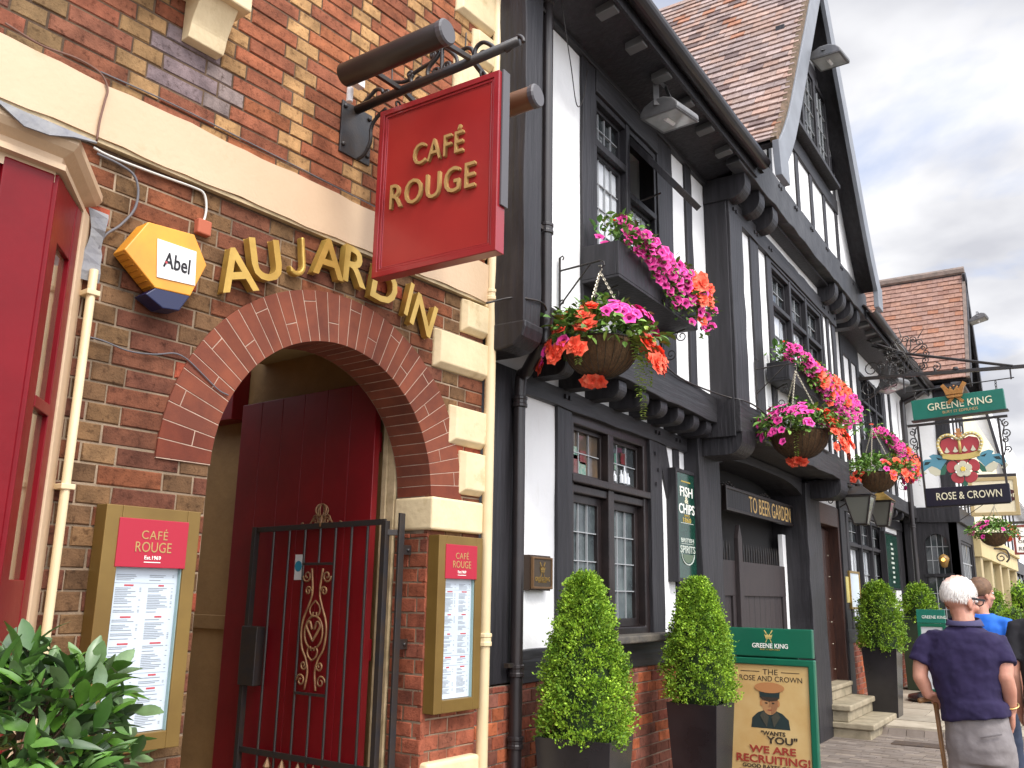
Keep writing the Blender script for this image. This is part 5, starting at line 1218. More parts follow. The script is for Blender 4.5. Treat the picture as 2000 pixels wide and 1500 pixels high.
# ------------------------------------------------ window boxes
def window_box(y0,y1,x0,x1,z0,z1,label,seed,big_red):
    random.seed(seed); t=thing('window_box',label,'window box',((x0+x1)/2,(y0+y1)/2,z0),'black window boxes full of flowers')
    m=MB(); m.box(FP,y0,y1,x0,x1,z0,z0+.02); m.box(FP,y0,y1,x1-.022,x1,z0+.0205,z1); m.box(FP,y0,y0+.022,x0,x1-.0225,z0+.0205,z1); m.box(FP,y1-.022,y1,x0,x1-.0225,z0+.0205,z1); m.box(FP,y0+.0225,y1-.0225,x0,x0+.02,z0+.0205,z1); m.build('trough',BLACKW,t,bev=.004)
    m=MB(); m.box(FP,y0+.023,y1-.023,x0+.021,x1-.023,z0+.1,z1-.03); m.build('soil',SOIL,t)
    m=MB()
    for y in (y0+.06,y1-.06):
        m.bar((x1-.012,y-.02,z0+.004-.008),(x1-.012,y+.02,z0-.004),.05,.006)
    for y in (y0+.12,y1-.12):
        m2=MB()
        m2.tube(smooth_path([(x0+.015,y,z0-.34),(x0+.02,y,z0-.2),(x0+.06,y,z0-.06),(x1-.06,y,z0-.012)]),.006,5)
        m2.tube(spiral((x1-.09,y,z0-.065),.05,1.4,(1,0,0),(0,0,1),R(90),20,.2),.005,5); m2.tube(spiral((x0+.09,y,z0-.20),.05,1.4,(1,0,0),(0,0,1),R(180),20,.2),.005,5)
        m2.build('scroll_bracket',IRON,t)
    lf=MB(); L=y1-y0
    for k in range(int(46*L)):
        y=random.uniform(y0-.02,y1+.03); u=random.random(); x=lerp(x0+.04,x1+.09,u); z=z1+.03+.13*math.sin(u*2.4)*random.uniform(.3,1.1)-(.30*max(0,u-.65)*2.9)*random.random()*min(1,(y-y0)/L*1.5)
        foliage(lf,(x,y,z),(.03,.035,.03),6,.055,.032,GRN,(.25,-.1,.3))
    for k in range(int(8*L)):
        y=random.uniform(y0,y1); foliage(lf,(x0+.1,y,z1+.14),(.03,.04,.03),4,.075,.045,[(0.08,0.19,0.035),(0.055,0.15,0.03)],(0,-.2,1))
    for k in range(int(42*L)):
        f=random.uniform(.1,1.04); q=random.random(); drop=.04+.34*min(1,f*1.25); foliage(lf,(x1+.02+.06*math.sin(math.pi*min(1,.25+q*.7)),lerp(y0,y1,f),z1+.08-q*drop),(.03,.04,.03),6,.055,.032,GRN,(.5,-.3,0))
    lf.build('foliage',LEAF,t,recalc=False)
    npet=int(60*L); nb=int(12*L)
    for k in range(npet):
        f=random.random()**.9; y=lerp(y0+.02,y1+.08,f); u=random.random(); x=lerp(x0+.10,x1+.11,u); hang=-.36*max(0,u-.5)*2*random.random()*min(1,f*1.5)
        z=z1+.05+.10*math.sin(u*2.6)+hang
        put(PET,'petunia_flower',(x,y,z),Vector((.5+u*.6,-.55+jit(.4),.55-u*.5+jit(.2))),random.uniform(1.0,1.35),t)
    for k in range(int(70*L)):
        f=random.uniform(.12,1.06); q=random.random(); drop=.06+.33*min(1,f*1.25); y=lerp(y0,y1,f)+jit(.03); x=x1+.03+.10*math.sin(math.pi*min(1,.25+q*.7))*random.uniform(.6,1.1); z=z1+.10-q*drop
        if big_red[0]<f<big_red[1] and random.random()<.20: put(BEG,'begonia_bloom',(x+.02,y,z),Vector((.8,-.6+jit(.4),.2+jit(.3))),random.uniform(1.2,1.8),t)
        else: put(PET,'petunia_flower',(x,y,z),Vector((.8,-.75+jit(.5),.25+jit(.3))),random.uniform(1.0,1.35),t)
    for k in range(nb):
        f=lerp(big_red[0],big_red[1],random.random()); y=lerp(y0,y1,f); u=random.uniform(.6,1); x=lerp(x0+.12,x1+.12,u); z=z1+.06-.24*max(0,u-.6)*2*random.random()
        put(BEG,'begonia_bloom',(x,y,z),Vector((.8,-.5+jit(.4),.3+jit(.3))),random.uniform(1.2,1.8),t)
    for y in (y0+.25,y0+.62): put(BEG,'begonia_bloom',(x0+.12,y,z1+.26),(0.2,-.3,1),.9,t)
    return t
window_box(5.02,6.44,XU+.012,-2.415,3.655,3.915,'nearest black window box of pink petunias under the open upper window',41,(.62,1.0))
window_box(8.48,11.0,XB+.014,-2.265,3.675,3.865,'middle black window box of pink and orange flowers on the bay below three lights',42,(.25,.75))
window_box(13.78,16.6,XU+.014,-2.42,3.70,3.925,'furthest black window box of purple petunias, behind the basket over the lanterns',43,(.5,1.0))
# ------------------------------------------------ clipped box cones in planters
def topiary_leaves(h0,h1,prof,n,size,cols,seed):
    r_=np.random.default_rng(seed)
    t=r_.random(n)**.85; 
    pr=np.array(prof); 
    z=h0+(h1-h0)*t; rad=np.interp(t,pr[:,0],pr[:,1]); a=r_.random(n)*2*np.pi
    lump=1+.05*np.sin(a*3+z*9+seed)+.045*np.sin(a*5-z*21+seed)+.055*np.sin(a*11+z*37)+.03*np.sin(a*19-z*61)
    dep=1-.22*r_.random(n)**1.7; out=1+.20*(r_.random(n)**9)
    R_=rad*lump*dep*out
    K=max(60,n//15); ci=r_.integers(0,K,n); a=a[:K][ci]; z=z[:K][ci]; R_=(R_*(1+r_.normal(0,.035,n)))[:K][ci]
    nrm=np.stack([np.cos(a),np.sin(a),np.full(n,.35)],1)
    cd=nrm+r_.normal(0,.45,(K,3))[ci]; cd[:,2]+=.35; cd/=np.linalg.norm(cd,axis=1)[:,None]
    P=np.stack([np.cos(a)*R_,np.sin(a)*R_,z],1)+cd*(r_.random(n)[:,None]*size*2.6-size*1.3)+r_.normal(0,size*.60,(n,3))
    d=cd*1.1+r_.normal(0,.60,(n,3)); d/=np.linalg.norm(d,axis=1)[:,None]
    s_=np.cross(d,r_.normal(0,1,(n,3))); s_/=np.linalg.norm(s_,axis=1)[:,None]
    L=size*(.7+.6*r_.random(n))[:,None]; W=L*.30; up=np.cross(s_,d)
    base=P; 
    V=np.stack([base,base+d*L*.55+s_*W+up*W*.3,base+d*L,base+d*L*.55-s_*W+up*W*.3],1).reshape(-1,3)
    col=np.array(cols)[r_.integers(0,len(cols),n)]*(.84+.32*r_.random(n))[:,None]*(.72+.56*r_.random(K)[ci])[:,None]
    patch=(.5+.25*np.sin(a*3+z*11+seed*1.7)+.25*np.sin(a*7-z*17+seed))[:,None]
    col=col*(.72+.56*patch)*np.array([1,1,1])+np.array([.035,.02,0])*(patch-.5)
    return V,col
def leaf_object(name,V,col,parent,m):
    off=np.array(Vector(parent['_o'])); n=len(V)//4; me=bpy.data.meshes.new(name)
    me.vertices.add(len(V)); me.vertices.foreach_set('co',(V-off).ravel()); me.loops.add(len(V)); me.polygons.add(n)
    me.loops.foreach_set('vertex_index',np.arange(len(V),dtype=np.int32)); me.polygons.foreach_set('loop_start',np.arange(0,len(V),4,dtype=np.int32)); me.update(calc_edges=True)
    at=me.color_attributes.new('col','FLOAT_COLOR','CORNER'); c=np.ones((len(V),4)); c[:,:3]=np.repeat(col,4,axis=0); at.data.foreach_set('color',c.ravel())
    me.materials.append(m); o=bpy.data.objects.new(name,me); COL.objects.link(o); o.parent=parent; o['_o']=Vector(parent['_o']); return o
BOXG=[(0.21,0.35,0.026),(0.16,0.30,0.024),(0.28,0.43,0.040),(0.13,0.245,0.022),(0.23,0.365,0.030)]
BOXL=mat('box_leaf',(1,1,1),0.5,attr=True,spec=0.22)
CONE=[(0,.80),(.05,.94),(.14,1.0),(.35,.93),(.6,.73),(.8,.52),(.92,.37),(.97,.25),(1,.08)]
def topiary(c,r,h0,h1,n,label,seed,planter_h,pw,size=.0175,cols=BOXG,prof=CONE,pl_label=None,taper=.72,pm=None,zb=None,rot=0.0,cat='topiary',kindname='topiary'):
    zb=gz(c[1]) if zb is None else zb
    t=thing(kindname,label,cat,(c[0],c[1],zb+planter_h-.05),'clipped cone bushes in planters')
    pr=[(a,b*r) for a,b in prof]
    V,col=topiary_leaves(0,h1-h0,pr,n,size,cols,seed); V=V+np.array([c[0],c[1],h0]); leaf_object('foliage',V,col,t,BOXL)
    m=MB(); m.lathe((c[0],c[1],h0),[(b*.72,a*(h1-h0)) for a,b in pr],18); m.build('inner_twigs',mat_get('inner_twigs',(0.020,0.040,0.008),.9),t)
    m=MB(); m.tube([(c[0],c[1],zb+planter_h-.06),(c[0],c[1],h0+.2)],.025,8); m.build('stem',BARK,t)
    p=thing('planter',pl_label,'planter',(c[0],c[1],zb),'planters under the clipped bushes')
    m=MB(); a=pw/2; b=a*taper; th=.018; cs,sn=math.cos(rot),math.sin(rot)
    def q(x,y,z): return Vector((c[0]+x*cs-y*sn,c[1]+x*sn+y*cs,z))
    z0,z1=zb+.004,zb+planter_h
    out=[q(sx*b,sy*b,z0) for sx,sy in ((-1,-1),(1,-1),(1,1),(-1,1))]+[q(sx*a,sy*a,z1) for sx,sy in ((-1,-1),(1,-1),(1,1),(-1,1))]+[q(sx*(a-th),sy*(a-th),z1) for sx,sy in ((-1,-1),(1,-1),(1,1),(-1,1))]+[q(sx*(a-th-.01),sy*(a-th-.01),z1-.09) for sx,sy in ((-1,-1),(1,-1),(1,1),(-1,1))]
    m.add(out,[(3,2,1,0)]+[(i+4*k,(i+1)%4+4*k,(i+1)%4+4*k+4,i+4*k+4) for k in range(3) for i in range(4)]+[(12,13,14,15)]); m.build('tub',pm or PLANTER,p,bev=.003)
    m=MB(); m.hexa([q(sx*(a-.035),sy*(a-.035),z) for z in (z1-.085,z1-.04) for sy in (-1,1) for sx in (-1,1)]); m.build('soil',SOIL,p)
    return t
topiary((-2.53,4.74),.245,.765,1.715,40000,'big clipped cone bush in front of the leaded ground floor window',3,.83,.44,pl_label='square black planter nearest the cream drainpipe',rot=.15)
topiary((-2.515,6.5),.245,.85,1.735,33000,'clipped cone bush beside the recruiting poster board',8,.86,.38,pl_label='square black planter beside the poster board')
topiary((-2.50,13.15),.285,.93,1.83,14000,'clipped cone bush beside the stone steps',12,.87,.44,size=.026,pl_label='tall black planter by the stone steps',taper=.78,cols=[sh(c,.85) for c in BOXG],prof=[(0,.84),(.05,.95),(.16,1.0),(.45,.95),(.7,.78),(.88,.55),(.95,.38),(1,.1)])
# ------------------------------------------------ boards and plaques on the inn
def upright_sign(y0,y1,x,z0,z1,label,full=True):
    t=thing('wall_sign',label,'sign',(x,(y0+y1)/2,z0),None)
    m=MB(); m.box(FP,y0+.03,y1-.03,XG-.02,x-.008,z0+.03,z1-.03); m.build('panel',GREEND,t); m=MB(); frame(m,FP,y0,y1,z0,z1,.032,XG-.02,x); m.build('frame',BLACKW,t,bev=.004)
    return t
y0,z0=yz(1326,1136,-2.87); y1,z1=yz(1360,925,-2.87); 
t=upright_sign(y0,y1,-2.87,z0,z1,'tall dark green fish and chips sign in a black frame above a clipped cone')
cy=(y0+y1)/2; H=z1-z0; W=y1-y0; xo=-2.8775
GOLDT=mat('gold_print',(0.42,0.30,0.06),.5); SIL=mat('silver_print',(0.48,0.52,0.46),.5)
for b,f,w_,h_,mm in (('FISH',.80,.60,.085,WHITEL),('&',.725,.17,.055,CREAML),('CHIPS',.645,.74,.085,WHITEL),('SINCE',.585,.25,.018,GOLDT),('1860',.545,.38,.042,GOLDT),('BRITISH',.365,.60,.036,SIL),('SPIRITS',.285,.70,.062,SIL)):
    text(b,FP(cy,xo,z0+H*f),(0,1,0),Z,W*w_,h_,mm,t,depth=.002,bold=.015)
m=MB(); m.box(FP,cy-W*.3,cy+W*.3,xo,xo+.002,z0+H*.515,z0+H*.52); m.box(FP,cy-W*.3,cy+W*.3,xo,xo+.002,z0+H*.332,z0+H*.336); m.build('rule',SIL,t)
m=MB(); m.prism([FP(cy+W*.24*math.cos(a),xo,z0+H*.24+.07*math.sin(a)) for a in [math.pi+math.pi*k/10 for k in range(11)]],(.002,0,0)); m.build('printed_badge',mat('dull_badge',(0.10,0.14,0.09),.5),t)
m=MB(); m.tube([FP(cy+W*.30*math.cos(a),xo+.001,z0+H*.245+.09*math.sin(a)) for a in [math.pi+math.pi*k/14 for k in range(15)]],.006,4); m.build('printed_scroll',SIL,t)
m=MB(); m.box(FP,cy-W*.24,cy+W*.2,xo,xo+.002,z0+H*.885,z0+H*.897); m.build('printed_line',GOLDT,t)
y0,z0=yz(1737,1152,-2.87); y1,z1=yz(1752,1045,-2.87)
t=upright_sign(y0,y1,-2.87,z0,z1,'narrow dark framed sign on the white strip behind the furthest basket'); m=MB()
for k in range(9): m.box(FP,(y0+y1)/2-.10+jit(.04),(y0+y1)/2+.10+jit(.05),-2.877,-2.875,z0+.12+k*(z1-z0-.25)/9,z0+.12+k*(z1-z0-.25)/9+.035)
m.build('small_print',SIL,t)
def crown(mb,c,right,up,s,depth=.003,arrows=True):
    c,right,up=Vector(c),Vector(right),Vector(up); n=right.cross(up)
    pts=[(-.5,.0),(-.62,.42),(-.34,.22),(-.2,.5),(0,.24),(.2,.5),(.34,.22),(.62,.42),(.5,0)]
    mb.prism([c+right*a*s+up*b*s for a,b in pts],n*depth); mb.prism([c+right*a*s+up*b*s for a,b in ((-.5,-.06),(.5,-.06),(.42,-.22),(-.42,-.22))],n*depth)
    if arrows:
        for sx in (-1,1):
            mb.bar(c+right*sx*.30*s+up*.5*s,c+right*sx*.62*s+up*1.0*s,.16*s,depth,up=n); mb.bar(c-right*sx*.18*s-up*.25*s,c-right*sx*.45*s-up*.8*s,.09*s,depth,up=n)
y0,z0=yz(1040,1150,-2.90); y1,z1=yz(1079,1090,-2.90)
t=thing('wall_plaque','small bronze brewery plaque on the white render by the black drainpipe','plaque',(-2.92,(y0+y1)/2,z0))
m=MB(); m.box(FP,y0-.006,y1+.006,XG-.02,-2.915,z0-.01,z1+.012); m.build('backing',mat('dark_bronze',(0.040,0.022,0.012),.45,metal=.3),t,bev=.006)
m=MB(); frame(m,FP,y0,y1,z0,z1,.014,-2.915,-2.895); m.build('rim',mat('bronze_rim',(0.16,0.085,0.035),.4,metal=.5),t,bev=.004); m=MB(); m.box(FP,y0+.013,y1-.013,-2.915,-2.902,z0+.013,z1-.013); m.build('face',mat('plaque_face',(0.060,0.042,0.026),.5,metal=.3),t)
cy=(y0+y1)/2; W=y1-y0; H=z1-z0
m=MB(); crown(m,FP(cy,-2.9015,z0+H*.58),(0,1,0),Z,W*.21,.004); m.build('crown_emblem',BRASS,t); text('GREENE KING',FP(cy,-2.9015,z0+H*.31),(0,1,0),Z,W*.74,.026,BRASS,t,depth=.002,bold=.01); text('BURY ST EDMUNDS',FP(cy,-2.9015,z0+H*.225),(0,1,0),Z,W*.42,.011,BRASS,t,depth=.002)
# menu board and yellow tag by the door
y0,z0=yz(1663,1190,-2.90); y1,z1=yz(1677,1117,-2.90)
t=thing('menu_board','small gilt framed menu board on the post right of the oak door','menu board',(-2.92,(y0+y1)/2,z0)); m=MB(); m.box(FP,y0+.02,y1-.02,XG-.02,-2.90,z0+.02,z1-.02); m.build('sheet',PAPER,t); m=MB(); frame(m,FP,y0,y1,z0,z1,.03,XG-.02,-2.888); m.build('frame',BRASS,t,bev=.003)
y0,z0=yz(1655,1177,-2.91); y1,z1=yz(1660,1127,-2.91); m=MB(); m.box(FP,13.18,13.36,XG+.03,XG+.042,z0,z1); o=m.build('smoking_notice',mat('notice_yellow',(0.60,0.50,0.16),.5)); tag(o,'narrow yellow notice fixed to the post beside the oak door','notice')
# ------------------------------------------------ floodlights
def floodlight(c,label,s=1.0,yaw=0.0,ptch=R(12),mt=STEEL,hang=.20,prong=None):
    t=thing('floodlight',label,'floodlight',c,'grey floodlights under the eaves'); c=Vector(c)
    ca,sa=math.cos(yaw),math.sin(yaw); cp,spn=math.cos(ptch),math.sin(ptch)
    def Fq(a,b,z):    # a across, b outward (+x), z up
        b2=b*cp-z*spn*-1; z2=z*cp-b*spn*-1*0+ -b*spn*0+ b*spn
        return c+Vector((b2*ca-a*sa,b2*sa+a*ca,z2))*1.0
    w_=.17*s; 
    prof=[(-.20,-.05),(-.20,.0),(-.15,.06),(-.05,.10),(.06,.10),(.15,.06),(.20,.0),(.20,-.05)]
    m=MB(); m.prism([Fq(-w_,b*s,z*s) for b,z in prof],Fq(w_,0,0)-Fq(-w_,0,0)); m.build('housing',mt,t,bev=.012)
    m=MB(); m.prism([Fq(-w_*.86,b*s,-.0515*s) for b in (-.165,.165)]+[Fq(w_*.86,b*s,-.0515*s) for b in (.165,-.165)],Fq(0,0,-.004)-Fq(0,0,0)); g_=m.build('glass',LAMPG,t)
    m=MB(); m.tube([Fq(-.06*s,0,-.058*s),Fq(.06*s,0,-.058*s)],.022*s,10); m.build('bulb',WHITEP,g_)
    m=MB(); 
    for a in (-1,1): m.prism([Fq(a*w_*1.02,b*s,-.056*s) for b in (-.19,.19)]+[Fq(a*w_*.86,b*s,-.056*s) for b in (.19,-.19)],Fq(0,0,.006)-Fq(0,0,0))
    for b in (-1,1): m.prism([Fq(a*w_*.86,b*.19*s,-.056*s) for a in (-1,1)]+[Fq(a*w_*.86,b*.165*s,-.056*s) for a in (1,-1)],Fq(0,0,.006)-Fq(0,0,0))
    m.build('glass_frame',mt,t)
    m=MB()
    for a in (-1,1): m.bar(Fq(a*(w_+.012),0,.02),Fq(a*(w_+.012)*.4,-.06*s,hang),.05*s,.006)
    m.bar(Fq(-(w_+.012)*.45,-.06*s,hang),Fq((w_+.012)*.45,-.06*s,hang),.05*s,.006); m.build('yoke',mt,t,bev=.001)
    return t
pf_=aty(1308,222,6.15); floodlight((-2.34,5.78,5.19),'grey floodlight hanging under the eaves above the open upper window',.86,yaw=R(-12),ptch=R(-4),hang=.30)
pfl=aty(1612,112,9.95); fq=floodlight((-1.90,9.6,7.70),'grey floodlight high on the tiled gable',.9,yaw=R(-8),ptch=R(-4),hang=.12)
m_=MB(); m_.bar((-2.28,9.62,7.86),(-1.94,9.6,7.80),.04,.04); m_.build('wall_arm',IRON,fq)
floodlight((-2.33,14.75,4.92),'grey floodlight under the eaves behind the iron sign bracket',1.0,yaw=R(-20),hang=.35)
# ------------------------------------------------ lanterns over the door
def lantern(c,label,s=1.0):
    t=thing('wall_lantern',label,'lantern',Vector(c)-Vector((0,0,.0)),'glazed lanterns beside the oak door'); c=Vector(c)
    b,tp,h=.075*s,.155*s,.34*s
    def q(x,y,z): return c+Vector((x,y,z))
    B=[q(sx*b,sy*b,0) for sx,sy in ((-1,-1),(1,-1),(1,1),(-1,1))]; T=[q(sx*tp,sy*tp,h) for sx,sy in ((-1,-1),(1,-1),(1,1),(-1,1))]
    g_=MB(); 
    ins=.004
    for i in range(4):
        j=(i+1)%4; g_.add([B[i],B[j],T[j],T[i]],[(0,1,2,3)])
    g_.build('glass_pane',mat_get('lantern_glass',(0.16,0.16,0.135),.08),t)
    f=MB()
    for i in range(4):
        j=(i+1)%4; f.tube([B[i],T[i]],.011*s,6); f.tube([B[i],B[j]],.011*s,6); f.tube([T[i],T[j]],.014*s,6)
    f.build('frame',IRON,t)
    r_=MB(); r_.add([q(sx*(tp+.02),sy*(tp+.02),h+.015) for sx,sy in ((-1,-1),(1,-1),(1,1),(-1,1))]+[q(sx*.05,sy*.05,h+.13*s) for sx,sy in ((-1,-1),(1,-1),(1,1),(-1,1))],[(3,2,1,0),(4,5,6,7)]+[(i,(i+1)%4,(i+1)%4+4,i+4) for i in range(4)]); r_.lathe(q(0,0,h+.13*s),[(.045,0),(.05,.03),(.03,.05),(.01,.09)],10); r_.build('roof',BRASS if s<1 else IRON,t)
    a=MB(); a.tube(smooth_path([q(-.02,0,h+.16*s),q(-.15,0,h+.18*s),q(-.30,0,h+.10),(XG+.03,c.y,c.z+h-.05)]),.010,6)
    a.tube(spiral(q(-.25,0,h+.02),.06,1.5,(1,0,0),(0,0,1),0,20,.15),.007,5); a.tube(spiral(q(-.36,0,h-.04),.045,1.5,(-1,0,0),(0,0,1),0,20,.15),.007,5); a.build('scroll_arm',IRON,t)
    return t
lantern((-2.36,11.75,2.52),'nearer glazed lantern below the furthest basket, hiding part of the other'); lantern((-2.36,13.15,2.60),'further brass capped lantern behind the glazed one, right of the oak door',.95)
# ------------------------------------------------ poster board (A-board)
ab=thing('poster_board','green framed pavement poster board with a parchment recruiting notice','poster board',(-2.33,7.6,0))
XL,XR,YA=-2.745,-1.985,7.60; lean=.10
def FA(x,d,z): return Vector((x,YA-d+lean*(z-1.35)*-0.0+ (z)*.06,z))    # leans back slightly
m=MB(); m.box(lambda x,d,z:FA(x,d,z),XL,XR,-.03,.028,1.125,1.355); hd=m.build('header',GREENS,ab,bev=.008)
m=MB(); frame(m,FA,XL-.006,XR+.008,.06,1.115,.055,-.035,.030); m.build('frame',GREENS,ab,bev=.01,seg=3)
m=MB(); m.box(FA,XL+.045,XR-.045,-.02,.012,.11,1.065); m.build('poster',POSTER,ab)
m=MB()
for x in (XL+.03,XR-.03): m.box(FA,x-.03,x+.03,-.06,.03,.0,.062)
m.build('foot',GREENS,ab,bev=.004)
m=MB(); m.hexa([Vector((x,y,z)) for z,ys_ in ((.0,(YA+.10,YA+.13)),(1.30,(YA+.105,YA+.13))) for y in ys_ for x in (XL+.1,XR-.14)]); m.build('back_leaf',GREENS,ab,bev=.004)
fr_=lambda x,z,d=.0125: FA(x,d,z)
upA=Vector((0,.06,1)).normalized(); cx=(XL+XR)/2; RX=(1,0,0)
text('GREENE KING',fr_(cx+.03,1.215,.0285),RX,upA,.30,.038,WHITEL,ab,depth=.002,bold=.012); text('BURY ST EDMUNDS',fr_(cx+.03,1.185,.0285),RX,upA,.165,.011,GOLDT,ab,depth=.002)
m=MB(); crown(m,fr_(cx+.02,1.285,.0285),RX,upA,.055,.002); m.build('crown_emblem',EM['gold'],ab)
text('THE',fr_(cx+.02,1.005),RX,upA,.125,.042,INKD,ab,depth=.0015); text('ROSE AND CROWN',fr_(cx+.02,.952),RX,upA,.52,.042,INKD,ab,depth=.0015)
m=MB(); m.box(FA,cx-.23,cx-.07,.0125,.014,1.003,1.008); m.box(FA,cx+.11,cx+.26,.0125,.014,1.003,1.008); m.build('rule',INKD,ab)
# plain printed bust with a peaked cap
def flat(name,pts,m_,d): 
    b=MB(); b.prism([FA(x,d,z) for x,z in pts],FA(0,.0012,0)-FA(0,0,0)); return b.build(name,m_,ab)
ell=lambda cx_,cz_,rx,rz,n=20,a0=0,a1=2*math.pi:[(cx_+rx*math.cos(a0+(a1-a0)*k/n),cz_+rz*math.sin(a0+(a1-a0)*k/n)) for k in range(n)]
bx_=cx+.01
flat('printed_bust',[(bx_-.16,.565),(bx_-.15,.64),(bx_-.10,.685),(bx_-.045,.705),(bx_+.045,.705),(bx_+.10,.685),(bx_+.15,.64),(bx_+.16,.565)],EM['dark'],.0125)
flat('printed_face',ell(bx_,.762,.068,.092),EM['face'],.0140)
flat('printed_cap_band',[(bx_-.080,.805),(bx_+.080,.805),(bx_+.086,.86),(bx_-.086,.86)],EM['dark'],.0155)
flat('printed_cap',ell(bx_,.882,.125,.042),EM['khaki'],.0170)
flat('printed_peak',[(bx_-.085,.808),(bx_+.085,.808),(bx_+.06,.785),(bx_,.775),(bx_-.06,.785)],INKD,.0170)
for s_ in (-1,1):
    flat('printed_ear',ell(bx_+s_*.070,.760,.012,.025,12),EM['khaki'],.0135); flat('printed_eye',ell(bx_+s_*.028,.762,.012,.006,12),INKD,.0160); flat('printed_lapel',[(bx_+s_*.01,.655),(bx_+s_*.055,.70),(bx_+s_*.085,.66),(bx_+s_*.03,.575)],mat_get('printed_olive',(0.05,0.05,0.035)),.0160)
flat('printed_cheek',[(bx_+.012,.84),(bx_+.066,.80),(bx_+.066,.74),(bx_+.035,.685),(bx_+.010,.675)],mat_get('printed_brown',(0.28,0.13,0.055)),.0150)
flat('printed_nose',[(bx_-.010,.735),(bx_+.012,.735),(bx_+.004,.775)],mat_get('printed_brown',(0.28,0.13,0.055)),.0162)
flat('printed_mouth',ell(bx_,.708,.020,.005,12),mat_get('printed_lip',(0.25,0.07,0.04)),.0162)
for bdy,x_,z_,w_,h_,mm in (('"WANTS',cx+.03,.530,.20,.034,INKD),('YOU"',cx+.10,.480,.25,.058,INKD),('WE ARE',cx+.02,.402,.38,.056,INKR2:=mat('poster_red',(0.30,0.035,0.02),.6)),('RECRUITING!',cx+.02,.328,.60,.062,INKR2),('GOOD RATES OF PAY!',cx+.02,.272,.50,.030,INKD),('GOOD CAREER PROSPECTS',cx+.02,.228,.57,.030,INKD)):
    text(bdy,fr_(x_,z_,.0160),RX,upA,w_,h_,mm,ab,depth=.0015,bold=.028)
# ------------------------------------------------ the big projecting inn sign
YB=14.0
sb=thing('sign_beam','long black iron beam with scrolls and stay rods carrying the inn sign','sign bracket',(-2.7,14.0,4.6))
dy=lambda x:YB+.0
m=MB(); m.bar((-2.72,YB,4.905),(-.30,YB,4.822),.045,.05); m.build('beam',IRON,sb,bev=.004)
m=MB()
for y in (YB-.03,YB+.05):
    m.tube([(-2.68,YB+(y-YB)*6-.2,5.50),(-2.0,y,5.22),(-.62,y,4.85)],.013,6)
m.build('stay_rod',IRON,sb)
m=MB(); XV=Vector((1,0,0))
def SS(x,z,r,tn,a0,sx=1,sz=1,y=YB): m.tube(spiral((x,y,z),r,tn,XV*sx,Z*sz,a0,20,.12),.009,5)
cxr,czr=-1.98,5.18
for k in range(8):
    a=k*math.pi/4+.2; d1=Vector((math.cos(a),0,math.sin(a))); c0=Vector((cxr,YB,czr))
    p=c0+d1*.30; s_=Vector((-d1.z,0,d1.x))
    for q in (1,-1):
        m.tube(smooth_path([c0+d1*.03,c0+d1*.15+s_*q*.03,c0+d1*.25+s_*q*.09]),.008,5); m.tube(spiral(c0+d1*.25+s_*q*.045,.055,1.4,s_*q,d1,0,16,.12),.008,5)
    if k in (1,2,3): m.tube([c0+d1*.3,c0+d1*.48],[.010,.003],5)
for x in (-2.35,-2.18,-1.78,-1.6): m.tube(spiral((x,YB,5.02+(x+2)*-.15),.07,1.5,XV*(1 if x<-2 else -1),Z,R(90),18,.12),.008,5)
SS(-2.50,5.03,.15,1.6,R(-90),1); SS(-2.35,4.78,.11,1.5,R(90),-1); SS(-2.55,4.72,.12,1.5,R(90),1); SS(-2.20,4.79,.08,1.5,R(90),1); SS(-.40,4.93,.085,1.4,R(-90),1)
m.tube(smooth_path([(-2.67,YB,4.55),(-2.5,YB,4.62),(-2.3,YB,4.80),(-2.15,YB,4.86)]),.01,5); m.build('scrollwork',IRON,sb)
m=MB(); m.tube([(-2.05,YB,4.62),(-.62,YB-.06,4.67)],.008,6)
for x in (-2.06,-.66): m.bar((x,YB,4.86 if x<-1 else 4.82),(x,YB-.02,4.60 if x<-1 else 4.66),.02,.02)
m.lathe((-1.35,YB,4.875),[(.03,0),(.045,.02),(.03,.05)],10); m.lathe((-1.62,YB,4.89),[(.02,0),(.02,.05)],8); m.build('hanging_rod',IRON,sb)
# green board
def rotF(xc,yc,zc,yaw,roll):
    rx=Vector((math.cos(yaw)*math.cos(roll),math.sin(yaw)*math.cos(roll),math.sin(roll))); nr=Vector((math.sin(yaw),-math.cos(yaw),0)); upv=nr.cross(rx)*-1; upv=rx.cross(nr)*-1
    if upv.z<0: upv=-upv
    return (lambda a,d,z: Vector((xc,yc,zc))+rx*a+nr*d+upv*z),rx,upv
FGk,rxk,upk=rotF(-1.368,YB-.03,4.352,R(-3),R(2.2))
gs_=thing('inn_sign','green brewery name board with a copper crown, hanging above the painted sign','sign',(-1.37,YB,4.2))
m=MB(); m.box(FGk,-.605,.605,-.05,.05,-.148,.148); m.build('board',GREENT,gs_,bev=.004); m=MB(); m.box(FGk,-.63,.63,-.07,.07,-.172,-.150); m.build('lower_rail',IRON,gs_,bev=.003)
text('GREENE KING',FGk(.03,.051,.015),rxk,upk,.84,.105,CREAML,gs_,depth=.006,bold=.004); text('BURY ST EDMUNDS',FGk(.03,.051,-.085),rxk,upk,.46,.040,mat('tan_print',(0.50,0.33,0.15),.5),gs_,depth=.004)
m=MB(); cc=FGk(-.01,.06,.15); crown(m,cc,rxk,upk,.22,.05,arrows=False)
for sx in (-1,1):
    m.bar(cc+rxk*sx*.03-upk*.02,cc+rxk*sx*.15+upk*.16,.055,.05,up=rxk.cross(upk)); m.bar(cc+rxk*sx*.02-upk*.03,cc+rxk*sx*.10-upk*.12,.04,.04,up=rxk.cross(upk))
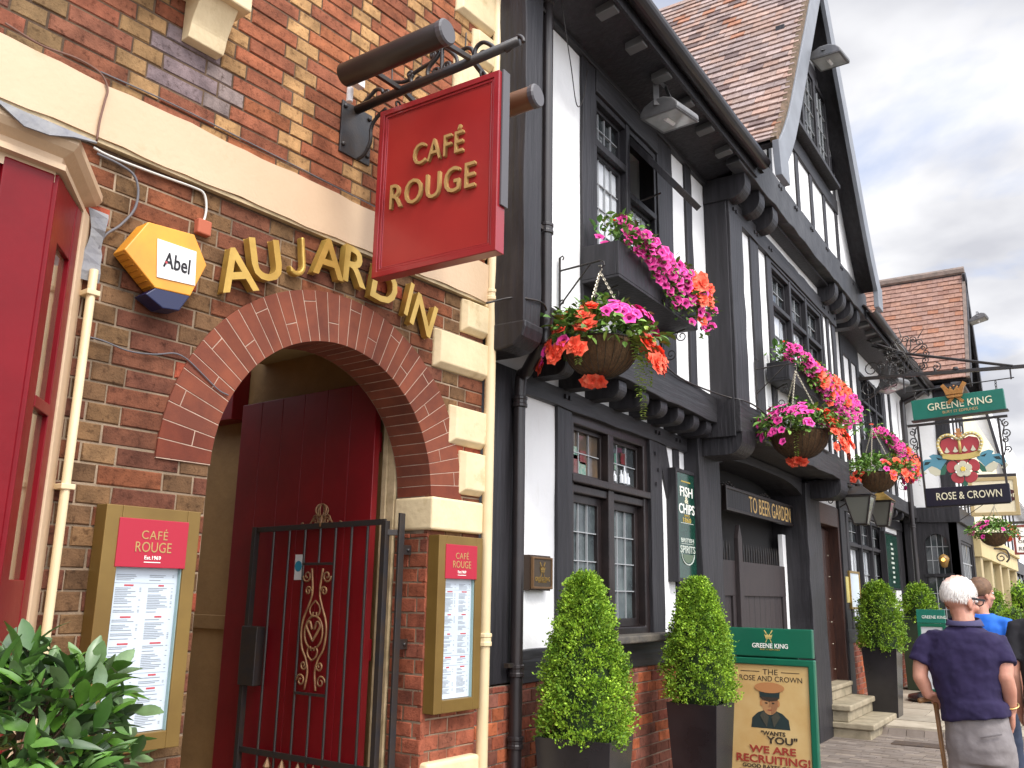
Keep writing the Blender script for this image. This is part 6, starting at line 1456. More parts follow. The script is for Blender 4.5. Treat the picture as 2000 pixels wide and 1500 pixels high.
for k in range(5): m.lathe(cc+rxk*(-.09+.045*k)+upk*(.075+.02*(2-abs(k-2))),[(.001,0),(.015,.008),(.015,.02),(.001,.03)],8)
m.build('crown_emblem',COPPER,gs_,bev=.004)
for x in (-.55,.52):
    chain('chain',FGk(x,0,.15),FGk(x,0,.15)+Vector((0,0,.13)),gs_,IRON,.05,.006)
# painted sign: frame, crown over rose, name panel
ps_=thing('inn_sign','painted crown and rose inn sign in an open iron frame with a black name panel','sign',(-1.38,YB,2.9))
FR,rxr,upr=rotF(-1.388,YB-.04,3.52,R(-3),R(1.0))
w2=.525; zt,zb2=.60,-.60
m=MB(); 
for a in (-w2,w2): m.bar(FR(a,0,zb2),FR(a,0,zt-.02),.03,.03,up=(0,1,0))
m.bar(FR(-w2-.14,0,zt),FR(w2+.12,0,zt),.035,.035); m.bar(FR(-w2,0,zb2+.004),FR(w2+.015,0,zb2+.004),.03,.03); m.build('iron_frame',IRON,ps_,bev=.002)
m=MB()
for sx in (-1,1):
    for (a,z,r,tn,a0,q) in ((.085,.50,.055,1.4,90,1),(.075,.37,.06,1.4,-90,1),(.05,.27,.045,1.4,90,-1),(.07,.14,.05,1.3,-90,1)): m.tube(spiral(FR(sx*(w2+a),0,z),r,tn,rxr*sx*q,upr,R(a0),18,.12),.009,5)
    m.tube(smooth_path([FR(sx*(w2+b),0,z) for b,z in ((.02,.06),(.05,.20),(.03,.34),(.06,.46),(.02,.57))]),.009,5)
m.build('side_scroll',IRON,ps_)
m=MB(); m.box(FR,-w2+.01,w2+.03,-.03,.03,-.595,-.335); m.build('name_panel',mat('black_navy_panel',(0.010,0.009,0.020),.35),ps_,bev=.004)
text('ROSE & CROWN',FR(.04,.031,-.462),rxr,upr,.83,.105,CREAML,ps_,depth=.005,bold=.004)
def fl(name,pts,mm,d0,d1,par=ps_): 
    b=MB(); b.prism([FR(a,d0,z) for a,z in pts],FR(0,d1,0)-FR(0,d0,0)); return b.build(name,mm,par,bev=.003)
el=lambda cx_,cz_,rx,rz,n=24,a0=0,a1=2*math.pi,rot=0:[(cx_+rx*math.cos(t)*math.cos(rot)-rz*math.sin(t)*math.sin(rot),cz_+rx*math.cos(t)*math.sin(rot)+rz*math.sin(t)*math.cos(rot)) for t in [a0+(a1-a0)*k/n for k in range(n)]]
fl('crown_band',[(-.24,.075),(-.245,.155),(-.12,.125),(0,.118),(.12,.125),(.245,.155),(.24,.075),(.12,.045),(0,.037),(-.12,.045)],EM['gold'],-.02,.02)
fl('crown_cap',[(-.22,.14),(-.255,.27),(-.235,.34),(-.13,.37),(-.03,.325),(0,.30),(.03,.325),(.13,.37),(.235,.34),(.255,.27),(.22,.14),(0,.11)],EM['red'],-.015,.012)
m=MB(); mg=MB()
for sx in (-1,1):
    pts=[(.0,.33),(.05,.365),(.12,.405),(.20,.40),(.262,.35),(.285,.27),(.26,.19),(.235,.13)]
    pp_=smooth_path([FR(sx*a,.014,z) for a,z in pts],5); m.tube(pp_,.024,7)
    for i in range(0,len(pp_),3): mg.lathe(pp_[i]+Vector((0,-.016,-.012)),[(.001,-.004),(.017,.004),(.017,.018),(.001,.026)],8)
m.tube([FR(0,.014,.14),FR(0,.014,.36)],.020,7); m.build('crown_arch',EM['gold'],ps_,smooth=True); mg.build('crown_pearls',EM['white'],ps_)
m=MB()
for a in (-.17,-.06,.06,.17):
    m.prism([FR(a+dx,.0205,z+.075+.03) for dx,z in ((-.035,.06),(-.02,.085),(0,.13),(.02,.085),(.035,.06),(.012,.045),(-.012,.045))],FR(0,.008,0)-FR(0,0,0))
m.build('fleur_ornament',EM['white'],ps_)
m=MB(); m.prism([FR(a,-.01,z) for a,z in ((-.02,.37),(-.055,.44),(-.02,.43),(-.03,.49),(.03,.49),(.02,.43),(.055,.44),(.02,.37))],FR(0,.02,0)-FR(0,-.01,0)); m.lathe(FR(0,.0,.345),[(.005,0),(.045,.02),(.045,.04),(.005,.06)],10); m.build('crown_cross',EM['khaki'],ps_)
rc=(.01,-.095)
for k in range(5):
    a=R(90)+k*2*math.pi/5; c_=(rc[0]+.150*math.cos(a),rc[1]+.150*math.sin(a))
    fl('rose_petal',el(c_[0],c_[1],.070,.090,20,rot=a),EM['red'],-.02,.006)
    fl('petal_rim',[q for q in el(c_[0],c_[1],.078,.098,20,rot=a)],EM['white'],-.024,-.002) if 0 else None
for k in range(5):
    a=R(90)+k*2*math.pi/5; c_=(rc[0]+.075*math.cos(a),rc[1]+.075*math.sin(a)); fl('inner_petal',el(c_[0],c_[1],.043,.050,16,rot=a),EM['white'],.0065,.022)
for k in range(5):
    a=R(54)+k*2*math.pi/5; fl('sepal',el(rc[0]+.155*math.cos(a),rc[1]+.155*math.sin(a),.045,.016,12,rot=a),EM['green'],-.022,-.006)
fl('rose_centre',el(rc[0],rc[1],.034,.034,16),EM['yellow'],.0225,.032)
for sx in (-1,1):
    for pts_,mm,dd in (([(.19,.05),(.27,.13),(.36,.155),(.42,.13),(.39,.085),(.48,.085),(.54,.03),(.555,-.035),(.51,-.085),(.455,-.045),(.40,-.015),(.34,-.045),(.29,-.085),(.25,-.03)],EM['blue'],0),([(.335,-.048),(.395,-.02),(.455,-.05),(.43,-.115),(.36,-.165),(.30,-.155),(.285,-.09)],EM['white'],.001),([(.505,-.088),(.558,-.04),(.575,-.085),(.53,-.135),(.47,-.115)],EM['white'],.001),([(.22,.0),(.29,-.088),(.298,-.155),(.24,-.15),(.19,-.06)],EM['green'],.002),([(.24,.07),(.33,.105),(.30,.06)],EM['dark'],-.0025),([(.40,.05),(.48,.05),(.50,.0),(.44,.01)],EM['dark'],-.0025)):
        fl('mantling_leaf',[(sx*a,z) for a,z in pts_],mm,-.016-dd,.002-dd)
    for (cx_,cz_,rx,rz,ro,mm) in () and ((.37,.02,.13,.055,50,EM['blue']),(.40,.12,.07,.05,20,EM['blue']),(.30,.06,.07,.05,-30,EM['blue']),(.45,-.03,.055,.045,70,EM['blue']),(.49,-.07,.035,.03,0,EM['gold']),(.34,-.13,.07,.035,60,EM['gold']),(.27,.03,.06,.03,10,EM['green'])):
        fl('mantling_leaf',[(sx*a,z) for a,z in el(cx_,cz_,rx,rz,16,rot=R(ro))],mm,-.018-abs(ro)*.00005,.002-abs(ro)*.00005-(.003 if mm is EM['gold'] else 0))
fl('green_stem',el(.01,-.29,.03,.05,12),EM['green'],-.018,.0)
# ================================================================== BEYOND THE INN
g2=thing('gabled_house','black and white house with projecting black bay and small red tiled gable beyond the inn','house',(-2.1,19.2,.1))
m=MB(); m.box(FP,18.5,20.7,-7.5,-2.35,-.1,5.6); m.build('body',DARKIN,g2)
def FX(u,o,z): return Vector((u,18.2-o,z))      # side wall facing the camera: u = x, o towards the camera
m=MB(); m.box(FX,-4.0,-1.99,-.25,-.01,3.1,5.6); m.box(FP,18.21,20.6,-2.2,-1.985,3.1,5.6); m.build('render',PLAST,g2)
def tX(name,items,mm=BLACKW,wob=.008):
    mb=MB()
    for it in items: beam(mb,FX,*it,wob=wob)
    return mb.build(name,mm,g2,bev=.006)
tX('corner_post',[(-2.20,-1.955,-.1,.01,3.2,5.5)]); tX('first_floor_beam',[(-2.9,-1.93,-.1,.03,3.02,3.30)],wob=.012)
m=MB(); beam(m,FP,18.2,20.7,-2.1,-1.93,3.02,3.30); beam(m,FP,18.2,20.7,-2.1,-1.955,5.2,5.5)
for q in (18.9,19.5,20.1,20.6): beam(m,FP,q,q+.14,-2.1,-1.962,3.3,5.2)
m.build('front_timber',BLACKW,g2,bev=.006)
# black bay with an arched side light
wx0,wx1=-2.70,-2.06; ax0,ax1=-2.58,-2.16; rr_=(ax1-ax0)/2; ac=(ax0+ax1)/2; az=2.60
m=MB(); m.box(FX,-2.9,ax0,-.2,.0,.1,3.02); m.box(FX,ax1,-2.0,-.2,.0,.1,3.02); m.box(FX,ax0,ax1,-.2,.0,.1,.85)
n=12
for i in range(n):
    t0,t1=math.pi-math.pi*i/n,math.pi-math.pi*(i+1)/n
    a,b=ac+rr_*math.cos(t0),ac+rr_*math.cos(t1); za,zb_=az+rr_*math.sin(t0),az+rr_*math.sin(t1)
    m.hexa([FX(a,-.2,za),FX(b,-.2,zb_),FX(a,.0,za),FX(b,.0,zb_),FX(a,-.2,3.02),FX(b,-.2,3.02),FX(a,.0,3.02),FX(b,.0,3.02)])
m.box(FP,18.42,20.7,-2.2,-2.0,.1,.8); m.box(FP,18.42,20.7,-2.2,-2.0,2.72,3.02); m.box(FP,18.2,18.55,-2.14,-1.995,.1,3.02); m.box(FP,20.45,20.7,-2.14,-1.995,.1,3.02)
m.build('bay_boarding',BLACKW,g2)
w_=leaded(g2,ax0,ax1,.85,2.05,-.02,3,4,GLASS,.03,'side_light',F=FX,fm=BLACKW,came=.014); w_=leaded(g2,ax0,ax1,2.06,2.85,-.05,4,3,GLASS,.02,'arched_light',F=FX,fm=BLACKW,came=.013)
m=MB(); m.box(FX,ax0-.03,ax1+.05,-.05,.03,2.03,2.09); m.build('transom',BLACKW,g2,bev=.004)
leaded(g2,18.55,20.45,.8,2.72,-2.02,7,5,GLASS,.05,'front_light',F=FP,fm=BLACKW,came=.02)
m=MB(); lc=FX(-2.26,.06,2.30); m.lathe(lc,[(.005,-.11),(.05,-.09),(.085,.02),(.095,.06),(.06,.11),(.01,.14)],12); wl=m.build('glass_shade',mat('amber_shade',(0.30,0.17,0.05),.3),None,smooth=True); 
o=wl; tag(o,'small amber glass lamp glowing beside the arched window of the black bay','wall lamp')
m=MB(); m.lathe(lc+Vector((0,-.096,.03)),[(.002,-.03),(.030,-.015),(.034,.01),(.015,.03),(.002,.04)],10); b_=m.build('bulb',WARM,o,smooth=True)
# its tiled gable
RF=(18.0,19.32,20.64); zf2=5.66; xf2=-1.52
pa=make_path((0,1,0),2.86,R(55),R(63),.6); pb_=make_path((0,-1,0),2.86,R(55),R(63),.6)
m=MB(); tiled_slope(m,(xf2-5.5,RF[0],zf2),(1,0,0),pa,5.5,gauge=.125,tw=.2,cf=lambda s:mixc(tile_color(s),(0.34,0.16,0.10),.55)); m.build('roof_slope',TILE,g2,recalc=False)
m=MB(); tiled_slope(m,(xf2-5.5,RF[2],zf2),(1,0,0),pb_,5.5,gauge=.125,tw=.2,cf=tile_color); m.build('roof_slope',TILE,g2,recalc=False)
def al2(path,Y0,L=2.82): return [(Y0+path(L*i/10)[0].y,zf2+path(L*i/10)[0].z,path(L*i/10)[1]) for i in range(11)]
for pl in (al2(pa,RF[0]),al2(pb_,RF[2])):
    m=MB(); strip(m,pl,xf2-.03,xf2+.02,.03,.26); m.build('bargeboard',BLACKW,g2); m=MB(); strip(m,pl,xf2-5.5,xf2-.031,.03,.08); m.build('roof_soffit',BLACKW,g2); m=MB(); strip(m,pl,xf2-.05,xf2+.008,-.03,.028); m.build('verge_mortar',RIDGE,g2)
m=MB(); zr2=al2(pa,RF[0])[-1][1]; m.tube([(xf2,RF[1],zr2+.02),(xf2-5.5,RF[1],zr2+.02)],.10,8); m.build('ridge_tiles',RIDGE,g2)
m=MB(); m.prism([Vector((-1.85,y,z)) for y,z in ((18.05,5.55),(20.6,5.55),(19.33,zr2-.15))],(-.15,0,0)); m.build('gable_boarding',BLACKW,g2)
m=MB(); m.box(FP,18.0,20.65,-3.2,-1.62,5.5,5.56); m.build('eaves_board',BLACKW,g2)
floodlight((-1.32,18.9,7.0),'small grey floodlight on the far tiled gable',.8,yaw=R(-5),hang=.15)
# inn end wall between the two: dark eaves
# ---- cream shop
cs_=thing('cream_shop','cream painted shop with pilasters and flat parapet beyond the black bay','shop',(-2.0,25,.1))
m=MB(); m.box(FP,20.72,31,-8,-2.15,0,6.2); m.build('wall',CREAMP,cs_)
m=MB(); m.box(FP,20.75,31,-2.14,-1.78,2.86,3.0); m.box(FP,20.75,31,-2.14,-1.86,2.50,2.855)
m.build('fascia',CREAMB,cs_,bev=.01)
m=MB()
for q in (20.8,22.9,25.2,27.6,30.4): m.box(FP,q,q+.38,-2.14,-1.90,.1,2.495)
m.build('pilaster',mat('tan_pilaster',(0.44,0.35,0.19),.6),cs_,bev=.01)
m=MB(); 
for a,b in ((21.2,22.85),(25.6,27.5),(28.0,30.3)): m.box(FP,a,b,-2.1,-2.06,.7,2.45)
m.build('shop_window',GLASSP,cs_); m=MB(); m.box(FP,23.3,25.15,-2.1,-2.02,.1,2.4); m.build('shop_door',mat('olive_door',(0.22,0.18,0.07),.5),cs_)
m=MB(); 
for a,b in ((21.2,22.85),(25.6,27.5),(28.0,30.3)): m.box(FP,a,b,-2.14,-1.98,.1,.695)
m.build('stall_riser',CREAMB,cs_)
m=MB(); m.tube(smooth_path([(-1.78,22.5,2.75),(-1.55,22.5,2.72),(-1.5,22.5,2.55),(-1.56,22.5,2.45)]),.02,5); m.tube(spiral((-1.65,22.5,2.55),.12,1.4,(1,0,0),(0,0,1),0,16,.2),.014,5); o=m.build('iron_bracket',IRON); tag(o,'scrolled iron bracket on the cream shop fascia','bracket')
# cream projecting sign with a maroon oval
q0=aty(1890,935,19.9); q1=aty(1994,1006,19.9)
t=thing('projecting_sign','cream hanging sign with tan frame and maroon oval, behind the inn sign','sign',((q0.x+q1.x)/2,19.9,q1.z))
FXs=lambda u,o,z: Vector((u,19.9-o,z))
m=MB(); m.box(FXs,q0.x+.03,q1.x-.03,-.04,.03,q1.z+.03,q0.z-.03); m.build('board',CREAMP,t); m=MB(); frame(m,FXs,q0.x,q1.x,q1.z,q0.z,.07,-.05,.045); m.build('frame',TANF,t,bev=.006)
oc=aty(1962,968,19.9); m=MB(); m.prism([FXs(oc.x+a,.031,oc.z+b) for a,b in el(0,0,.24,.13,28)],(0,-.008,0)); m.build('oval',MAROON,t)
text('on',FXs(oc.x+.13,.0395,oc.z),(1,0,0),Z,.16,.075,CREAML,t,depth=.004)
m=MB(); m.bar((-2.2,19.9,q0.z+.05),(q1.x,19.9,q0.z+.03),.06,.06); m.build('sign_arm',IRON,t)
# far black shop, red roof and hanging restaurant sign
fb=thing('black_shop','far black fronted shop with brown tiled roof at the right edge','shop',(-1.4,33,.3))
e0=aty(1962,1120,32); 
m=MB(); m.box(FP,32,52,-8,e0.x,0,3.1); m.build('shop_front',BLACKW,fb); m=MB(); m.box(FP,32.1,52,-8,e0.x-.1,3.1,5.2); m.build('upper_wall',PLAST,fb)
m=MB()
for k in range(9): m.box(FP,32.6+k*1.9,34.1+k*1.9,e0.x+.01,e0.x+.03,.8,2.5)
m.build('shop_window',GLASSG,fb); m=MB()
for k in range(10): m.box(FP,32.2+k*1.9,32.45+k*1.9,e0.x+.001,e0.x+.06,.1,2.8)
m.box(FP,32,52,e0.x+.001,e0.x+.10,2.6,3.0); m.build('shop_timber',BROWNW,fb)
m=MB()
for y in (33.2,34.6,36,38,40): m.box(FP,y,y+.3,e0.x-.12,e0.x-.06,3.1,5.2)
m.build('timbering',BLACKW,fb)
m=MB(); m.box(lambda u,o,z:Vector((u,32-o,z)),e0.x-.55,e0.x-.04,.005,.03,.9,2.4); m.build('side_window',GLASS,fb)
m=MB(); tiled_slope(m,(e0.x+.35,32,5.15),(0,1,0),make_path((-1,0,0),4.2,R(40),R(48)),20,gauge=.22,tw=.34,cf=lambda s:sh(tile_color(s),1.1)); m.build('roof',TILE,fb,recalc=False)
m=MB(); m.prism([(e0.x+.35,32.02,5.12),(-8,32.02,5.12),(-4,32.02,8.3),(-2.45,32.02,8.3)],(0,19.9,0)); m.build('gable_end',PLAST,fb); m=MB(); m.bar((e0.x+.42,31.95,5.0),(-2.45,31.95,8.38),.08,.30,up=(0,1,0)); m.build('bargeboard',BLACKW,fb)
s0=aty(1976,1026,24.5); s1=aty(2030,1083,24.5)
t=thing('projecting_sign','white restaurant sign with dark red frame cut by the right edge','sign',((s0.x+s1.x)/2,24.5,s1.z))
FX4=lambda u,o,z: Vector((u,24.5-o,z)); mrn=mat('dark_red_frame',(0.16,0.025,0.02),.5)
m=MB(); m.box(FX4,s0.x+.03,s1.x-.03,-.04,.03,s1.z+.03,s0.z-.03); m.build('board',WHITEP,t); m=MB(); frame(m,FX4,s0.x,s1.x,s1.z,s0.z,.05,-.05,.04); m.build('frame',mrn,t)
wx_=s0.x+.08
text('La',FX4(wx_+.16,.031,lerp(s1.z,s0.z,.74)),(1,0,0),Z,.26,.20,INKD,t,depth=.006,bold=-.01); text('OF SHE',FX4(wx_+.21,.031,lerp(s1.z,s0.z,.44)),(1,0,0),Z,.38,.07,INKD,t,depth=.006); text('REST',FX4(wx_+.17,.031,lerp(s1.z,s0.z,.20)),(1,0,0),Z,.30,.085,INKD,t,depth=.006)
m=MB(); m.bar((-2.2,24.5,s0.z+.06),(s1.x,24.5,s0.z+.06),.05,.06); m.build('sign_arm',IRON,t)
# far basket and planting
c4=aty(1941,1042,17.4); hk4=aty(1941,985,17.4)
hanging_basket(c4,.235,hk4,'hanging basket over the pavement between the inn sign and the cream shop',34,[('petunia',20,lambda x,y,h:x<.0,-.08,.14),('begonia',16,lambda x,y,h:x>.1,-.14,.12)],(-2.0,18.35),trails=[],bracket_label='long iron bracket of the hanging basket by the cream shop',redunder=False)
p_=aty(1797,1215,16.7); topiary((p_.x,16.7),.30,p_.z,aty(1793,1143,16.7).z,4200,'clipped cone bush in the tall green tub before the black bay',15,p_.z-gz(16.7)+.08,.52,size=.036,pl_label='tall dark green tub before the black bay',taper=.92,pm=mat('dark_green_tub',(0.018,0.030,0.014),.5),cols=[sh(c,.85) for c in BOXG])
p_=aty(1940,1212,23); topiary((p_.x,23),.34,p_.z,aty(1940,1158,23).z,2500,'small clipped cone bush outside the cream shop behind the men',16,p_.z-gz(23)+.05,.5,size=.05,pl_label='black tub outside the cream shop',cols=[sh(c,.8) for c in BOXG])
p_=aty(1983,1232,22); topiary((p_.x,22),.25,p_.z-.03,p_.z+.46,1800,'round clipped ball bush in a grey trough at the right edge',17,p_.z-gz(22)+.02,.62,size=.045,pl_label='pale grey trough under the ball bush',taper=1.0,pm=mat('grey_trough',(0.20,0.20,0.20),.6),prof=[(0,.5),(.2,.85),(.5,1.0),(.8,.8),(.95,.4),(1,.1)],cols=[sh(c,.75) for c in BOXG],cat='topiary')
p_=aty(2000,1185,28); topiary((p_.x,28),.5,p_.z-.1,p_.z+.55,1800,'bright green bush at the right edge outside the black shop',18,p_.z-gz(28)-.05,.8,size=.07,pl_label='black tub at the right edge outside the black shop',prof=[(0,.5),(.2,.85),(.5,1.0),(.8,.8),(.95,.4),(1,.1)])
# second pavement board with a dish of food, its bagged base
b0=aty(1789,1190,15.2); b1=aty(1862,1372,15.2)
t=thing('poster_board','green pavement menu board with a food picture behind the old man','poster board',((b0.x+b1.x)/2,15.2,gz(15.2)))
FX5=lambda u,o,z: Vector((u,15.2-o,z)); g0=gz(15.2)
m=MB(); m.box(FX5,b0.x,b1.x,-.03,.03,b0.z-.20,b0.z); m.build('header',GREENT,t,bev=.006); m=MB(); frame(m,FX5,b0.x,b1.x,g0+.12,b0.z-.205,.05,-.03,.03); m.build('frame',GREENS,t,bev=.006)
m=MB(); m.box(FX5,b0.x+.04,b1.x-.04,-.02,.012,g0+.16,b0.z-.25); m.build('poster',mat('picture_paper',(0.55,0.56,0.58),.5),t)
text('GREENE KING',FX5(lerp(b0.x,b1.x,.62),.031,b0.z-.11),(1,0,0),Z,.34,.045,WHITEL,t,depth=.003)
m=MB(); m.prism([FX5(lerp(b0.x,b1.x,.5)+a,.0125,g0+.52+b) for a,b in el(0,0,.22,.10,20)],(0,-.002,0)); m.build('printed_dish',mat('dish_print',(0.22,0.09,0.04),.6,(0.05,0.10,0.03),30),t)
m=MB(); pr=[(.30,0),(.33,.03),(.31,.08),(.12,.13),(.02,.14)]; m.lathe((lerp(b0.x,b1.x,.3),15.1,g0+.004),pr,18); m.build('weighted_base',PLANTER,t,smooth=True)
# ================================================================== PEOPLE
def ellipsoid(mb,c,r,ax=None,n=14,k=9):
    c=Vector(c); ax=ax or (Vector((1,0,0)),Vector((0,1,0)),Vector((0,0,1)))
    vs=[c+ax[2]*r[2]];fs=[]
    for i in range(1,k):
        t=math.pi*i/k
        for j in range(n):
            a=2*math.pi*j/n; vs.append(c+ax[0]*r[0]*math.sin(t)*math.cos(a)+ax[1]*r[1]*math.sin(t)*math.sin(a)+ax[2]*r[2]*math.cos(t))
    vs.append(c-ax[2]*r[2])
    for j in range(n): fs.append((0,1+(j+1)%n,1+j)); fs.append((len(vs)-1,1+(k-2)*n+j,1+(k-2)*n+(j+1)%n))
    for i in range(k-2):
        for j in range(n): fs.append((1+i*n+j,1+i*n+(j+1)%n,1+(i+1)*n+(j+1)%n,1+(i+1)*n+j))
    mb.add(vs,fs)
def limb(mb,pts,rad):
    P=smooth_path(pts,5); n=len(P)-1; k=len(rad)-1; rs=[]
    for i in range(n+1):
        t=i/n*k; a=min(int(t),k-1); rs.append(lerp(rad[a],rad[a+1],t-a))
    mb.tube(P,rs,12); ellipsoid(mb,P[0],(rs[0],)*3,n=10,k=7); ellipsoid(mb,P[-1],(rs[-1],)*3,n=10,k=7)
def loft(mb,rings,n=22):
    """rings: (centre, half width, half depth, across, fore)"""
    vs=[Vector(c)+a*(w_*math.copysign(abs(math.cos(t))**.85,math.cos(t)))+f*(d*math.copysign(abs(math.sin(t))**.85,math.sin(t))) for c,w_,d,a,f in rings for t in [2*math.pi*j/n for j in range(n)]]
    k=len(rings); fs=[(i*n+j,i*n+(j+1)%n,(i+1)*n+(j+1)%n,(i+1)*n+j) for i in range(k-1) for j in range(n)]+[tuple(range(n-1,-1,-1)),tuple((k-1)*n+j for j in range(n))]
    mb.add(vs,fs)
def flesh(mb,name,m_,parent,vox,sm=6,disp=0.0,dscale=.08):
    o=mb.build(name,m_,parent,smooth=True)
    q=o.modifiers.new('remesh','REMESH'); q.mode='VOXEL'; q.voxel_size=vox; q.use_smooth_shade=True
    q=o.modifiers.new('smooth','SMOOTH'); q.factor=.5; q.iterations=sm
    if disp:
        tx=bpy.data.textures.new(name+'_folds','CLOUDS'); tx.noise_scale=dscale; tx.noise_depth=2
        q=o.modifiers.new('folds','DISPLACE'); q.texture=tx; q.strength=disp; q.mid_level=.5; q.texture_coords='GLOBAL'
    return o
def fingers(mb,wrist,d,side,palm_n,L=.085,curl=1.0,s=1.0):
    """palm + 4 fingers + thumb; d along hand, side towards thumb, palm_n out of the palm"""
    d,side,pn=Vector(d).normalized(),Vector(side).normalized(),Vector(palm_n).normalized(); w_=Vector(wrist)
    loft(mb,[(w_,.030*s,.020*s,side,pn),(w_+d*.03*s,.038*s,.019*s,side,pn),(w_+d*.075*s,.043*s,.017*s,side,pn),(w_+d*.092*s,.040*s,.014*s,side,pn)],12)
    for i,(off,l) in enumerate(((.030,.072),(.010,.080),(-.011,.074),(-.031,.058))):
        b=w_+d*.085*s+side*off*s; l*=s; pts=[b]; a=0
        for seg in (.45,.32,.26):
            a+=curl*(.75); pts.append(pts[-1]+(d*math.cos(a)+pn*math.sin(a))*l*seg)
        limb(mb,pts,[.0095*s,.009*s,.0085*s,.007*s])
    b=w_+d*.025*s+side*.034*s; limb(mb,[b,b+side*.022*s+d*.022*s+pn*.008*s,b+side*.026*s+d*.048*s+pn*.018*s*curl,b+side*.016*s+d*.068*s+pn*.030*s*curl],[.013*s,.011*s,.0095*s,.008*s])
def axes(yaw,tilt=0):
    f=Vector((math.sin(yaw),math.cos(yaw),0)); r=Vector((math.cos(yaw),-math.sin(yaw),0)); return r,f,Vector((0,0,1))
def head(mb,c,yaw,s=1.0,tilt=0.0):
    r,f,u=axes(yaw); f2=(f*math.cos(tilt)-u*math.sin(tilt)); u2=(u*math.cos(tilt)+f*math.sin(tilt)); c=Vector(c)
    A=(r,f2,u2); P=lambda a,b,z:c+r*a*s+f2*b*s+u2*z*s
    ellipsoid(mb,P(0,-.012,.030),(.078*s,.096*s,.092*s),A,18,12); ellipsoid(mb,P(0,.018,-.045),(.062*s,.068*s,.078*s),A,16,10); ellipsoid(mb,P(0,.045,-.095),(.036*s,.036*s,.03*s),A)
    limb(mb,[P(0,.082,.012),P(0,.098,-.015),P(0,.108,-.034)],[.010*s,.013*s,.016*s])
    for a in (-1,1):
        ellipsoid(mb,P(a*.052,.058,-.035),(.022*s,.022*s,.022*s),A); ellipsoid(mb,P(a*.034,.082,.024),(.022*s,.012*s,.007*s),A)
        ax=(f2,u2,r); ellipsoid(mb,P(a*.080,-.008,-.018),(.020*s,.034*s,.009*s),ax,12,8); ellipsoid(mb,P(a*.078,.002,-.046),(.010*s,.012*s,.008*s),ax)
    ellipsoid(mb,P(0,.088,-.062),(.024*s,.010*s,.006*s),A); ellipsoid(mb,P(0,.086,-.074),(.021*s,.011*s,.007*s),A)
    return P
def eyes_etc(P,parent,s=1):
    m=MB()
    for a in (-1,1): ellipsoid(m,P(a*.032,.078,.008),(.012*s,.010*s,.009*s))
    m.build('eyes',WHITEP,parent,smooth=True)
# ---- the old man with the walking stick
yw=R(8); r_,f_,u_=axes(yw)
mp_=lambda px,py,dy=0.0: aty(px,py,5.30+dy)
man=thing('person','white haired man in navy polo shirt and grey trousers leaning on a wooden walking stick','person',(mp_(1900,1400).x,5.3,0))
hc=mp_(1874,1172)+Vector((0,.02,0)); hy=R(38)
bm=MB(); Ph=head(bm,hc,hy,.95,.18)
nb=mp_(1884,1222); limb(bm,[hc+Vector((.0,-.01,-.05)),hc.lerp(nb,.6),nb+Vector((0,0,-.03))],[.050,.052,.060])
sL,sR=mp_(1812,1252),mp_(1950,1256)
eL,hL=mp_(1797,1322,-.03),mp_(1819,1364,.0)
eR,wR=mp_(1963,1322,-.05),mp_(1975,1388,.02)
chest=(sL+sR)/2
loft(bm,[(nb+Vector((0,0,-.02)),.07,.065,r_,f_),(chest+Vector((0,0,.01)),.14,.085,r_,f_),(chest+Vector((0,0,-.12)),.135,.095,r_,f_),(chest+Vector((0.005,0,-.26)),.120,.095,r_,f_),(chest+Vector((.015,0,-.38)),.125,.10,r_,f_),(chest+Vector((.02,0,-.46)),.125,.10,r_,f_)])
limb(bm,[sL.lerp(eL,.25)+Vector((.01,0,-.01)),eL.lerp(sL,.4)+Vector((-.008,0,0)),eL],[.036,.041,.037]); limb(bm,[eL,eL.lerp(hL,.4),hL+Vector((-.012,-.02,.02))],[.038,.036,.025])
limb(bm,[sR.lerp(eR,.25)+Vector((-.01,0,-.01)),sR.lerp(eR,.6)+Vector((.008,0,0)),eR],[.036,.042,.038]); limb(bm,[eR,eR.lerp(wR,.4)+Vector((.006,0,0)),wR],[.039,.037,.026])
fingers(bm,hL+Vector((-.02,-.03,.026)),(.45,.75,-.35),(.8,-.3,.25),(.25,.25,-.9),curl=1.15,s=.9)
fingers(bm,wR,(-.08,.18,-1),(-.25,.95,.15),(-.95,-.2,0),curl=.35,s=.9)
hipL,hipR=mp_(1885,1432),mp_(1940,1426)
feetL=Vector((hipL.x-.03,5.30,0)); feetR=Vector((hipR.x+.06,5.36,0))
limb(bm,[hipL,hipL.lerp(feetL,.5)+Vector((0,.02,0)),feetL+Vector((0,0,.09))],[.062,.050,.036]); limb(bm,[hipR,hipR.lerp(feetR,.5)+Vector((0,.02,0)),feetR+Vector((0,0,.09))],[.062,.050,.036])
flesh(bm,'body',SKIN,man,.0065,4)
# polo shirt
sh_=MB(); hm=[mp_(1843,1412),mp_(1970,1384)]; hmc=(hm[0]+hm[1])/2
loft(sh_,[(nb+Vector((0,0,.0)),.078,.075,r_,f_),(nb+Vector((0,0,-.028)),.112,.082,r_,f_),(chest+Vector((0,0,.055)),.165,.088,r_,f_),(chest+Vector((0,0,.015)),.190,.100,r_,f_),(chest+Vector((0,0,-.08)),.192,.118,r_,f_),(chest+Vector((0.006,0,-.18)),.172,.122,r_,f_),(chest+Vector((.012,-.005,-.28)),.152,.124,r_,f_),(hmc+Vector((.0,-.01,.07)),.156,.128,(r_+u_*.07).normalized(),f_),(hmc+Vector((.002,-.01,.02)),.163,.132,(r_+u_*.10).normalized(),f_),(hmc+Vector((.002,-.01,-.012)),.165,.134,(r_+u_*.13).normalized(),f_)])
slL=sL.lerp(eL,.62)+Vector((-.012,0,0)); slR=sR.lerp(eR,.66)+Vector((.010,0,0))
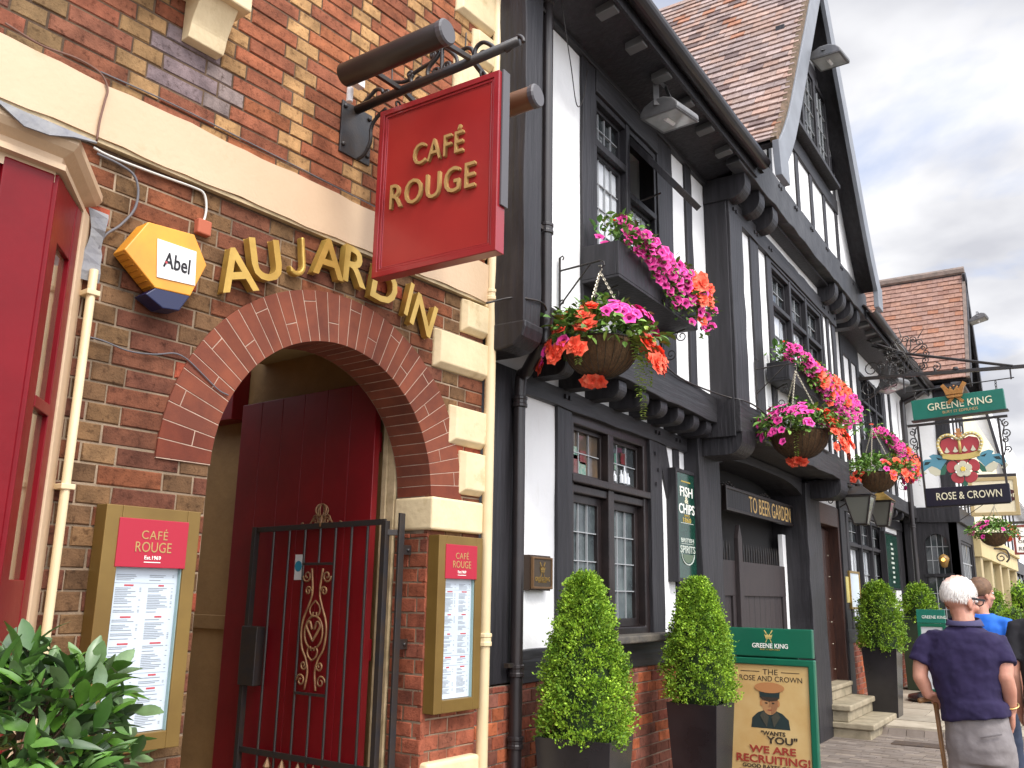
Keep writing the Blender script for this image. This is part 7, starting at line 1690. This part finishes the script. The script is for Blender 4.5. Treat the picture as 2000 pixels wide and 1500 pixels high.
for a,b in ((sL,slL),(sR,slR)):
    d=(b-a).normalized(); P=[chest.lerp(a,.72)+Vector((0,0,-.012)),a+Vector((0,0,-.012)),a.lerp(b,.5),b]; sh_.tube(P,[.062,.060,.061,.062],18)
so_=flesh(sh_,'polo_shirt',NAVY,man,.0075,8,.018,.07)
cl=MB(); 
ring=[nb+Vector((0,0,.035))+r_*.070*math.cos(t)+f_*.068*math.sin(t)+u_*(.012*math.sin(t)) for t in [2*math.pi*k/20 for k in range(20)]]
ring2=[nb+Vector((0,0,-.005))+r_*.090*math.cos(t)+f_*.082*math.sin(t) for t in [2*math.pi*k/20 for k in range(20)]]
cl.add(ring+ring2,[(j,(j+1)%20,(j+1)%20+20,j+20) for j in range(20)]); o=cl.build('collar',mat('faded_navy_collar',(0.050,0.044,0.105),.85),man,smooth=True,recalc=False); q=o.modifiers.new('s','SOLIDIFY'); q.thickness=.008; q=o.modifiers.new('ss','SUBSURF'); q.levels=q.render_levels=1
# trousers
tr=MB()
loft(tr,[(hmc+Vector((0,0,.06)),.135,.108,r_,f_),(hmc+Vector((.004,0,-.05)),.152,.122,r_,f_),(hmc+Vector((.006,0,-.14)),.160,.126,r_,f_),(hmc+Vector((.006,0,-.22)),.150,.11,r_,f_)])
for h_,ft in ((hipL,feetL),(hipR,feetR)): limb(tr,[h_+Vector((0,0,-.02)),h_.lerp(ft,.35),h_.lerp(ft,.65),ft+Vector((0,0,.05))],[.092,.085,.078,.078])
flesh(tr,'trousers',GREYT,man,.009,4,.018,.09)
m=MB(); m.tube([hmc+r_*(.045+.09*t)-f_*(.128-.030*t*t)+Vector((0,0,-.085+.02*t)) for t in (0,.25,.5,.75,1)],.004,5); m.build('pocket_seam',mat('trouser_seam',(0.14,0.125,0.125),.9),man)
for ft in (feetL,feetR):
    m=MB(); ellipsoid(m,ft+Vector((0,.06,.045)),(.045,.12,.042)); m.box(lambda u,o,z:ft+Vector((u,o,z)),-.045,.045,-.06,.18,.004,.03); m.build('shoe',BLACKC,man,smooth=False)
# hair: thin white cap, pinker crown
def hair(name,P,m_,parent,s,bald=None):
    mb=MB(); n=30;k=16; vs=[];fs=[];cs=[]
    for i in range(k+1):
        t=lerp(.0,1.0,i/k); th_=t*R(118)
        for j in range(n):
            a=2*math.pi*j/n; fr=math.sin(a)
            lim=1.0 if fr<.1 else lerp(1.0,.50,(fr-.1)/.9)
            th2=th_*lim; w=(.0055+.0035*math.sin(a*7+i*1.3)+.003*math.sin(a*13-i))*(1-(i/k)**4)-.004*(i/k)**6
            p=P((.080+w)*math.sin(th2)*math.cos(a),-.012+(.098+w)*math.sin(th2)*math.sin(a),.030+(.094+w)*math.cos(th2)*1.0)
            vs.append(p)
    for i in range(k):
        for j in range(n):
            q=(i*n+j,i*n+(j+1)%n,(i+1)*n+(j+1)%n,(i+1)*n+j); cc=None
            if bald: t=i/k; an=2*math.pi*(j+.5)/n; w_=max(0,1-math.hypot(t*math.cos(an)+.10,t*math.sin(an)+.16)/.46); cc=mixc(bald[0],bald[1],min(1,w_*1.6))
            fs.append(q); cs.append(cc)
    mb.v=vs; mb.f=fs; mb.c=cs; o=mb.build(name,m_,parent,smooth=True,recalc=True); q=o.modifiers.new('s','SOLIDIFY'); q.thickness=.012; q.offset=-1
    return o
hair('hair',Ph,HAIRW,man,1,((0.90,0.88,0.85),(0.72,0.42,0.33)))
def strands(name,P,m_,parent,n,L,seed,mint=.25):
    r2=random.Random(seed); mb=MB()
    for _ in range(n):
        a=r2.uniform(0,6.28); lim=1.0 if math.sin(a)<.1 else lerp(1,.5,(math.sin(a)-.1)/.9); th_=math.sqrt(r2.uniform(mint,1))*R(116)*lim
        def q(th2,w): return P((.082+w)*math.sin(th2)*math.cos(a),-.012+(.100+w)*math.sin(th2)*math.sin(a),.030+(.096+w)*math.cos(th2))
        b=q(th_,.004); tp=q(th_+L/.1,.006+r2.uniform(0,.004)); sd=(P(math.sin(a)*-.001,math.cos(a)*.001,0)-P(0,0,0))
        mb.add([b-sd*1.6,b+sd*1.6,tp],[(0,1,2)],(.93,.91,.88) if m_ is HAIRW else None)
    mb.build(name,m_,parent,recalc=False)
strands('hair_strands',Ph,HAIRW,man,1500,.022,4,.22); 
gm_=MB(); gm_.bar(Ph(.084,-.005,.010),Ph(.078,.095,.016),.006,.011); gm_.bar(Ph(-.084,-.005,.010),Ph(-.078,.095,.016),.006,.011)
for a in (-1,1): gm_.tube([Ph(a*.036+.026*math.cos(t),.102,.006+.018*math.sin(t)) for t in [2*math.pi*k/12 for k in range(12)]],.003,5,closed=True)
gm_.bar(Ph(-.010,.104,.010),Ph(.010,.104,.010),.004,.004); gm_.build('spectacles',BLACKC,man)
eyes_etc(Ph,man)
m=MB(); bw_=wR+(eR-wR).normalized()*.028; dd=(eR-wR).normalized(); x_=dd.orthogonal().normalized(); m.tube([bw_+x_*.038*math.cos(t)+dd.cross(x_)*.038*math.sin(t) for t in [2*math.pi*k/18 for k in range(18)]],.004,6,closed=True); m.build('bangle',GOLDC,man,smooth=True)
# stick
tp_=hL+Vector((.012,.045,-.012)); bt_=Vector((tp_.x+.03,5.55,0.0))
ws=thing('walking_stick','wooden walking stick with a straight handle in the old man left hand','walking stick',bt_)
m=MB(); m.tube([bt_,tp_+Vector((0,0,-.01))],[.010,.0125],10); m.build('shaft',WOOD,ws,smooth=True); m=MB(); m.tube(smooth_path([tp_+Vector((-.075,-.05,-.005)),tp_+Vector((-.03,-.02,.006)),tp_+Vector((.01,.01,.004)),tp_+Vector((.045,.03,-.006))]),[.011,.014,.014,.014]+[.014]*15,10); m.build('handle',WOOD,ws,smooth=True)
# ---- passer-by in the blue shirt
def passer(label,hpx,Y,yaw,scale,shirt,hairm,trm,headyaw,arm=0.0,female=False):
    hd_=aty(*hpx,Y); g0=gz(Y); r,f,u=axes(yaw); t=thing('person',label,'person',(hd_.x,Y,g0)); c=Vector(hd_); H=c.z+.11-g0; k=H/1.75
    mb=MB(); P=head(mb,c,headyaw,k*1.02); base=Vector((c.x,c.y,g0))-f*.02; Q=lambda a,b,z: base+r*a*k+f*b*k+u*z*k
    limb(mb,[c+Vector((0,0,-.05)),Q(0,-.01,1.50),Q(0,-.01,1.43)],[.052*k,.054*k,.062*k]); W=.165 if female else .185
    rings=[(Q(0,0,1.47),.07,.06),(Q(0,0,1.41),.15,.085),(Q(0,0,1.28),.155,.105),(Q(0,0,1.08),.135,.095),(Q(0,0,.95),.155,.11),(Q(0,0,.86),.15,.11)]
    loft(mb,[(p,a*k,b*k,r,f) for p,a,b in rings])
    arms=[]
    for s_ in (-1,1):
        S0=Q(s_*W,0,1.40); E0=Q(s_*(W+.05),-.04+arm*s_*.05,1.12); W0=Q(s_*(W+.04+arm*.04),.08,.88); arms.append((S0,E0,W0)); limb(mb,[S0.lerp(E0,.2),S0.lerp(E0,.55),E0],[.040*k,.045*k,.039*k]); limb(mb,[E0,E0.lerp(W0,.4),W0],[.040*k,.037*k,.026*k]); fingers(mb,W0,(W0-E0)+f*.05,f,-r*s_,curl=.45,s=k*.95)
        st=Q(s_*.09,.0,.9); kn=Q(s_*.09,.04+s_*.09,.48); an=Q(s_*.09,-.02+s_*.16,.09); limb(mb,[st,kn,an],[.085*k,.055*k,.038*k])
    flesh(mb,'body',SKIN,t,.009,4)
    s=MB(); loft(s,[(Q(0,0,1.475),.085*k,.072*k,r,f),(Q(0,0,1.435),.15*k,.09*k,r,f),(Q(0,0,1.36),.185*k,.112*k,r,f),(Q(0,0,1.2),.178*k,.122*k,r,f),(Q(0,0,1.05),.168*k,.118*k,r,f),(Q(0,0,.90),.178*k,.128*k,r,f)])
    for S0,E0,W0 in arms: b=S0.lerp(E0,.72); s.tube([Q(0,0,1.38).lerp(S0,.7),S0,S0.lerp(b,.5),b],[.066*k,.062*k,.064*k,.064*k],14)
    flesh(s,'shirt',shirt,t,.011,5,.018,.12)
    l=MB(); loft(l,[(Q(0,0,.95),.16*k,.115*k,r,f),(Q(0,0,.85),.168*k,.122*k,r,f),(Q(0,0,.76),.165*k,.115*k,r,f)])
    for s_ in (-1,1): limb(l,[Q(s_*.09,.0,.82),Q(s_*.09,.04+s_*.09,.48),Q(s_*.09,-.02+s_*.16,.10)],[.098*k,.078*k,.066*k])
    flesh(l,'trousers',trm,t,.011,5,.02,.12)
    for s_ in (-1,1): m=MB(); ellipsoid(m,Q(s_*.09,.03+s_*.16,.045),(.046*k,.12*k,.045*k),(r,f,u)); m.build('shoe',BLACKC,t,smooth=True)
    hair('hair',P,hairm,t,k); strands('hair_strands',P,hairm,t,700,.016,6,.0); eyes_etc(P,t,k)
    return t
passer('short haired man in bright blue T-shirt walking ahead of the old man',(1917,1160),9.1,R(14),1,BLUET,HAIRB,mat('dark_jeans',(0.03,0.04,0.07),.9),R(50))
passer('woman in black short sleeved top at the right edge, only her arm in view',(2036,1150),6.9,R(0),1,BLACKC,HAIRB,mat('black_trousers',(0.02,0.02,0.024),.9),R(0),female=True)
# ================================================================== every separate piece its own part
def split_loose(o,limit=100):
    me=o.data; n=len(me.vertices); par=list(range(n))
    def find(a):
        while par[a]!=a: par[a]=par[par[a]]; a=par[a]
        return a
    for e in me.edges:
        a,b=find(e.vertices[0]),find(e.vertices[1])
        if a!=b: par[a]=b
    comp={}
    for p_ in me.polygons: comp.setdefault(find(p_.vertices[0]),[]).append(p_.index)
    if len(comp)<2 or len(comp)>limit: return
    for k,idx in enumerate(comp.values()):
        vmap={}; vs=[]; fs=[]; sm=[]
        for i in idx:
            f=[]
            for v in me.polygons[i].vertices:
                if v not in vmap: vmap[v]=len(vs); vs.append(me.vertices[v].co[:])
                f.append(vmap[v])
            fs.append(f); sm.append(me.polygons[i].use_smooth)
        m2=bpy.data.meshes.new(o.name.split('.')[0]); m2.from_pydata(vs,[],fs); m2.polygons.foreach_set('use_smooth',sm)
        for q in me.materials: m2.materials.append(q)
        c=o.copy(); c.data=m2; COL.objects.link(c); c.parent=o.parent
        if k==0:
            for ch in list(o.children): ch.parent=c
    bpy.data.objects.remove(o)
SPLIT={'heading','wall_clip','pipe_clip','rafter_ends','oak_pegs','pilaster','shop_window','stall_riser','shop_timber','timbering','front_timber','door_studs','front_mullion','gate_leaf_','stained_pane','window_bottles','canted_frame_','body_','brick_plinth','roof_core','plinth_mortar','soil_','hanging_rod_','stay_rod','crown_pearls','fleur_ornament','louvre','dog_rail_spikes','main_roof_','red_panel_','rule','corner_post','glazing_edge','foot','spikes','bay_boarding_'}
for o in list(bpy.data.objects):
    if o.type=='MESH' and o.name.split('.')[0] in SPLIT and o.parent is not None and not o.data.color_attributes: split_loose(o)
# ================================================================== tidy
for o in bpy.data.objects:
    if '_o' in o: del o['_o']
